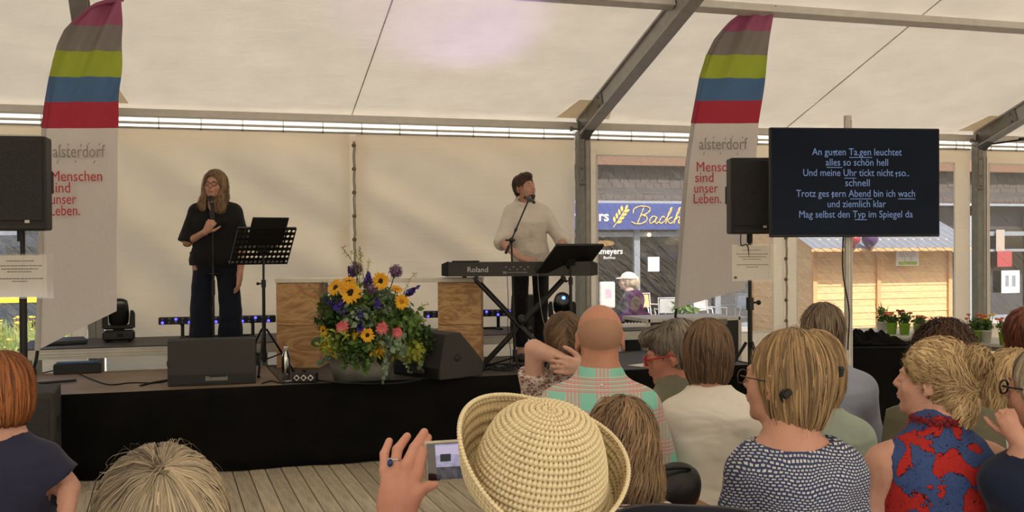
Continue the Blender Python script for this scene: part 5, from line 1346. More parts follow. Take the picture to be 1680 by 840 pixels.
trail([(632, 580), (634, 600), (630, 615), (629, 629)], M['leaf_grey'], 34, .03, 71, 'eucalyptus_trail', 1.15); trail([(640, 575), (660, 582), (668, 600), (672, 612)], M['leaf_grey'], 34, .03, 72, 'eucalyptus_trail'); trail([(655, 575), (676, 580), (688, 592), (691, 606)], M['leaf_grey'], 34, .03, 73, 'eucalyptus_trail')
trail([(575, 585), (582, 598), (590, 606)], M['leaf'], 24, .035, 74, 'leaf_trail', 1.15); trail([(600, 588), (602, 600), (598, 612)], M['leaf'], 20, .035, 75, 'leaf_trail', 1.15); trail([(545, 585), (530, 592), (520, 600)], M['leaf_grey'], 26, .035, 76, 'eucalyptus_trail')
trail([(690, 560), (703, 568), (712, 573)], M['leaf'], 16, .04, 77, 'leaf_trail', .5, .3); trail([(560, 590), (566, 600), (562, 606)], M['leaf'], 16, .03, 78, 'leaf_trail', 1.15)
for i, (a, b_, c) in enumerate((((590, 470), (578, 430), (560, 405)), ((590, 470), (588, 425), (574, 412)), ((600, 470), (592, 430), (590, 404)), ((655, 500), (672, 460), (684, 447)), ((560, 500), (545, 475), (529, 462)), ((545, 520), (525, 500), (502, 492)), ((545, 520), (528, 512), (506, 515)), ((670, 540), (690, 505), (704, 499)), ((550, 520), (520, 480), (505, 468)), ((600, 470), (604, 440), (606, 424)), ((655, 520), (690, 520), (706, 516)))):
    trail([a, b_, c], M['leaf_lime'] if i % 2 else M['leaf'], 22, .035, 80+i, 'grass_spray', .35, .16)
# the big round leaf low on the left
p = fpos(521, 561, .8)-fo.location; m = MB(); vs = [(0, 0, .01)]+[(.055*math.cos(R(30*k)), .042*math.sin(R(30*k)), .006*math.sin(k)) for k in range(12)]
m.add(vs, [(0, 1+k, 1+(k+1) % 12) for k in range(12)], True, Matrix.Translation(p) @ face_mat(-cFh-cRh*.3+ZUP*.5)); m.build('big_leaf', M['leaf_dark'], fo)
# ------------------------------------------------------------------ figures: one continuous surface each, grown from a distance field
def mesh_np(name, V, Q, mat, parent=None, tri=False, tone=None):
    me = bpy.data.meshes.new(name); n, m = len(V), len(Q); k = 3 if tri else 4
    me.vertices.add(n); me.vertices.foreach_set('co', np.asarray(V, np.float32).ravel())
    me.loops.add(m*k); me.loops.foreach_set('vertex_index', np.asarray(Q, np.int32).ravel())
    me.polygons.add(m); me.polygons.foreach_set('loop_start', np.arange(0, m*k, k, dtype=np.int32)); me.polygons.foreach_set('use_smooth', np.ones(m, bool))
    me.update(calc_edges=True); me.validate()
    if tone is not None:
        a = me.attributes.new('tone', 'FLOAT', 'POINT'); a.data.foreach_set('value', np.asarray(tone, np.float32))
    return mobj(name, me, mat, parent)
def surface(F, g):
    gx, gy, gz = g; I = F < 0
    c = [I[a:I.shape[0]-1+a, b:I.shape[1]-1+b, d:I.shape[2]-1+d] for a in (0, 1) for b in (0, 1) for d in (0, 1)]
    s = sum(x.astype(np.int8) for x in c); idx = np.nonzero((s > 0) & (s < 8)); N = len(idx[0])
    if N == 0: return np.zeros((0, 3)), np.zeros((0, 4), int)
    co = [(a, b, d) for a in (0, 1) for b in (0, 1) for d in (0, 1)]
    val = np.stack([F[idx[0]+a, idx[1]+b, idx[2]+d] for a, b, d in co], 1)
    pos = np.stack([np.stack([gx[idx[0]+a], gy[idx[1]+b], gz[idx[2]+d]], 1) for a, b, d in co], 1)
    acc = np.zeros((N, 3)); cnt = np.zeros((N, 1))
    for i in range(8):
        for bit in (1, 2, 4):
            j = i | bit
            if j == i: continue
            va, vb = val[:, i], val[:, j]; cr = (va < 0) != (vb < 0); t = np.where(cr, va/(va-vb+1e-12), 0)
            acc += np.where(cr[:, None], pos[:, i]+(pos[:, j]-pos[:, i])*t[:, None], 0); cnt += cr[:, None]
    V = acc/np.maximum(cnt, 1); vid = -np.ones(c[0].shape, np.int32); vid[idx] = np.arange(N); Q = []
    for ax in range(3):
        sl0 = [slice(None)]*3; sl1 = [slice(None)]*3; sl0[ax] = slice(0, -1); sl1[ax] = slice(1, None)
        A, B = I[tuple(sl0)], I[tuple(sl1)]; e = np.array(np.nonzero(A != B)); u, v = [(1, 2), (2, 0), (0, 1)][ax]
        ok = (e[u] > 0) & (e[v] > 0) & (e[u] < vid.shape[u]) & (e[v] < vid.shape[v]); e = e[:, ok]; inn = A[tuple(e)]
        def q(du, dv): f = e.copy(); f[u] += du; f[v] += dv; return vid[tuple(f)]
        a_, b_, c_, d_ = q(-1, -1), q(0, -1), q(0, 0), q(-1, 0); quad = np.stack([a_, b_, c_, d_], 1)
        quad[~inn] = quad[~inn][:, ::-1]; Q.append(quad)
    Q = np.concatenate(Q); return V, Q[(Q >= 0).all(1)]

class Field:
    def __init__(s, gx, gy, gz):
        s.g = (np.asarray(gx), np.asarray(gy), np.asarray(gz)); s.F = np.full((len(gx), len(gy), len(gz)), .3, np.float32)
    def sub(s, lo, hi):
        sl = []
        for a, l, h in zip(s.g, lo, hi):
            i, j = np.searchsorted(a, l), np.searchsorted(a, h)
            if j-i < 1: return None, None
            sl.append(slice(i, j))
        X, Y, Z = s.g[0][sl[0]][:, None, None], s.g[1][sl[1]][None, :, None], s.g[2][sl[2]][None, None, :]
        return tuple(sl), (X, Y, Z)
    def put(s, sl, d, k, mode='add'):
        A = s.F[sl]
        if mode == 'add':
            if k > 0: h = np.maximum(k-np.abs(A-d), 0)/k; s.F[sl] = np.minimum(A, d)-h*h*k*.25
            else: s.F[sl] = np.minimum(A, d)
        else:
            d = -d
            if k > 0: h = np.maximum(k-np.abs(A-d), 0)/k; s.F[sl] = np.maximum(A, d)+h*h*k*.25
            else: s.F[sl] = np.maximum(A, d)
    def ell(s, c, r, k=.02, Rm=None, mode='add', far=None):
        """ellipsoid; Rm: 3x3 turning the local axes"""
        c = np.asarray(c, float); r = np.asarray(r, float); m = max(r)+k+.03
        sl, P = s.sub(c-m, c+m)
        if sl is None: return
        d = [P[i]-c[i] for i in range(3)]
        if Rm is not None: d = [sum(d[j]*Rm[j][i] for j in range(3)) for i in range(3)]
        q = [d[i]/r[i] for i in range(3)]; k0 = np.sqrt(q[0]**2+q[1]**2+q[2]**2); k1 = np.sqrt((q[0]/r[0])**2+(q[1]/r[1])**2+(q[2]/r[2])**2)+1e-9
        s.put(sl, k0*(k0-1)/k1, k, mode)
    def cone(s, a, b, ra, rb, k=.02, mode='add', flat=None):
        a = np.asarray(a, float); b = np.asarray(b, float); m = max(ra, rb)+k+.03
        sl, P = s.sub(np.minimum(a, b)-m, np.maximum(a, b)+m)
        if sl is None: return
        ab = b-a; L = max(1e-9, float(ab @ ab)); t = sum((P[i]-a[i])*ab[i] for i in range(3))/L; t = np.clip(t, 0, 1)
        d = np.sqrt(sum((P[i]-a[i]-t*ab[i])**2 for i in range(3)))-(ra+(rb-ra)*t); s.put(sl, d, k, mode)
    def loft(s, prof, k=.02, p=2.4, zlo=None, zhi=None, grow=0.0, mode='add'):
        """prof rows: z, half width, half depth, x centre, y centre"""
        pr = np.array(prof, float); z0 = pr[0, 0]-.03 if zlo is None else zlo-.02; z1 = pr[-1, 0]+.03 if zhi is None else zhi+.02; w = pr[:, 1:3].max()+.12+abs(pr[:, 3:]).max()
        sl, (X, Y, Z) = s.sub((-w, -w, z0), (w, w, z1))
        zz = Z.ravel(); f = [np.interp(zz, pr[:, 0], pr[:, i])[None, None, :] for i in range(1, 5)]; a, b = f[0]+grow, f[1]+grow
        r = (np.abs((X-f[2])/a)**p+np.abs((Y-f[3])/b)**p)**(1/p); d = (r-1)*np.minimum(a, b)
        d = np.maximum(d, np.maximum((pr[0, 0] if zlo is None else zlo)-Z, Z-(pr[-1, 0] if zhi is None else zhi))); s.put(sl, d, k, mode)
    def mesh(s): return surface(s.F, s.g)
def graded(lo, hi, fl, fh, fine, coarse):
    a = list(np.arange(lo, fl, coarse)) if fl > lo else []
    return np.array(a+list(np.arange(max(fl, lo), min(fh, hi), fine))+(list(np.arange(fh, hi+coarse, coarse)) if hi > fh else []))
def rotm(yaw=0, pitch=0, roll=0):
    """columns: head's right, forward, up. yaw>0 turns to its own right, pitch>0 looks up, roll>0 tips to its right"""
    return np.array((Matrix.Rotation(-R(yaw), 3, 'Z') @ Matrix.Rotation(R(pitch), 3, 'X') @ Matrix.Rotation(R(roll), 3, 'Y')))
def head_prims(F, H, Rm, s, fem=True, detail=True, ears=True):
    H = np.asarray(H, float)
    def T(p): return H+Rm @ (np.asarray(p, float)*s)
    e = lambda c, r, k=.02, mode='add', r2=None: F.ell(T(c), np.array(r)*s, k*s, Rm if r2 is None else Rm @ r2, mode)
    e((0, -.018, .028), (.074, .094, .086), .01); e((0, .028, -.022), (.060, .064, .085), .03); e((0, .034, -.070), (.046 if fem else .052, .050, .036), .03)
    if detail:
        F.cone(T((-.03, .079, .020)), T((.03, .079, .020)), .011*s, .011*s, .018*s)
        for q in (-1, 1):
            e((q*.030, .106, .003), (.017, .016, .012), .012, 'sub'); e((q*.030, .078, .001), (.0165, .014, .0125), .005)
            e((q*.036, .058, -.030), (.024, .022, .022), .02)
        F.cone(T((0, .090, .012)), T((0, .110, -.020)), .0075*s, .0105*s, .010*s)
        for q in (-1, 1): e((q*.010, .099, -.025), (.008, .010, .007), .008)
        e((0, .084, -.048), (.026, .017, .020), .015)
        e((0, .0995, -.050), (.021, .007, .0050), .004); e((0, .0975, -.060), (.018, .0075, .006), .004); e((0, .107, -.0552), (.020, .009, .0012), .002, 'sub')
        e((0, .078, -.093), (.020, .017, .015), .02)
    if ears:
        for q in (-1, 1):
            Er = np.array(Matrix.Rotation(R(-22*q), 3, 'Z') @ Matrix.Rotation(R(-12), 3, 'X'))
            e((q*.078, -.012, -.006), (.0065, .019, .032), .006, 'add', Er); e((q*.086, -.006, -.001), (.006, .010, .018), .006, 'sub', Er); e((q*.076, -.002, -.034), (.007, .008, .009), .006)
    return T

TORSO_F = [(.45, .150, .115, 0, -.01), (.50, .178, .135, 0, -.01), (.57, .180, .135, 0, -.005), (.66, .160, .118, 0, .0), (.73, .146, .105, 0, .005), (.82, .152, .108, 0, .01), (.90, .165, .112, 0, .005), (.96, .170, .104, 0, -.01), (1.00, .158, .090, 0, -.02), (1.03, .125, .078, 0, -.025), (1.055, .085, .066, 0, -.025), (1.09, .058, .055, 0, -.02), (1.13, .052, .052, 0, -.01)]
TORSO_M = [(.45, .150, .115, 0, -.01), (.50, .170, .130, 0, -.01), (.57, .172, .130, 0, -.005), (.66, .165, .122, 0, .0), (.73, .165, .118, 0, .005), (.82, .176, .120, 0, .01), (.90, .192, .122, 0, .005), (.96, .198, .112, 0, -.01), (1.00, .182, .098, 0, -.02), (1.03, .145, .086, 0, -.025), (1.055, .100, .074, 0, -.025), (1.09, .064, .062, 0, -.02), (1.13, .060, .060, 0, -.01)]

def hand_prims(F, w, d, up, s=1.0, curl=.4, side=1, spread=.25, fingers=True):
    """w wrist, d direction of the fingers, up the back of the hand; side +1 thumb on d x up side"""
    w = np.array(w, float); d = np.array(d, float); d /= np.linalg.norm(d); up = np.array(up, float); up -= d*(up @ d); up /= np.linalg.norm(up); r = np.cross(d, up)*side
    P = lambda a, b, c: w+(d*a+r*b+up*c)*s
    F.cone(P(-.01, 0, 0), P(.03, .008, 0), .024*s, .024*s, .015); F.cone(P(.03, .018, 0), P(.078, .026, 0), .017*s, .014*s, .014); F.cone(P(.03, -.014, 0), P(.075, -.026, -.003), .017*s, .013*s, .014); F.cone(P(.04, 0, .002), P(.08, 0, .003), .017*s, .013*s, .012)
    Ls = (.070, .080, .074, .058); bs = (.028, .009, -.010, -.028)
    for i, (L, b0) in enumerate(zip(Ls, bs)):
        a0 = np.array([.080-.004*abs(i-1), b0, 0]); ang = curl*.6; sp = spread*(1.5-i)*.25; p = a0; 
        for j, (l, rr) in enumerate(((L*.45, .0095), (L*.30, .0085), (L*.25, .0078))):
            q = p+np.array([math.cos(ang), math.sin(sp)*.6, -math.sin(ang)])*l
            F.cone(P(*p), P(*q), rr*s, (rr-.0008)*s, .004); p = q; ang += curl
    p = np.array([.018, .026, -.006])
    for l, rr, an in ((.036, .0125, .75), (.030, .0105, .5), (.024, .0092, .3)):
        q = p+np.array([math.cos(an), math.sin(an), -.35*curl])*l; F.cone(P(*p), P(*q), rr*s, (rr-.001)*s, .006); p = q

def folds(X, Y, Z, seed, amp):
    r = np.random.default_rng(seed); o = 0
    for f, a in ((14, 1), (23, .7), (37, .45), (61, .2)):
        k = r.normal(0, 1, 3); k[2] = abs(k[2])+1.3; k /= np.linalg.norm(k); k2 = r.normal(0, 1, 3); ph, p2 = r.uniform(0, 6, 2)
        o = o+a*np.sin(f*(k[0]*X+k[1]*Y+k[2]*Z)+1.6*np.sin(6*(k2[0]*X+k2[1]*Y+k2[2]*Z)+p2)+ph)
    return o*amp*.5

SKIN = {}
def skin(name, rgb, red=.12):
    if name in SKIN: return SKIN[name]
    t = NT('skin_'+name); n = t.noise(t.coord(), 22, 4, .6); n2 = t.noise(t.coord(), 260, 2); c = s2l((rgb[0]*.96, rgb[1]*.99, rgb[2]*1.02))
    col = t.ramp(n, [(.3, (c[0]*.90, c[1]*.83, c[2]*.79)), (.7, c)])
    SKIN[name] = t.pbr(col, .52, 0, t.bump(n2, .12, .0008), .35, 0, .0); return t.m
def hairmat(name, dark, light):
    t = NT('hair_'+name); a = t.n('Attribute'); a.attribute_name = 'tone'; n = t.noise(t.coord(), 14, 3)
    f = t.math('ADD', t.math('MULTIPLY', a.outputs['Fac'], .85), t.math('MULTIPLY', n, .22))
    return t.pbr(t.ramp(f, [(.1, s2l(dark)), (.85, s2l(light))]), .5, 0, None, .35, .0)
def lint(F, g, P):
    """trilinear samples of the field at points P (n,3)"""
    ix = []; fr = []
    for i in range(3):
        a = g[i]; j = np.clip(np.searchsorted(a, P[:, i])-1, 0, len(a)-2); ix.append(j); fr.append(np.clip((P[:, i]-a[j])/(a[j+1]-a[j]), 0, 1))
    o = 0
    for a in (0, 1):
        for b in (0, 1):
            for c in (0, 1):
                w = (fr[0] if a else 1-fr[0])*(fr[1] if b else 1-fr[1])*(fr[2] if c else 1-fr[2]); o = o+w*F[ix[0]+a, ix[1]+b, ix[2]+c]
    return o
def grad(F, g, P, h=.006):
    G = np.zeros_like(P)
    for i in range(3): d = np.zeros(3); d[i] = h; G[:, i] = lint(F, g, P+d)-lint(F, g, P-d)
    return G/(np.linalg.norm(G, axis=1, keepdims=True)+1e-9)
def strands(Fd, V, n, flow, step, half, rad, seed, frizz=.0, lift=(.0, .004), wave=0, wfreq=60, ragged=.3, inside=None):
    rg = np.random.default_rng(seed); g = Fd.g; st = V[rg.integers(0, len(V), n)]
    offs = rg.uniform(lift[0], lift[1], n)
    def march(sgn):
        p = st.copy(); out = []
        for i in range(half):
            G = grad(Fd.F, g, p); v = flow(p)*sgn; v = v-G*(v*G).sum(1, keepdims=True); v /= np.linalg.norm(v, axis=1, keepdims=True)+1e-9
            p = p+v*step; dd = lint(Fd.F, g, p); p = p-G*np.clip(dd-offs, -.02, .02)[:, None]; out.append(p.copy())
        return out
    a = march(-1)[::-1]; b = march(1); L = np.stack(a+[st]+b, 1)            # n, m, 3
    m = L.shape[1]; tone = rg.uniform(0, 1, n)*.55+.45*(.5+.5*np.sin(st @ rg.normal(0, 1, 3)*120/3+seed))
    G = grad(Fd.F, g, L.reshape(-1, 3)).reshape(L.shape); T = np.gradient(L, axis=1); T /= np.linalg.norm(T, axis=2, keepdims=True)+1e-9; B = np.cross(T, G); B /= np.linalg.norm(B, axis=2, keepdims=True)+1e-9
    u = np.linspace(0, 1, m)[None, :]
    if wave: ph = (st @ np.array([31., 17., 9.]))[:, None]+rg.normal(0, .5, (n, 1)); L = L+B*(wave*np.sin(u*wfreq+ph))[..., None]+G*(wave*.7*np.cos(u*wfreq*.9+ph))[..., None]
    if frizz: L = L+(G*np.abs(rg.normal(0, frizz, (n, 1, 1)))+B*rg.normal(0, frizz, (n, 1, 1)))*(u[..., None]**2)
    w = rad*rg.uniform(.5, 1.5, (n, 1))*np.clip(np.minimum(u*5+.15, (1-u)*4+.08), 0, 1); w = w[..., None]
    if inside is not None: w = w*(~inside(L.reshape(-1, 3)).reshape(L.shape[:2]))[..., None]
    ring = np.stack([L+B*w, L+G*w*.6, L-B*w], 2).reshape(-1, 3); k = np.arange(n)[:, None]*m+np.arange(m-1)[None, :]; k = (k*3)[..., None]
    q = np.concatenate([k+np.array([a_, b_, b_+3, a_+3]) for a_, b_ in ((0, 1), (1, 2))], 1).reshape(-1, 4)
    return ring, q, np.repeat(tone, m*3)

class Person:
    def __init__(s, label, px, py, D, face=0, fem=True, scale=None, hyaw=0, hpitch=0, hroll=0, seated=True, lean=0, sx=1.0, detail=True, group=None, skin_rgb=(206, 152, 124), z=0.0, hz=None, headfwd=.02, fine=.0072, arms=None, stand=None, hipshift=(0, 0), hands=False, curl=.5, neck=0, hs=1.0):
        """px,py,D: where the head centre is"""
        s.fem = fem; H = PD(px, py, D); s.z = z; s.face = R(face)
        base = 1.195 if seated else 1.545; s.k = scale or (H.z-z)/base; k = s.k
        s.lean = lean; s.dz = 0 if seated else .35
        if hz is not None: pass
        s.skinmat = skin('%d_%d' % (skin_rgb[0], skin_rgb[1]), skin_rgb); s.sx = sx
        # local head position
        s.H = np.array([hipshift[0], headfwd+lean*(.62)+hipshift[1]*0, (H.z-z)/k]); s.Rm = rotm(hyaw, hpitch, hroll); s.hs = hs
        org = Vector((H.x, H.y, z)); off = Matrix.Rotation(-s.face, 3, 'Z') @ Vector((s.H[0]*k, s.H[1]*k, 0)); org -= off
        s.root = empty('person', org, -s.face, label, 'person', group); s.root.scale = (k, k, k)
        tp = TORSO_F if fem else TORSO_M; top = s.H[2]-.092; sh = top-1.13-s.dz      # shift so that the neck meets the head
        hipz = .57+s.dz
        s.prof = []
        for z_, a, b, xc, yc in tp:
            zz = z_+s.dz; f = np.clip((zz-hipz)/(1.13+s.dz-hipz), 0, 1); zz = zz+sh*f; bend = f**1.2
            nk = 1 if z_ < 1.05 else 1
            s.prof.append((zz, a*(sx*.93 if z_ < 1.05 else 1), b, xc+s.H[0]*bend, yc+s.lean*.62*bend+(s.H[1]-s.lean*.62)*max(0, (z_-1.0)/.13)*.6))
        f = 1; s.shz = 1.0+s.dz+sh*.77; s.shy = s.lean*.62*.75-.012; s.shx = s.H[0]*.75; s.shw = (.142 if fem else .158)*sx
        s.arms = arms or {}; s.seated = seated; s.stand = stand; s.detail = detail; s.fine = fine; s.hands = hands; s.curl = curl; s.arm_parts = []
    def sh(s, q): return np.array([s.shx+q*s.shw, s.shy, s.shz-.012])
    def armpts(s, q):
        d = s.arms.get(q)
        if d is None: d = (np.array([q*(s.shw+.055)+s.shx, s.shy+.03, s.shz-.275]), np.array([q*.10, s.shy+.235, s.shz-.37]))
        return s.sh(q), np.array(d[0], float), np.array(d[1], float)
    def legs(s):
        if s.seated: return [((q*.095, .0, .545), (q*.125, .42, .50), (q*.13, .43, .09), (q*.14, .52, .05)) for q in (-1, 1)]
        st = s.stand or .085; return [((q*.09, 0, .90), (q*(st+.005), .015, .50), (q*st, -.01, .09), (q*(st+.015), .10, .045)) for q in (-1, 1)]
    def body(s, bare_legs=False):
        H = s.H; f = s.fine; pts = [s.armpts(q)[i] for q in (-1, 1) for i in range(3)]; lo = np.min(pts, 0)-.14; hi = np.max(pts, 0)+.14
        lo = np.minimum(lo, (-.34, -.22, 0)); hi = np.maximum(hi, (.34, .62 if s.seated else .30, H[2]+.16)); co = .022
        F = Field(graded(lo[0], hi[0], H[0]-.10, H[0]+.10, f, co), graded(lo[1], hi[1], H[1]-.13, H[1]+.14, f, co), graded(0, hi[2], H[2]-.14, H[2]+.14, f, co))
        F.loft(s.prof, .02)
        for q in (-1, 1):
            a, b, c = s.armpts(q); w = 1.0 if s.fem else 1.15
            F.ell(a+np.array([-q*.012, 0, .0]), np.array((.052, .050, .052))*w, .05); F.cone(a, b, .046*w, .037*w, .03); F.cone(b, c, .037*w, .024*w, .012)
            F.cone(a+np.array([-q*.02, 0, .015]), [s.prof[-2][3]+q*.03, s.prof[-2][4], s.prof[-3][0]+.01], .036*w, .036*w, .05)
            if not s.seated or True:
                for (h, kn, an, toe) in [s.legs()[0 if q < 0 else 1]]:
                    F.cone(h, kn, .083*s.sx**.5, .056, .03); F.cone(kn, an, .054, .036, .02); F.cone(an, toe, .036, .028, .02)
        nb = np.array([s.prof[-2][3], s.prof[-2][4], s.prof[-2][0]-.02]); nt = H+s.Rm @ np.array([0, -.026, -.045])
        F.cone(nb, nt, .056 if s.fem else .066, .053 if s.fem else .060, .025)
        s.T = head_prims(F, H, s.Rm, s.hs, s.fem, s.detail)
        V, Q = F.mesh()
        if s.hands is not False:
            for q in (-1, 1):
                hd = s.hands.get(q) if isinstance(s.hands, dict) else None
                if hd == 'none': continue
                a, b, c = s.armpts(q); d = (c-b)/np.linalg.norm(c-b)
                if hd is None: hd = (d, np.array([q*.3, -.2, 1.0]), s.curl, -q)
                m = .14; G = Field(*[np.arange(c[i]-m*1.35, c[i]+m*1.35, .0056) for i in range(3)]); G.cone(c-d*.06, c, .0262*(1 if s.fem else 1.15), .024, .01); hand_prims(G, c, hd[0], hd[1], (1.0 if s.fem else 1.08)*(hd[4] if len(hd) > 4 else 1), hd[2], hd[3])
                v, qd = G.mesh(); Q = np.concatenate([Q, qd+len(V)]); V = np.concatenate([V, v])
        s.bodyobj = mesh_np('body', V, Q, s.skinmat, s.root); return s
    def top(s, mat, sleeve=.55, neck=(.085, .075, .05), neckc=(0, -.0, .0), hem=.50, amp=.0035, seed=1, grow=.011, name='shirt', flare=.008, loose=0.0, collar=False, sleeveless=False, cut=None):
        """sleeve: share of the upper arm (<=1) or 1..2 down the forearm"""
        f = .0092; pts = [s.armpts(q)[i] for q in (-1, 1) for i in range(3)]; lo = np.min(pts, 0)-.10; hi = np.max(pts, 0)+.10; zl = hem+s.dz
        lo = np.minimum(lo, (-.32, -.22, zl)); hi = np.maximum(hi, (.32, .24, s.prof[-1][0]+.05)); lo[2] = min(lo[2], zl)-.02
        F = Field(np.arange(lo[0], hi[0], f), np.arange(lo[1], hi[1], f), np.arange(lo[2], hi[2], f))
        pr = [list(r) for r in s.prof]
        for r in pr: r[1] += loose*np.clip((1.0+s.dz-r[0])*4, 0, 1); r[2] += loose*np.clip((1.0+s.dz-r[0])*4, 0, 1)
        F.loft(pr, .02, zlo=zl, grow=grow)
        for q in (-1, 1):
            a, b, c = s.armpts(q); w = 1.0 if s.fem else 1.15; g_ = grow
            if not sleeveless:
                F.ell(a+np.array([-q*.012, 0, 0]), np.array((.052, .050, .052))*w+g_, .05)
                e = min(1, sleeve); F.cone(a, a+(b-a)*e, .046*w+g_, (.046-(.046-.037)*e)*w+g_+flare, .025)
                if sleeve > 1: F.cone(b, b+(c-b)*(sleeve-1), .037*w+g_+flare, .030*w+g_+flare*.6, .02)
            F.cone(a+np.array([-q*.02, 0, .015]), [s.prof[-2][3]+q*.03, s.prof[-2][4], s.prof[-3][0]+.01], .036*w+g_*.8, .036*w+g_*.8, .05)
        if collar: F.cone([s.prof[-2][3], s.prof[-2][4]-.004, s.prof[-3][0]+.0], [s.prof[-1][3], s.prof[-1][4]-.004, s.prof[-1][0]-.02], .072 if not s.fem else .064, .069 if not s.fem else .062, .02)
        X, Y, Z = F.g[0][:, None, None], F.g[1][None, :, None], F.g[2][None, None, :]
        F.F += folds(X, Y, Z, seed, amp).astype(np.float32)
        nc = np.array([s.prof[-2][3], s.prof[-2][4]+.01, s.prof[-2][0]+.02])+np.array(neckc); F.ell(nc, neck, .006, None, 'sub')
        if sleeveless:
            for q in (-1, 1):
                a, b, c = s.armpts(q); F.ell(a+np.array([q*.045, 0, -.01]), (.060, .10, .085), .01, None, 'sub')
        if cut: cut(F, s)
        # the sleeve ends in a plane
        if not sleeveless:
            for q in (-1, 1):
                a, b, c = s.armpts(q)
                e = a+(b-a)*min(1, sleeve) if sleeve <= 1 else b+(c-b)*(sleeve-1); n_ = (b-a) if sleeve <= 1 else (c-b); n_ = n_/np.linalg.norm(n_)
                m = .09; sl, P = F.sub(e-m, e+m)
                if sl is None: continue
                dd = sum((P[i]-e[i])*n_[i] for i in range(3)); rr = np.sqrt(sum((P[i]-e[i])**2 for i in range(3)))
                F.F[sl] = np.where(rr < .085, np.maximum(F.F[sl], dd), F.F[sl])
        V, Q = F.mesh(); return mesh_np(name, V, Q, mat, s.root)
    def trousers(s, mat, name='trousers', hem=.10, wide=.012, waist=None, seed=3, amp=.003):
        f = .017; z1 = (waist or .68)+s.dz; F = Field(np.arange(-.30, .30, f), np.arange(-.20, .62 if s.seated else .2, f), np.arange(hem, z1+.03, f)); F.loft(s.prof, .02, zhi=z1, grow=.008)
        for (h, kn, an, toe) in s.legs():
            an = np.array(an); kn = np.array(kn); e = an+(kn-an)*.0; F.cone(h, kn, .088*s.sx**.5, .060+wide*.5, .02); F.cone(kn, e, .060+wide*.5, .048+wide, .015)
        X, Y, Z = F.g[0][:, None, None], F.g[1][None, :, None], F.g[2][None, None, :]; F.F += folds(X, Y, Z, seed, amp).astype(np.float32)
        F.F = np.maximum(F.F, (hem+.02-Z)+0*X+0*Y).astype(np.float32)
        V, Q = F.mesh(); return mesh_np(name, V, Q, mat, s.root)
    def shoes(s, mat):
        for (h, kn, an, toe) in s.legs():
            F = Field(np.arange(toe[0]-.07, toe[0]+.07, .013), np.arange(an[1]-.09, toe[1]+.12, .013), np.arange(0, .15, .013)); F.cone((an[0], an[1]-.01, .05), (toe[0], toe[1]+.03, .035), .044, .036, .02); F.cone((an[0], an[1], .06), (an[0], an[1], .10), .042, .04, .02)
            Z = F.g[2][None, None, :]; F.F = np.maximum(F.F, .008-Z+0*F.F); V, Q = F.mesh(); mesh_np('shoe', V, Q, mat, s.root)
    def hair(s, mat, adds, subs, flow, n=900, half=6, step=.012, rad=.0013, seed=1, f=.0052, frizz=.001, wave=0, wfreq=9, lift=(0, .004), bump=.0015, cutz=None, name='hair', fly=0, cuty=None):
        """adds/subs: (centre, radii, blend[, turn]) in head space"""
        n = int(n*.66); rad = rad*1.2; fly = int(fly*.7); f = f*1.12
        T = s.T; ps = np.array([T(a[0]) for a in adds]); m = max(max(a[1]) for a in adds)*s.hs+.03; lo, hi = ps.min(0)-m, ps.max(0)+m
        F = Field(*[np.arange(lo[i], hi[i], f) for i in range(3)])
        for a in adds: F.ell(T(a[0]), np.array(a[1])*s.hs, a[2], s.Rm if len(a) < 4 else s.Rm @ a[3])
        X, Y, Z = F.g[0][:, None, None], F.g[1][None, :, None], F.g[2][None, None, :]
        inv = s.Rm.T; lx = [(inv[i, 0]*(X-s.H[0])+inv[i, 1]*(Y-s.H[1])+inv[i, 2]*(Z-s.H[2]))/s.hs for i in range(3)]
        an = np.arctan2(lx[0], -lx[1]-.0); F.F += (bump*(np.sin(an*17+6*lx[2]*10+2*np.sin(an*5))+.6*np.sin(an*31+40*lx[2]))).astype(np.float32)
        for a in subs: F.ell(T(a[0]), np.array(a[1])*s.hs, a[2], s.Rm if len(a) < 4 else s.Rm @ a[3], 'sub')
        if cutz is not None: F.F = np.maximum(F.F, (cutz-lx[2]+.004*np.sin(an*23))*.9).astype(np.float32)
        V, Q = F.mesh(); rg = np.random.default_rng(seed)
        tb = .30+.25*np.sin(V @ np.array([150., 90., 20.]))
        def fl(P): l = (P-s.H) @ s.Rm/s.hs; return flow(l) @ s.Rm.T
        def inside(P):
            l = (P-s.H) @ s.Rm/s.hs; o = np.zeros(len(P), bool)
            for a in subs: o |= (((l-np.array(a[0]))/(np.array(a[1])*.93))**2).sum(1) < 1
            return o
        R1, q1, t1 = strands(F, V, n, fl, step, half, rad, seed, frizz, lift, wave, wfreq, inside=inside)
        VV = np.concatenate([V, R1]); QQ = np.concatenate([Q, q1+len(V)]); tt = np.concatenate([tb, t1])
        if fly:
            R2, q2, t2 = strands(F, V, fly, fl, step*1.2, half, rad*.35, seed+7, .006, (.003, .014), .002, 5); QQ = np.concatenate([QQ, q2+len(VV)]); VV = np.concatenate([VV, R2]); tt = np.concatenate([tt, t2])
        s.hairF = F; return mesh_np(name, VV, QQ, mat, s.root, tone=tt)
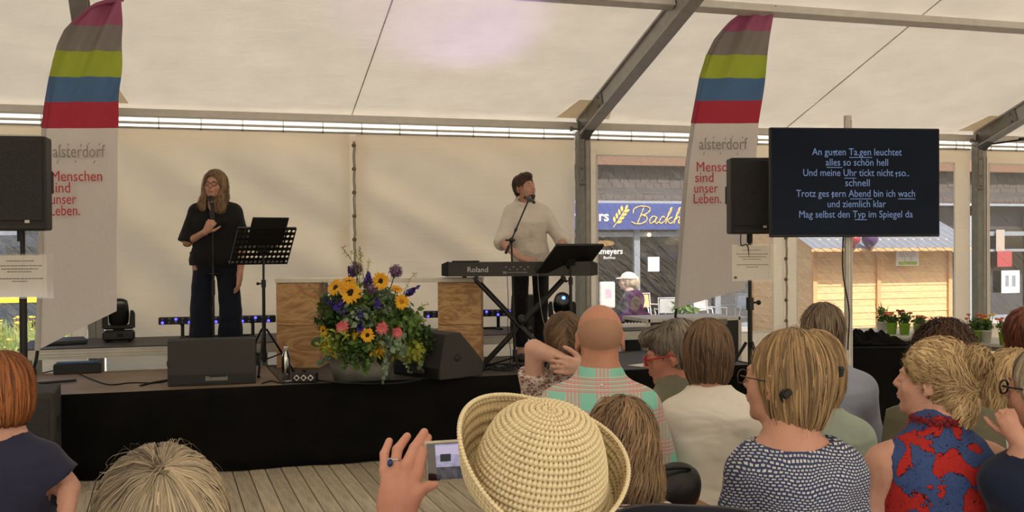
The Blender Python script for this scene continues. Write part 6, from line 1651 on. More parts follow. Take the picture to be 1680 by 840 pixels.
    def face_parts(s, lips=(176, 96, 88), brow=(80, 58, 44), eyes=(70, 60, 50)):
        T = s.T; Mx = Matrix([[*s.Rm[0], 0], [*s.Rm[1], 0], [*s.Rm[2], 0], [0, 0, 0, 1]])
        m = MB(); mi = MB(); b = MB(); li = MB()
        for q in (-1, 1):
            c = T((q*.030, .0822, .001)); MB().sphere(c, .0108*s.hs, 12, 8, (1.1, 1.0, .52)).build('eyeball', M.setdefault('eye_white', simple('eye_white', (222, 214, 206), .3, 0, .02, 5, 0)), s.root); c2 = T((q*.030, .0902, .001)); MB().sphere(c2, .0042*s.hs, 8, 6).build('iris', M.setdefault('iris', simple('iris', (56, 42, 34), .2, 0, .02, 5, 0)), s.root)
            b.tube([tuple(T((q*x, y, z))) for x, y, z in ((.014, .0915, .0195), (.030, .0905, .0245), (.045, .078, .021))], [.0022, .0027, .0014], 6)
        b.build('eyebrows', simple('eyebrow_%d' % len(bpy.data.materials), brow, .8), s.root)
        li.tube([tuple(T((x*.022, .1035-.007*x*x, -.0518+.004*x*x))) for x in (-1, -.5, 0, .5, 1)], [.001, .0032, .0036, .0032, .001], 6).tube([tuple(T((x*.019, .1015-.006*x*x, -.0600+.007*x*x))) for x in (-1, -.5, 0, .5, 1)], [.001, .0034, .0042, .0034, .001], 6)
        li.build('lips', simple('lips_%d' % len(bpy.data.materials), lips, .45), s.root)
    def glasses(s, rgb=(60, 30, 34), name='glasses', metal=0.0, w=.022, h=.017, th=.0022):
        T = s.T; g = empty(name, (0, 0, 0)); g.parent = s.root; mt = simple('spectacle_frame_%d' % len(bpy.data.materials), rgb, .35, metal, .05, 30, 0)
        m = MB()
        for q in (-1, 1):
            pts = [tuple(T((q*.0315+w*math.copysign(abs(math.cos(a))**.75, math.cos(a)), .106-.10*abs(q*.0315+w*math.cos(a))**1.4*1.2, .001+h*math.copysign(abs(math.sin(a))**.8, math.sin(a)))) ) for a in [2*math.pi*i/20 for i in range(21)]]
            m.tube(pts, th, 6, False)
        m.tube([tuple(T((-.010, .104, .005))), tuple(T((0, .108, .008))), tuple(T((.010, .104, .005)))], th, 6)
        m.build('rims', mt, g)
        for q in (-1, 1): MB().tube([tuple(T((q*.0535, .096, .006))), tuple(T((q*.074, .06, .006))), tuple(T((q*.080, -.005, .004))), tuple(T((q*.078, -.03, -.012)))], [th*1.2, th, th*.8, th*.7], 6).build('temple', mt, g)
        return g
CROWN = np.array([0, -.045, .115])
def flow_down(l, c=CROWN, wc=1.0, wd=.9, curl=0.0):
    d = l-c; r = np.linalg.norm(d, axis=1, keepdims=True); v = wc*d/(r+1e-6)*np.exp(-r*5)*1.6; v = v+np.array([0, 0, -wd])*np.clip(r*9, .1, 1)
    return v
# ------------------------------------------------------------------ clothes
def cloth(name, rgb, rough=.9, var=.06, weave=500, bump=.15, sheen=.1):
    t = NT(name); n = t.noise(t.coord(), 12, 3); n2 = t.noise(t.coord(), weave, 2); c = s2l(rgb)
    return t.pbr(t.ramp(n, [(.3, tuple(x*(1-var) for x in c)), (.7, tuple(min(1, x*(1+var)) for x in c))]), rough, 0, t.bump(t.math('ADD', t.noise(t.coord(scale=(1, 1, 1.7)), 5.5, 2, .5, .35), t.math('MULTIPLY', n2, .012)), .7, .035), .25, sheen)
K_ = dict(black=cloth('black_blouse', (22, 22, 25)), navytr=cloth('navy_trousers', (20, 24, 38)), white_knit=cloth('off_white_sweater', (214, 206, 196), .95, .04, 260, .4), blacktr=cloth('black_jeans', (20, 20, 24)),
          navy=cloth('navy_tshirt', (44, 46, 68)), olive=cloth('olive_shirt', (122, 120, 102)), whitet=cloth('white_tshirt', (234, 228, 218), .95, .03), mint=cloth('mint_tshirt', (158, 172, 158)), lblue=cloth('light_blue_shirt', (158, 166, 186)),
          teal=cloth('teal_top', (18, 104, 120)), white2=cloth('white_strap_top', (220, 216, 208)), dnavy=cloth('dark_navy_top', (26, 34, 58)), jeans=cloth('blue_jeans', (58, 70, 96)), beige=cloth('beige_trousers', (160, 146, 122)), magenta=cloth('magenta_rain_jacket', (150, 30, 128), .5, .06, 300, .05), dark=cloth('dark_jacket', (54, 52, 62)), brown=cloth('brown_top', (96, 70, 60)))
M['shoe'] = simple('dark_leather', (38, 32, 30), .5)
def band(t, x, period, lo, hi, off=0.0):
    f = t.math('FRACT', t.math('ADD', t.math('MULTIPLY', x, 1/period), off)); return t.math('MULTIPLY', t.math('GREATER_THAN', f, lo), t.math('LESS_THAN', f, hi))
# plaid shirt
t = NT('mint_pink_plaid'); c = t.sep(t.coord()); nz = t.noise(t.coord(), 3, 2)
xx = t.math('ADD', c[0], t.math('MULTIPLY', nz, .012)); zz = t.math('ADD', c[2], t.math('MULTIPLY', nz, .012))
col = t.mix(0, s2l((142, 208, 190)), (1, 1, 1))
for ax, P in ((xx, .100), (zz, .105)):
    grp = band(t, ax, P, .02, .50, .14); fine = band(t, ax, P/8.4, .0, .42); fine2 = band(t, ax, P/8.4, .5, .70)
    col = t.mix(t.math('MULTIPLY', grp, .42), col, s2l((226, 220, 206))); col = t.mix(t.math('MULTIPLY', t.math('MULTIPLY', grp, fine), .62), col, s2l((222, 104, 124))); col = t.mix(t.math('MULTIPLY', t.math('MULTIPLY', grp, fine2), .45), col, s2l((120, 110, 108)))
K_['plaid'] = t.pbr(col, .9, 0, t.bump(t.noise(t.coord(), 400, 2), .12, .001), .25)
# dashes
t = NT('navy_white_dash_print'); v = t.coord(rot=(R(90), 0, 0)); d = t.n('VectorMath', operation='ADD'); nn = t.n('TexNoise'); nn.inputs['Scale'].default_value = 9; t.l(v, nn.inputs['Vector']); sc = t.n('VectorMath', operation='SCALE'); sc.inputs['Scale'].default_value = .045; t.l(nn.outputs['Color'], sc.inputs[0]); t.l(v, d.inputs[0]); t.l(sc.outputs[0], d.inputs[1])
br = t.n('TexBrick'); t.l(d.outputs[0], br.inputs[0]); br.inputs['Scale'].default_value = 1; br.inputs['Brick Width'].default_value = .0105; br.inputs['Row Height'].default_value = .0078; br.inputs['Mortar Size'].default_value = .0021; br.inputs['Mortar Smooth'].default_value = .15
br.inputs['Color1'].default_value = (*s2l((212, 210, 204)), 1); br.inputs['Color2'].default_value = (*s2l((186, 188, 190)), 1); br.inputs['Mortar'].default_value = (*s2l((62, 70, 104)), 1)
K_['dash'] = t.pbr(br.outputs[0], .9, 0, None, .25)
# red flowers on blue
t = NT('red_flower_print_on_blue'); v = t.coord(); n = t.noise(v, 13, 3, .55, 1.1); n2 = t.noise(v, 34, 2, .5, 1.4); s_ = t.math('ADD', n, t.math('MULTIPLY', t.math('SUBTRACT', n2, .5), .10))
base = t.ramp(s_, [(.0, s2l((62, 82, 130))), (.495, s2l((66, 86, 134))), (.50, s2l((60, 24, 32))), (.512, s2l((176, 44, 40))), (1, s2l((186, 50, 42)))], 'CONSTANT')
ln = t.ramp(n2, [(.0, (1, 1, 1)), (.485, (1, 1, 1)), (.49, (.35, .2, .24)), (.505, (1, 1, 1)), (1, (1, 1, 1))], 'CONSTANT')
K_['floral'] = t.pbr(t.mix(1, base, ln, 'MULTIPLY'), .9, 0, None, .25)
t = NT('maroon_white_stripes'); c = t.sep(t.coord()); K_['stripe'] = t.pbr(t.mix(band(t, t.math('ADD', c[2], t.math('MULTIPLY', c[1], .3)), .0085, .0, .42), s2l((214, 204, 196)), s2l((74, 42, 50))), .9, 0, None, .25)
t = NT('lace_print'); n = t.noise(t.coord(), 60, 3, .6, 1.5); K_['lace'] = t.pbr(t.ramp(n, [(.42, s2l((216, 200, 190))), (.50, s2l((216, 200, 190))), (.53, s2l((128, 92, 84)))]), .9, 0, t.bump(n, .4, .002), .25)
HM = dict(auburn=hairmat('auburn', (82, 40, 18), (186, 116, 66)), greyblond=hairmat('grey_blond', (70, 58, 48), (190, 172, 144)), brown=hairmat('brown', (44, 32, 24), (132, 104, 78)), lbrown=hairmat('light_brown', (84, 58, 38), (172, 132, 94)), dbrown=hairmat('dark_brown', (30, 20, 14), (84, 58, 42)),
          grey=hairmat('salt_grey', (58, 50, 46), (156, 144, 130)), blond=hairmat('blond', (120, 88, 56), (236, 206, 156)), dblond=hairmat('dark_blond', (72, 52, 34), (196, 162, 118)), greyman=hairmat('grey_brown', (62, 50, 42), (150, 130, 108)), silver=hairmat('silver_blond', (118, 102, 82), (216, 202, 176)), curly=hairmat('dark_curly', (28, 18, 14), (92, 62, 46)), red=hairmat('red_brown', (66, 30, 20), (136, 76, 54)), wavy=hairmat('ash_wavy', (62, 46, 34), (168, 136, 102)))
FACECUT = ((0, .112, -.045), (.074, .085, .105), .01)
def bob(w=1.0, low=-.105, deep=1.0): return [((0, -.022, .030), (.087*w, .107, .097), .01), ((0, -.032, -.035), (.088*w, .090*deep, .105), .03)], [FACECUT, ((0, -.005, -.13), (.062, .062, .05), .01)], low
def short(): return [((0, -.022, .034), (.082, .104, .093), .01), ((0, -.042, -.018), (.071, .074, .075), .02)], [((0, .095, -.040), (.085, .085, .095), .01), ((.086, .012, -.025), (.03, .034, .045), .01), ((-.086, .012, -.025), (.03, .034, .045), .01)], -.085

def world_at(p, px, py, D):
    W = PD(px, py, D); m = Matrix.Translation(p.root.location) @ Matrix.Rotation(-p.face, 4, 'Z') @ Matrix.Scale(p.k, 4); return np.array(m.inverted() @ W)
Person.at = world_at

# ---- the singer
p = Person('woman in black with glasses and long wavy hair singing into a microphone', 352, 303, 9.02, 188, True, hyaw=14, hpitch=0, seated=False, z=SZ, skin_rgb=(206, 154, 130), fine=.0036, group=None, hroll=-3, sx=1.12, lean=.02, stand=.115)
p.arms = {1: (p.at(307, 398, 8.98), p.at(337, 380, 8.86)), -1: (p.at(399, 405, 9.06), p.at(393, 452, 8.98))}
d1 = p.at(346, 366, 8.86)-p.at(337, 380, 8.86)
p.hands = {1: (d1, p.at(335, 365, 8.6)-p.at(340, 372, 8.9), 1.15, 1), -1: (p.at(391, 480, 8.97)-p.at(393, 452, 8.98), np.array([-1, .2, .1]), .35, -1)}
p.body(); p.top(K_['black'], sleeve=1.0, neck=(.060, .10, .095), neckc=(0, .075, -.03), hem=.52, amp=.003, grow=.014, name='blouse', flare=.030, loose=.012); p.trousers(K_['navytr'], wide=.062, waist=.72, amp=.006); p.shoes(M['shoe'])
p.face_parts((186, 92, 92), (92, 64, 46)); p.glasses((96, 34, 40), th=.0026, w=.024, h=.017)
wv_ = lambda l: flow_down(l, wd=1.0)
p.hair(HM['wavy'], [((0, -.022, .030), (.085, .106, .094), .01), ((.060, -.02, -.08), (.046, .065, .14), .04), ((-.060, -.02, -.08), (.046, .065, .14), .04), ((0, -.07, -.10), (.085, .055, .15), .04), ((.075, .04, -.175), (.038, .042, .075), .03), ((-.078, .035, -.175), (.04, .045, .08), .03)],
       [((0, .116, -.02), (.064, .085, .100), .01), ((0, .07, -.15), (.045, .09, .10), .01)], wv_, n=1100, half=7, step=.016, rad=.0018, seed=2, wave=.012, wfreq=17, frizz=.006, f=.006)
# ---- the pianist
p = Person('bearded man in an off-white sweater standing at the stage piano', 861, 308, 9.48, 196, False, hyaw=-38, hpitch=8, hroll=6, seated=False, z=SZ, skin_rgb=(202, 152, 128), fine=.0036, sx=.92, lean=.10, hipshift=(.05, 0))
p.arms = {1: (p.at(823, 398, 9.42), p.at(855, 424, 9.15)), -1: (p.at(923, 396, 9.5), p.at(916, 424, 9.2))}
p.hands = {1: (p.at(876, 427, 9.05)-p.at(855, 424, 9.15), np.array([0, .3, 1.]), .35, -1), -1: (p.at(905, 428, 9.05)-p.at(916, 424, 9.2), np.array([0, .3, 1.]), .35, 1)}
p.body(); p.top(K_['white_knit'], sleeve=1.12, neck=(.084, .085, .050), neckc=(0, .012, .012), hem=.50, amp=.010, grow=.015, name='sweater', flare=.010, loose=.006); p.trousers(K_['blacktr'], wide=.012, waist=.60); p.shoes(M['shoe'])
p.face_parts((150, 92, 80), (44, 30, 24))
a_, s_, c_ = short(); a_ += [((.0, .03, .095), (.062, .060, .035), .02)]
p.hair(HM['dbrown'], a_, s_, lambda l: flow_down(l, np.array([0, -.06, .10]), 1.2, .4), n=600, half=4, step=.010, rad=.0022, cutz=c_, frizz=.004, f=.006)
p.hair(HM['dbrown'], [((0, .058, -.088), (.042, .038, .030), .01), ((.046, .026, -.062), (.013, .030, .040), .015), ((-.046, .026, -.062), (.013, .030, .040), .015), ((0, .094, -.041), (.022, .009, .0035), .005)], [((0, .11, -.055), (.020, .022, .011), .006), ((0, .0, -.14), (.05, .05, .05), .01)], lambda l: np.tile(np.array([[0, .2, -1.]]), (len(l), 1)), n=350, half=2, step=.005, rad=.0014, name='beard', f=.004, bump=.0004)

AUD = []
def seated(label, px, py, D, face, fem=True, hair=None, **kw): 
    p = Person(label, px, py, D, face, fem, **kw); AUD.append(p); return p
# A
p = seated('person with auburn bob and navy t-shirt at the left edge', 8, 640, 3.4, 8, hyaw=-6, skin_rgb=(216, 160, 136), sx=.92)
p.arms = {1: (p.at(112, 800, 3.42), p.at(108, 860, 3.1))}
p.body(); p.top(K_['navy'], sleeve=.62, neck=(.095, .085, .035), neckc=(0, -.015, .012), flare=.016, loose=.012, amp=.009, seed=4); p.trousers(K_['jeans']); p.shoes(M['shoe'])
a_, s_, c_ = bob(1.02, -.10, 1.05); p.hair(HM['auburn'], a_, s_, flow_down, n=1500, half=7, step=.013, rad=.0016, cutz=c_, seed=3)
# B
p = seated('person with thinning grey-blond hair at the bottom left, seen from above behind', 265, 880, 1.50, 2, skin_rgb=(214, 156, 130))
p.body(); p.top(K_['dark'], sleeve=.6); p.trousers(K_['jeans']); p.shoes(M['shoe'])
a_, s_, c_ = bob(.98, -.14, 1.0); s_ = s_+[((0.0, -.082, .113), (.009, .018, .022), .010), ((-.004, -.04, .130), (.0035, .05, .012), .006)]
p.hair(HM['greyblond'], a_, s_, lambda l: flow_down(l, np.array([.004, -.088, .108]), 1.5, .55), n=3000, half=9, step=.010, rad=.0009, cutz=c_, seed=5, fly=70, frizz=.001, lift=(0, .004), f=.005)
# D striped
p = seated('person with wavy light brown hair and maroon striped shirt behind the straw hat', 1018, 728, 2.75, 14, hpitch=-4, sx=.82)
p.body(); p.top(K_['stripe'], sleeve=.7, neck=(.075, .065, .035), neckc=(0, -.0, .012), seed=8); p.trousers(K_['jeans']); p.shoes(M['shoe'])
p.hair(HM['wavy'], [((0, -.022, .030), (.088, .108, .098), .01), ((0, -.035, -.05), (.095, .085, .12), .04), ((.05, -.03, -.115), (.055, .07, .07), .03)], [FACECUT], flow_down, n=1900, half=8, step=.013, rad=.0013, cutz=-.175, seed=6, wave=.009, wfreq=11, frizz=.006, fly=120)
# E bald
p = seated('bald man in a mint and pink plaid shirt, seen from behind', 984, 556, 3.85, 20, False, sx=.84, skin_rgb=(206, 144, 116), neck=0)
p.arms = {q: (np.array([q*.215, .05, p.shz-.27]), np.array([q*.10, .28, p.shz-.36])) for q in (-1, 1)}
p.body(); p.top(K_['plaid'], sleeve=1.5, neck=(.055, .062, .06), neckc=(0, .03, .015), collar=True, seed=11, grow=.013, loose=.012, amp=.004); p.trousers(K_['beige']); p.shoes(M['shoe'])
MB().lathe([(0, 0), (.006, 0), (.006, .002), (0, .002)], 10, Matrix.Translation((p.prof[-2][3], p.prof[-2][4]-.085, p.prof[-2][0]-.01)) @ Matrix.Rotation(R(90), 4, 'X')).build('collar_button', M['white_plastic'], p.root)
F = Field(*[np.arange(p.H[i]-.13, p.H[i]+.13, .005) for i in range(3)]); F.ell(p.T((0, -.018, .028)), (.0752, .0952, .0872), .0, p.Rm); F.ell(p.T((0, .06, .09)), (.12, .155, .085), .0, p.Rm, 'sub'); F.ell(p.T((0, .09, -.02)), (.10, .10, .12), .0, p.Rm, 'sub')
V, Q = F.mesh(); mesh_np('stubble', V, Q, simple('stubbled_skin', (172, 130, 106), .7, 0, .1, 300, .1), p.root)
# F girl
p = seated('girl with centre parting holding her hands behind her neck', 926, 562, 4.55, 18, sx=.86, skin_rgb=(224, 176, 154), hpitch=-10)
p.arms = {-1: (p.at(876, 572, 4.42), p.at(948, 600, 4.40)), 1: (p.at(996, 575, 4.5), p.at(960, 605, 4.38))}
p.hands = {-1: (p.at(985, 601, 4.40)-p.at(948, 600, 4.40), p.at(950, 600, 4.0)-p.at(950, 600, 4.4), .5, -1), 1: (p.at(930, 600, 4.36)-p.at(960, 605, 4.38), p.at(950, 600, 4.0)-p.at(950, 600, 4.4), .5, 1)}
p.body(); p.top(K_['lace'], sleeve=.55, neck=(.09, .075, .04), neckc=(0, 0, .01), flare=.02, seed=12); p.trousers(K_['jeans']); p.shoes(M['shoe'])
p.hair(HM['brown'], [((0, -.022, .032), (.082, .104, .094), .01), ((0, -.07, -.03), (.05, .05, .06), .03)], [((0, .095, -.040), (.085, .085, .095), .01), ((0, -.05, .134), (.003, .07, .016), .003)], lambda l: np.stack([np.sign(l[:, 0])*1.0, -.3+0*l[:, 0], -.9+0*l[:, 0]], 1), n=700, half=5, step=.012, rad=.0016, seed=7, cutz=-.10)
# G red glasses
p = seated('person with short grey hair and red glasses looking down to the left', 1101, 582, 4.3, -12, hyaw=-50, hpitch=-14, skin_rgb=(206, 140, 116), sx=.9, fine=.0042)
p.body(); p.top(K_['olive'], sleeve=1.4, neck=(.058, .062, .045), neckc=(0, .02, .012), collar=True, seed=13, grow=.014); p.trousers(K_['jeans']); p.shoes(M['shoe']); p.face_parts((170, 96, 84), (96, 84, 76))
a_, s_, c_ = short(); a_ += [((0, .05, .085), (.066, .058, .040), .02), ((0, -.05, .05), (.085, .085, .085), .02)]
p.hair(HM['grey'], a_, s_, lambda l: flow_down(l, np.array([.02, -.05, .11]), 1.2, .5), n=900, half=5, step=.011, rad=.0018, cutz=c_, frizz=.005, seed=9); p.glasses((176, 36, 36), th=.0038, w=.024, h=.017)
# H white tshirt
p = seated('person with brown bob and white t-shirt, seen straight from behind', 1162, 579, 4.0, 28, sx=.86, skin_rgb=(206, 144, 116))
p.arms = {-1: (np.array([-.235, .03, p.shz-.27]), np.array([-.17, .22, p.shz-.40]))}
p.body(); p.top(K_['whitet'], sleeve=.50, neck=(.085, .07, .030), neckc=(0, -.0, .012), flare=.012, seed=15, amp=.010, loose=.010); p.trousers(K_['blacktr']); p.shoes(M['shoe'])
a_, s_, c_ = bob(.97, -.112, .9); s_.append(((0, -.10, -.15), (.12, .06, .05), .02)); p.hair(HM['brown'], a_, s_, flow_down, n=1500, half=7, step=.013, rad=.0015, cutz=c_, seed=10)
# K light blue
p = seated('grey-haired man in a light blue shirt in front of the screen pole', 1350, 549, 4.45, 30, False, sx=.86, skin_rgb=(204, 150, 126))
p.body(); p.top(K_['lblue'], sleeve=1.5, neck=(.058, .062, .05), neckc=(0, .03, .015), collar=True, seed=16, grow=.014, loose=.010, amp=.010); p.trousers(K_['jeans']); p.shoes(M['shoe'])
a_, s_, c_ = short(); p.hair(HM['greyman'], a_, s_, lambda l: flow_down(l, np.array([0, -.03, .12]), 1.0, .6), n=1100, half=4, step=.010, rad=.0016, cutz=c_, seed=12, frizz=.007, fly=120)
# J mint
p = seated('person with dark blond bob and pale mint t-shirt behind the hair clips', 1336, 606, 3.5, 24, sx=.84, skin_rgb=(206, 144, 116), hyaw=-4)
p.body(); p.top(K_['mint'], sleeve=.7, neck=(.085, .075, .035), neckc=(0, 0, .01), flare=.016, seed=17, amp=.008, loose=.010); p.trousers(K_['beige']); p.shoes(M['shoe'])
a_, s_, c_ = bob(1.0, -.125, .95); p.hair(HM['dblond'], a_, s_, flow_down, n=1200, half=7, step=.013, rad=.0014, cutz=c_, seed=13)
# I dash print, clips
p = seated('person with dark blond bob, black hair clips and navy-white printed top', 1289, 624, 2.82, 16, hyaw=-44, hpitch=2, skin_rgb=(214, 156, 132), fine=.0042, sx=.80, hipshift=(-.04, 0))
p.body(); p.top(K_['dash'], sleeve=.9, neck=(.112, .105, .062), neckc=(0, -.025, .004), flare=.014, seed=18, amp=.008, loose=.010); p.trousers(K_['jeans']); p.shoes(M['shoe']); p.face_parts((180, 100, 90), (130, 100, 70)); p.glasses((70, 52, 48), th=.0016, metal=.4)
a_, s_, c_ = bob(.90, -.112, .92); s_ = [((0, .118, -.035), (.074, .085, .105), .01), s_[1]]
p.hair(HM['dblond'], a_, s_, lambda l: flow_down(l, np.array([.03, .0, .12]), 1.2, .9), n=2600, half=8, step=.013, rad=.0012, cutz=c_, seed=14, fly=140)
def clip(p, c, label, turn=0):
    g = empty('hair_clip', (0, 0, 0)); g.parent = p.root; c = p.T(c); m = MB().box(tuple(c), (.016, .014, .026), rot=(.2, turn, .3), ch=.004); m.build('body', M['black_plastic'], g)
    m = MB()
    for k in range(4): m.tube([tuple(c+np.array([-.006, -.004+.004*k, .010])), tuple(c+np.array([-.016, -.004+.004*k, -.004])), tuple(c+np.array([-.010, -.004+.004*k, -.020]))], [.002, .002, .001], 5)
    m.build('prongs', M['black_plastic'], g)
clip(p, (-.088, -.055, -.018), 'l', .8); clip(p, (.02, -.135, .035), 'r')
m = MB(); nb = np.array([p.prof[-2][3], p.prof[-2][4], p.prof[-2][0]-.045])
m.tube([tuple(nb+np.array([.082*math.cos(a), .072*math.sin(a), .012*math.sin(a*1.0)+.030])) for a in [2*math.pi*i/40 for i in range(41)]], .0013, 5); m.build('necklace', M['chrome'], p.root)
# L floral
p = seated('person with blond updo and sleeveless red-blue flowered top', 1531, 624, 3.02, 18, hyaw=-52, hpitch=2, skin_rgb=(222, 166, 142), fine=.0042, sx=1.04, hs=.90)
p.arms = {-1: (np.array([-.225, .01, p.shz-.29]), np.array([-.12, .22, p.shz-.38]))}
p.body(); p.top(K_['floral'], sleeveless=True, neck=(.052, .055, .03), neckc=(0, .02, .035), collar=True, seed=19, grow=.010, amp=.004, loose=.006, name='top'); p.trousers(K_['jeans']); p.shoes(M['shoe']); p.face_parts((196, 110, 100), (170, 130, 90))
def updo(l):
    T_ = np.array([.0, -.100, .055]); d = T_-l; r = np.linalg.norm(d, axis=1, keepdims=True); v = d/(r+1e-6); sw = np.cross(d, np.array([0, -1., .3]))/(r+1e-6)
    return v*np.clip(r*14-.6, 0, 1)+sw*np.clip(1.3-r*14, .0, 1.3)+np.array([0, 0, -.25])
p.hair(HM['blond'], [((0, -.020, .032), (.081, .102, .090), .01), ((0, -.048, -.03), (.066, .062, .072), .02), ((0, -.118, .066), (.038, .032, .036), .006), ((.010, -.136, .082), (.024, .022, .022), .01), ((.028, -.128, .056), (.022, .020, .026), .006), ((-.026, -.130, .070), (.022, .018, .020), .006), ((.0, -.140, .050), (.026, .016, .018), .006), ((.018, -.116, .096), (.020, .020, .014), .006), ((0, -.085, -.085), (.058, .035, .055), .02)], [((0, .102, -.040), (.084, .085, .098), .01), ((.09, .02, -.03), (.03, .032, .045), .01), ((-.09, .02, -.03), (.03, .032, .045), .01)], updo, n=2800, half=5, step=.010, rad=.0014, seed=15, wave=.006, wfreq=9, frizz=.005, fly=300, lift=(0, .004), bump=.003)
m = MB().sphere(tuple(p.T((-.080, -.012, -.043))), .0035, 8, 6); m.build('ear_stud', simple('dark_red_stud', (90, 24, 30), .3), p.root)
m = MB(); zz = p.prof[-2][0]+.030
for i in range(48):
    a = 2*math.pi*i/48; m.sphere((p.prof[-2][3]+.066*math.cos(a), p.prof[-2][4]+.064*math.sin(a), zz+.006*math.sin(i*2.4)), .009, 6, 4)
tag(m.build('ruffled_collar', simple('dark_red_ruffle', (120, 26, 36), .9), p.root), kind='stuff')
# M curly
p = seated('person with dark curly hair and teal sleeveless top', 1548, 584, 4.15, 30, sx=.92, skin_rgb=(212, 152, 128))
p.body(); p.top(K_['teal'], sleeveless=True, neck=(.085, .07, .035), neckc=(0, 0, .01), seed=20); p.trousers(K_['jeans']); p.shoes(M['shoe'])
p.hair(HM['curly'], [((0, -.022, .040), (.104, .116, .098), .01), ((0, -.04, -.04), (.10, .085, .09), .04)], [FACECUT], flow_down, n=1500, half=6, step=.011, rad=.0016, seed=16, wave=.008, wfreq=16, frizz=.012, cutz=-.13, lift=(0, .012), fly=200, bump=.004)
# P
p = seated('person with red-brown hair at the right edge in front of the pots', 1682, 556, 4.5, 36, sx=.9)
p.body(); p.top(K_['brown'], seed=21); p.trousers(K_['jeans']); p.shoes(M['shoe'])
a_, s_, c_ = short(); p.hair(HM['red'], a_, s_, flow_down, n=600, half=5, step=.011, rad=.0018, cutz=c_, seed=17, wave=.004, frizz=.006)
# N
p = seated('person with long frizzy blond hair and white strap top', 1660, 634, 3.65, 30, sx=.90, skin_rgb=(222, 162, 136))
p.body(); p.top(K_['white2'], sleeveless=True, neck=(.135, .09, .05), neckc=(0, 0, -.01), seed=22); p.trousers(K_['jeans']); p.shoes(M['shoe'])
p.hair(HM['blond'], [((0, -.022, .034), (.094, .110, .096), .01), ((0, -.045, -.07), (.10, .075, .14), .04)], [FACECUT], flow_down, n=1600, half=8, step=.014, rad=.0013, cutz=-.20, seed=18, wave=.006, wfreq=12, frizz=.010, fly=160, lift=(0, .008))
# O
p = seated('person with long silver-blond hair, glasses and dark navy top at the right edge', 1722, 640, 2.85, 20, hyaw=-40, skin_rgb=(216, 158, 134), sx=.9)
p.arms = {-1: (p.at(1706, 800, 2.8), p.at(1668, 716, 2.8))}; p.hands = {-1: (p.at(1652, 686, 2.8)-p.at(1668, 716, 2.8), p.at(1630, 680, 2.6)-p.at(1645, 690, 2.8), 1.5, -1, .68)}
p.body(); p.top(K_['dnavy'], sleeve=.95, neck=(.080, .07, .035), neckc=(0, 0, .01), seed=23, loose=.010); p.trousers(K_['jeans']); p.shoes(M['shoe']); p.face_parts(); p.glasses((24, 22, 24), th=.0028)
p.hair(HM['silver'], [((0, -.022, .032), (.088, .108, .097), .01), ((0, -.035, -.09), (.090, .080, .17), .03)], [((0, .112, -.06), (.07, .085, .12), .01), ((0, .09, -.2), (.08, .09, .12), .01)], flow_down, n=1700, half=9, step=.015, rad=.0013, cutz=-.235, seed=19, frizz=.002)

# ---- outside: person in magenta rain jacket, person with pale cap
p = Person('person in a magenta hooded rain jacket sitting outside the film window', 1043, 494, 12.6, 205, True, seated=True, z=GZ, skin_rgb=(206, 160, 140), sx=1.0, fine=.006); AUD.append(p)
p.body(); p.top(K_['magenta'], sleeve=1.9, neck=(.05, .06, .05), neckc=(0, .06, .03), hem=.46, collar=True, name='rain_jacket', grow=.02, loose=.03, flare=.015); p.trousers(K_['jeans']); p.shoes(M['shoe'])
F = Field(*[np.arange(p.H[i]-.20, p.H[i]+.17, .008) for i in range(3)]); F.ell(p.H+np.array([0, -.02, .01]), (.112, .128, .135), .02); F.ell(p.H+np.array([0, -.03, -.12]), (.10, .09, .08), .04); F.ell(p.H+np.array([0, .11, -.02]), (.072, .11, .095), .01, None, 'sub')
V, Q = F.mesh(); mesh_np('hood', V, Q, K_['magenta'], p.root)
m = MB(); n = 12; m.add([tuple(p.H+np.array([.098*math.cos(a), .02+.11*math.sin(a), z_])) for z_ in (.05, -.03) for a in [math.pi*i/n for i in range(n+1)]], [(i, i+1, n+2+i, n+1+i) for i in range(n)], True); m.build('clear_visor', M['film_gloss'], p.root)
p.face_parts(); p.glasses((40, 34, 36))
p = Person('person with pale cap and pony tail outside, behind the magenta jacket', 1029, 462, 15.4, -60, True, seated=True, z=GZ, skin_rgb=(214, 170, 148), fine=.007); AUD.append(p)
p.body(); p.top(K_['dark'], sleeve=1.9, grow=.016); p.trousers(K_['jeans']); p.shoes(M['shoe'])
p.hair(HM['silver'], [((0, -.03, .0), (.08, .10, .10), .01), ((0, -.13, -.02), (.035, .035, .09), .02)], [FACECUT], flow_down, n=200, half=5, step=.014, rad=.003, seed=20)
F = Field(*[np.arange(p.H[i]-.20, p.H[i]+.20, .009) for i in range(3)]); F.ell(p.H+np.array([0, -.02, .045]), (.092, .112, .09), .01); F.ell(p.H+np.array([0, .10, .045]), (.06, .06, .01), .01); Z = F.g[2][None, None, :]; F.F = np.maximum(F.F, (p.H[2]+.035)-Z+0*F.F); V, Q = F.mesh(); mesh_np('cap', V, Q, cloth('cream_cap', (232, 222, 200)), p.root)

# ------------------------------------------------------------------ straw hat, its wearer, her hand and telephone
p = seated('person wearing the crocheted straw hat and filming with a telephone', 889, 842, 1.82, 16, sx=.84, hpitch=14, hroll=4, skin_rgb=(222, 158, 134))
HD = 2.02
p.arms = {-1: (p.at(640, 985, 1.85), p.at(650, 905, 1.98)), 1: (p.at(930, 1010, 1.85), p.at(880, 840, 2.02))}
p.hands = {-1: (p.at(650, 860, 2.0)-p.at(650, 905, 1.98), p.at(650, 880, 1.7)-p.at(650, 880, 2.0), .2, -1), 1: (p.at(850, 785, 2.05)-p.at(880, 840, 2.02), p.at(900, 800, 1.8)-p.at(880, 820, 2.05), .9, 1)}
_h = p.hands; p.hands = {1: _h[1], -1: _h[-1]}
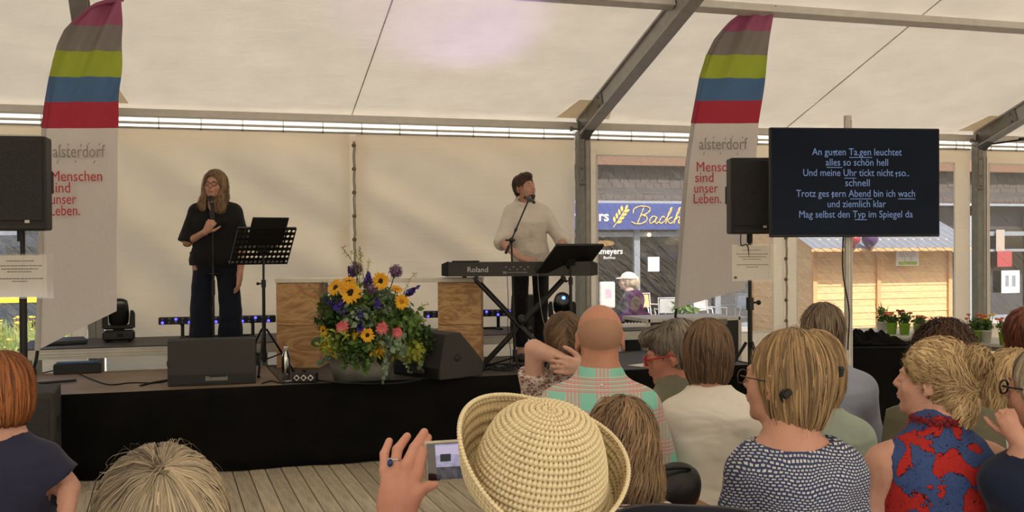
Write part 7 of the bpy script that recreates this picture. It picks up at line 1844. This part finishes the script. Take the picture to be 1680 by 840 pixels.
# the left hand is modelled finger by finger around the telephone
def hand_px():
    k = HD/FPX/p.k; G = Field(*[np.arange(c-m, c+m2, .0027) for c, m, m2 in zip(p.at(662, 775, HD), (.10, .09, .115), (.10, .07, .105))])
    A = lambda x, y, dd=0: p.at(x, y, HD+dd)
    def ch(pts, k_=.004):
        for (x0, y0, d0, r0), (x1, y1, d1, r1) in zip(pts[:-1], pts[1:]): G.cone(A(x0, y0, d0), A(x1, y1, d1), r0*k, r1*k, k_)
    ch([(638.5, 724, .045, 6.4), (630.5, 745, .02, 7.4), (631, 772, 0, 8.6), (640, 800, -.005, 12)])
    ch([(668, 716, .045, 6.8), (652, 738, .018, 8.4), (648, 766, 0, 9.4), (652, 800, -.006, 14)])
    ch([(696, 709, .05, 7.0), (680, 735, .018, 8.8), (666, 764, -.004, 9.8), (662, 800, -.008, 15)])
    ch([(702, 718, .055, 7.0), (693, 742, .02, 8.8), (684, 778, -.002, 10), (670, 806, -.006, 15)])
    ch([(715, 795, -.012, 5.4), (703, 797.5, -.016, 7.4), (686, 808, -.012, 10), (670, 830, -.004, 15)], .008)
    G.ell(A(655, 806, 0), np.array((32, 20, 36))*k, .012, np.array(Matrix.Rotation(0, 3, 'X'))); G.cone(A(654, 820, -.002), A(650, 880, 0), 27*k, 24*k, .02); G.cone(A(640, 830, 0), A(646, 880, 0), 20*k, 20*k, .02)
    for x in (648, 657, 666): G.cone(A(x, 775, -.013), A(655, 830, -.014), 1.8*k, 1.2*k, .006)
    return G.mesh()
Vh, Qh = hand_px(); p.hands = {1: p.hands[1], -1: 'none'}
p.body()
_me = p.bodyobj.data; _v = np.empty(len(_me.vertices)*3, np.float32); _me.vertices.foreach_get('co', _v); _v = _v.reshape(-1, 3); _q = np.empty(len(_me.loops), np.int32); _me.loops.foreach_get('vertex_index', _q); _q = _q.reshape(-1, 4)
_name_mat = p.skinmat; bpy.data.objects.remove(p.bodyobj); p.bodyobj = mesh_np('body', np.concatenate([_v, Vh]), np.concatenate([_q, Qh+len(_v)]), _name_mat, p.root)
p.top(K_['white2'], sleeve=1.3, seed=30); p.trousers(K_['jeans']); p.shoes(M['shoe'])
p.hair(HM['greyblond'], [((0, -.03, -.055), (.075, .08, .06), .02)], [FACECUT], flow_down, n=200, half=4, step=.010, rad=.0015, cutz=-.10, seed=21)
m = MB()
A = lambda x, y, dd=0: Vector(p.at(x, y, HD+dd)); c = A(648, 757, .004); ax_ = (A(650, 740, .016)-A(647.5, 766, 0)).normalized(); q = ax_.to_track_quat('Z', 'Y').to_matrix().to_4x4(); kk = HD/FPX/p.k
m.lathe([(9.6*kk, -.0016), (10.4*kk, -.0016), (10.4*kk, .0016), (9.6*kk, .0016), (9.6*kk, -.0016)], 24, Matrix.Translation(c) @ q); sn = A(640, 759, -.012); nrm_ = (A(638, 757, -.2)-sn).normalized()
sm_ = Matrix.Translation(sn) @ nrm_.to_track_quat('Z', 'Y').to_matrix().to_4x4(); m.lathe([(0, -.002), (.0062, -.002), (.0066, .0015), (.0055, .002)], 18, sm_, True, 1, 1.35); rg_ = empty('finger_ring', (0, 0, 0)); rg_.parent = p.root; rg_['label'] = 'silver ring with an oval blue stone'
m.build('band', M['chrome'], rg_); MB().lathe([(.0052, .0015), (.0045, .0034), (.002, .0044), (0, .0046)], 18, sm_, True, 1, 1.35).build('blue_stone', simple('blue_stone', (34, 50, 110), .2, 0, .2, 200, 0), rg_)
# telephone
pc = PD(768, 754, HD+.022); ph = empty('telephone', pc, 0, 'telephone held up sideways, its screen showing the stage', 'telephone')
Mp = basis((0, 0, 0), (cRh*math.cos(R(3))-ZUP*-.0+ZUP*math.sin(R(3))).normalized(), cFh, (ZUP*math.cos(R(3))-cRh*math.sin(R(3))).normalized())
PW_, PH_ = .162, .0775
MB().box((0, 0, 0), (PW_, .009, PH_), Mp, ch=.003).build('case', simple('pale_case', (196, 186, 170), .45), ph)
t = NT('telephone_picture'); c = t.sep(t.coord()); n = t.noise(t.coord(), 70, 3, .6); 
def between(a, lo, hi): return t.math('MULTIPLY', t.math('GREATER_THAN', a, lo), t.math('LESS_THAN', a, hi))
# axes: the screen is nearly parallel to the picture; object z is height
u = t.math('ADD', t.math('MULTIPLY', c[0], cRh.x), t.math('MULTIPLY', c[1], cRh.y))
z = t.math('SUBTRACT', c[2], t.math('MULTIPLY', u, math.sin(R(3))))
col = t.mix(t.math('GREATER_THAN', z, -.010), t.ramp(n, [(.35, (.008, .009, .014)), (.7, (.07, .06, .07))]), t.ramp(n, [(.3, (.16, .15, .22)), (.7, (.30, .28, .38))]))
col = t.mix(between(z, .012, .0305), col, (.36, .31, .42)); col = t.mix(t.math('MULTIPLY', between(z, .0, .014), between(u, -.052, -.032)), col, (.006, .007, .012))
p_ = t.pbr((.004, .004, .004), .15, 0, None, .3, emit=col, es=1.0); t.m = p_
MB().box((0, -.0048, 0), (PW_-.010, .0006, PH_-.008), Mp).build('glass', M['lens_dark'], ph); MB().box((.006, -.0053, 0), (PW_-.030, .0005, PH_-.012), Mp).build('picture', p_, ph)
# hat
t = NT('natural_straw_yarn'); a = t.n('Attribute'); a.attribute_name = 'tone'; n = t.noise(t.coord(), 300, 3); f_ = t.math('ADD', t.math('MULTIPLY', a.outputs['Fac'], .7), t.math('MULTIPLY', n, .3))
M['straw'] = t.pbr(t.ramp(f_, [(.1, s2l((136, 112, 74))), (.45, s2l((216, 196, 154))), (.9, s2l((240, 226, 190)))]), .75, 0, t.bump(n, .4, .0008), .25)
prof = [(.0, .124), (.02, .1235), (.045, .119), (.069, .108), (.088, .088), (.100, .06), (.109, .03), (.115, .0), (.119, -.016), (.124, -.022), (.130, -.020), (.135, -.012), (.139, -.002), (.142, .008), (.144, .018), (.145, .024)]
L_ = [0]
for a, b in zip(prof[:-1], prof[1:]): L_.append(L_[-1]+math.hypot(b[0]-a[0], b[1]-a[1]))
rows = 26; sub = 6; nu = 520; s_arr = np.linspace(0, L_[-1], rows*sub+1); rr_ = np.interp(s_arr, L_, [a for a, b in prof]); zz_ = np.interp(s_arr, L_, [b for a, b in prof])
ker = np.ones(7)/7; rs = np.convolve(np.pad(rr_, 3, 'edge'), ker, 'valid'); zs = np.convolve(np.pad(zz_, 3, 'edge'), ker, 'valid'); rs[0] = 0; rr_, zz_ = rs, zs
dr, dz = np.gradient(rr_), np.gradient(zz_); ln_ = np.hypot(dr, dz)+1e-9; nr_, nz_ = -dz/ln_*-1, dr/ln_*-1; nr_, nz_ = -dz/ln_, dr/ln_
th = np.linspace(0, 2*np.pi, nu, endpoint=False)[None, :]; rowf = (s_arr/L_[-1]*rows)[:, None]; spiral = rowf+th/(2*np.pi)
row = np.floor(spiral); ph_ = spiral-row; cnt = np.clip(np.round(rr_*2*np.pi/.0085), 6, 130)[:, None]
rowr = np.interp((row+.5)/rows*L_[-1], s_arr, rr_); cnt = np.clip(np.round(rowr*2*np.pi/.0084), 6, 140); st_ = th/(2*np.pi)*cnt+.5*(row % 2)+.25*ph_
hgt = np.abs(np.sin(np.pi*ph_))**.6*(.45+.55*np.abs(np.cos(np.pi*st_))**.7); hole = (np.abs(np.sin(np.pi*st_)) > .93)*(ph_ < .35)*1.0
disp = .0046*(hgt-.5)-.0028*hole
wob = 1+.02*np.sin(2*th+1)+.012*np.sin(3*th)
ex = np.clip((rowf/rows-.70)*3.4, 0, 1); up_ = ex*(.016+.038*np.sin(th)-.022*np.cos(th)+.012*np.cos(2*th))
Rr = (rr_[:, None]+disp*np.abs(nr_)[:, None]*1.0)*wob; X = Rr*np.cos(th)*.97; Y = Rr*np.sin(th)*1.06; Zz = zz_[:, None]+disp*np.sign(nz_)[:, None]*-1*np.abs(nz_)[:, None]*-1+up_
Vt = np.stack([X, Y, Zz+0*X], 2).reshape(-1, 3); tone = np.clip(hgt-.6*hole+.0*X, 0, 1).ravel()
Vb = Vt.copy(); Vb = np.stack([(Rr*.972-.0*X)*np.cos(th)*.97, (Rr*.972)*np.sin(th)*1.06, Zz-.0035], 2).reshape(-1, 3)
ni = rows*sub+1; i0 = (np.arange(ni-1)[:, None]*nu+np.arange(nu)[None, :]); i1 = (np.arange(ni-1)[:, None]*nu+(np.arange(nu)[None, :]+1) % nu); q1 = np.stack([i0, i1, i1+nu, i0+nu], 2).reshape(-1, 4)[:, ::-1]
low = q1[::1]; N0 = len(Vt); q2 = q1[:, ::-1]+N0; e0 = (ni-1)*nu+np.arange(nu); e1 = (ni-1)*nu+(np.arange(nu)+1) % nu; q3 = np.stack([e0, e1, e1+N0, e0+N0], 1)
hat = empty('straw_hat', PD(893, 760, 1.80), 0, 'crocheted natural straw hat with turned-up brim in the foreground', 'hat')
hz_ = (ZUP*math.cos(R(18))-cFh*math.sin(R(18))+cRh*.14).normalized(); hx_ = cRh.cross(hz_).cross(hz_)*-1; hx_ = (cRh-hz_*cRh.dot(hz_)).normalized(); hy_ = hz_.cross(hx_)
hat.matrix_world = basis(PD(886, 782, 1.80), hx_, hy_, hz_)
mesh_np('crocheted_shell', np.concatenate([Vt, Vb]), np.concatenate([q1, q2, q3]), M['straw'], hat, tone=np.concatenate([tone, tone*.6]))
m = MB(); 
for i in range(150):
    a = 2*math.pi*i/150; rr = prof[-1][0]*(1+.02*math.sin(2*a+1)+.012*math.sin(3*a)); m.sphere((rr*math.cos(a)*.97, rr*math.sin(a)*1.06, prof[-1][1]+.016+.038*math.sin(a)-.022*math.cos(a)+.012*math.cos(2*a)), .0042, 6, 4, (1.1, 1.1, .9))
o = m.build('brim_edge', M['straw'], hat); tag(o, kind='stuff'); at_ = o.data.attributes.new('tone', 'FLOAT', 'POINT'); at_.data.foreach_set('value', np.full(len(o.data.vertices), .8, np.float32))

# ------------------------------------------------------------------ seats
M['seat_wood'] = simple('seat_wood', (150, 110, 70), .6)
st0 = None
for p in AUD:
    k = p.k; sz = .445*k
    if p.root.location.z < -.1: sz_loc = sz
    if st0 is None:
        st0 = empty('folding_stool', (0, 0, 0)); st0['label'] = 'x'
        MB().box((0, 0, -.012), (.40, .30, .024), ch=.004).build('seat', M['seat_wood'], st0)
        for q in (-1, 1):
            MB().tube([(q*.17, -.13, -.024), (q*.17, .13, -.45)], .011, 6).build('leg', M['black_metal'], st0); MB().tube([(q*.155, .13, -.024), (q*.155, -.13, -.45)], .011, 6).build('leg', M['black_metal'], st0)
        s_ = st0
    else: s_ = copy_tree(st0)
    s_.location = (p.root.location.x, p.root.location.y, p.root.location.z+sz+.004); s_.rotation_euler = (0, 0, -p.face); s_.scale = (1, 1, (sz+.004)/.461)
    tag(s_, 'wooden folding stool under the '+' '.join(p.root['label'].split()[:10]), 'stool', 'folding stools under the sitting visitors')
# two chair backs that show
def back_chair(px, py, D, face, mat, label):
    W = PD(px, py, D); r = empty('padded_chair', (W.x, W.y, 0), -R(face), label, 'chair'); H_ = W.z
    MB().box((0, .24, .44), (.44, .42, .05), ch=.02).build('seat', mat, r)
    for q in (-1, 1):
        MB().tube([(q*.21, .42, 0), (q*.21, .44, .43)], .012, 6).build('leg', M['black_metal'], r); MB().tube([(q*.21, .02, 0), (q*.205, .02, .44), (q*.175, -.02, H_-.12), (q*.165, -.03, H_-.05)], .012, 6).build('rear_leg', M['black_metal'], r)
    vs = []; fs = []; n = 14
    for s in (0, 1):
        for j in range(7):
            for i in range(n+1):
                u = i/n*2-1; v = j/6; x = u*.20*(1-.12*v**3*abs(u)); vs.append((x, -.045-.03*(1-u*u)+s*.03-.03*v, .62+(H_+.015-.62)*v-.03*v**4*abs(u)**3))
    for j in range(6):
        for i in range(n): a = j*(n+1)+i; b = a+7*(n+1); fs += [(a, a+1, a+n+2, a+n+1), (b, b+n+1, b+n+2, b+1)]
    for i in range(n): a = 6*(n+1)+i; fs.append((a, a+1, a+1+7*(n+1), a+7*(n+1))); a = i; fs.append((a, a+7*(n+1), a+1+7*(n+1), a+1))
    MB().add(vs, fs, True).build('backrest', mat, r)
back_chair(1545, 664, 3.62, 36, cloth('olive_canvas', (112, 108, 88)), 'olive canvas chair between the light blue shirt and the flowered top')
back_chair(1140, 826, 2.45, 30, cloth('black_chair_cover', (34, 36, 46)), 'dark padded chair at the bottom, below the white t-shirt')
# black bag in front of the white t-shirt's lap
F = Field(np.arange(-.2, .2, .009), np.arange(-.15, .15, .009), np.arange(-.02, .3, .009)); F.ell((0, 0, .07), (.085, .07, .075), .03); F.ell((.02, .0, .10), (.06, .05, .05), .04); X, Y, Z = F.g[0][:, None, None], F.g[1][None, :, None], F.g[2][None, None, :]; F.F += folds(X, Y, Z, 40, .010).astype(np.float32); F.F = np.maximum(F.F, -Z+0*F.F)
bw = PD(1103, 800, 3.5); bg = empty('handbag', (bw.x, bw.y, bw.z-.08), 0, 'crumpled black bag beside the white t-shirt', 'bag'); V, Q = F.mesh(); mesh_np('body', V, Q, simple('black_nylon', (18, 18, 22), .4, 0, .2, 30, .3), bg)
MB().tube(bez([(-.06, 0, .11), (-.05, -.04, .15), (.03, -.05, .15), (.06, 0, .12)], 16), .006, 6).build('handle', M['rubber'], bg)
bs = MB().box((0, 0, 0), (.36, .30, .03), ch=.004)
so = empty('side_stool', (bw.x, bw.y, 0), 0, 'low stool under the crumpled black bag', 'stool'); zt_ = bw.z-.082; MB().box((0, 0, zt_-.012), (.34, .30, .024), ch=.004).build('seat', M['seat_wood'], so)
for x in (-.14, .14):
    for y in (-.11, .11): MB().tube([(x, y, zt_-.02), (x, y, 0)], .012, 6).build('leg', M['black_metal'], so)
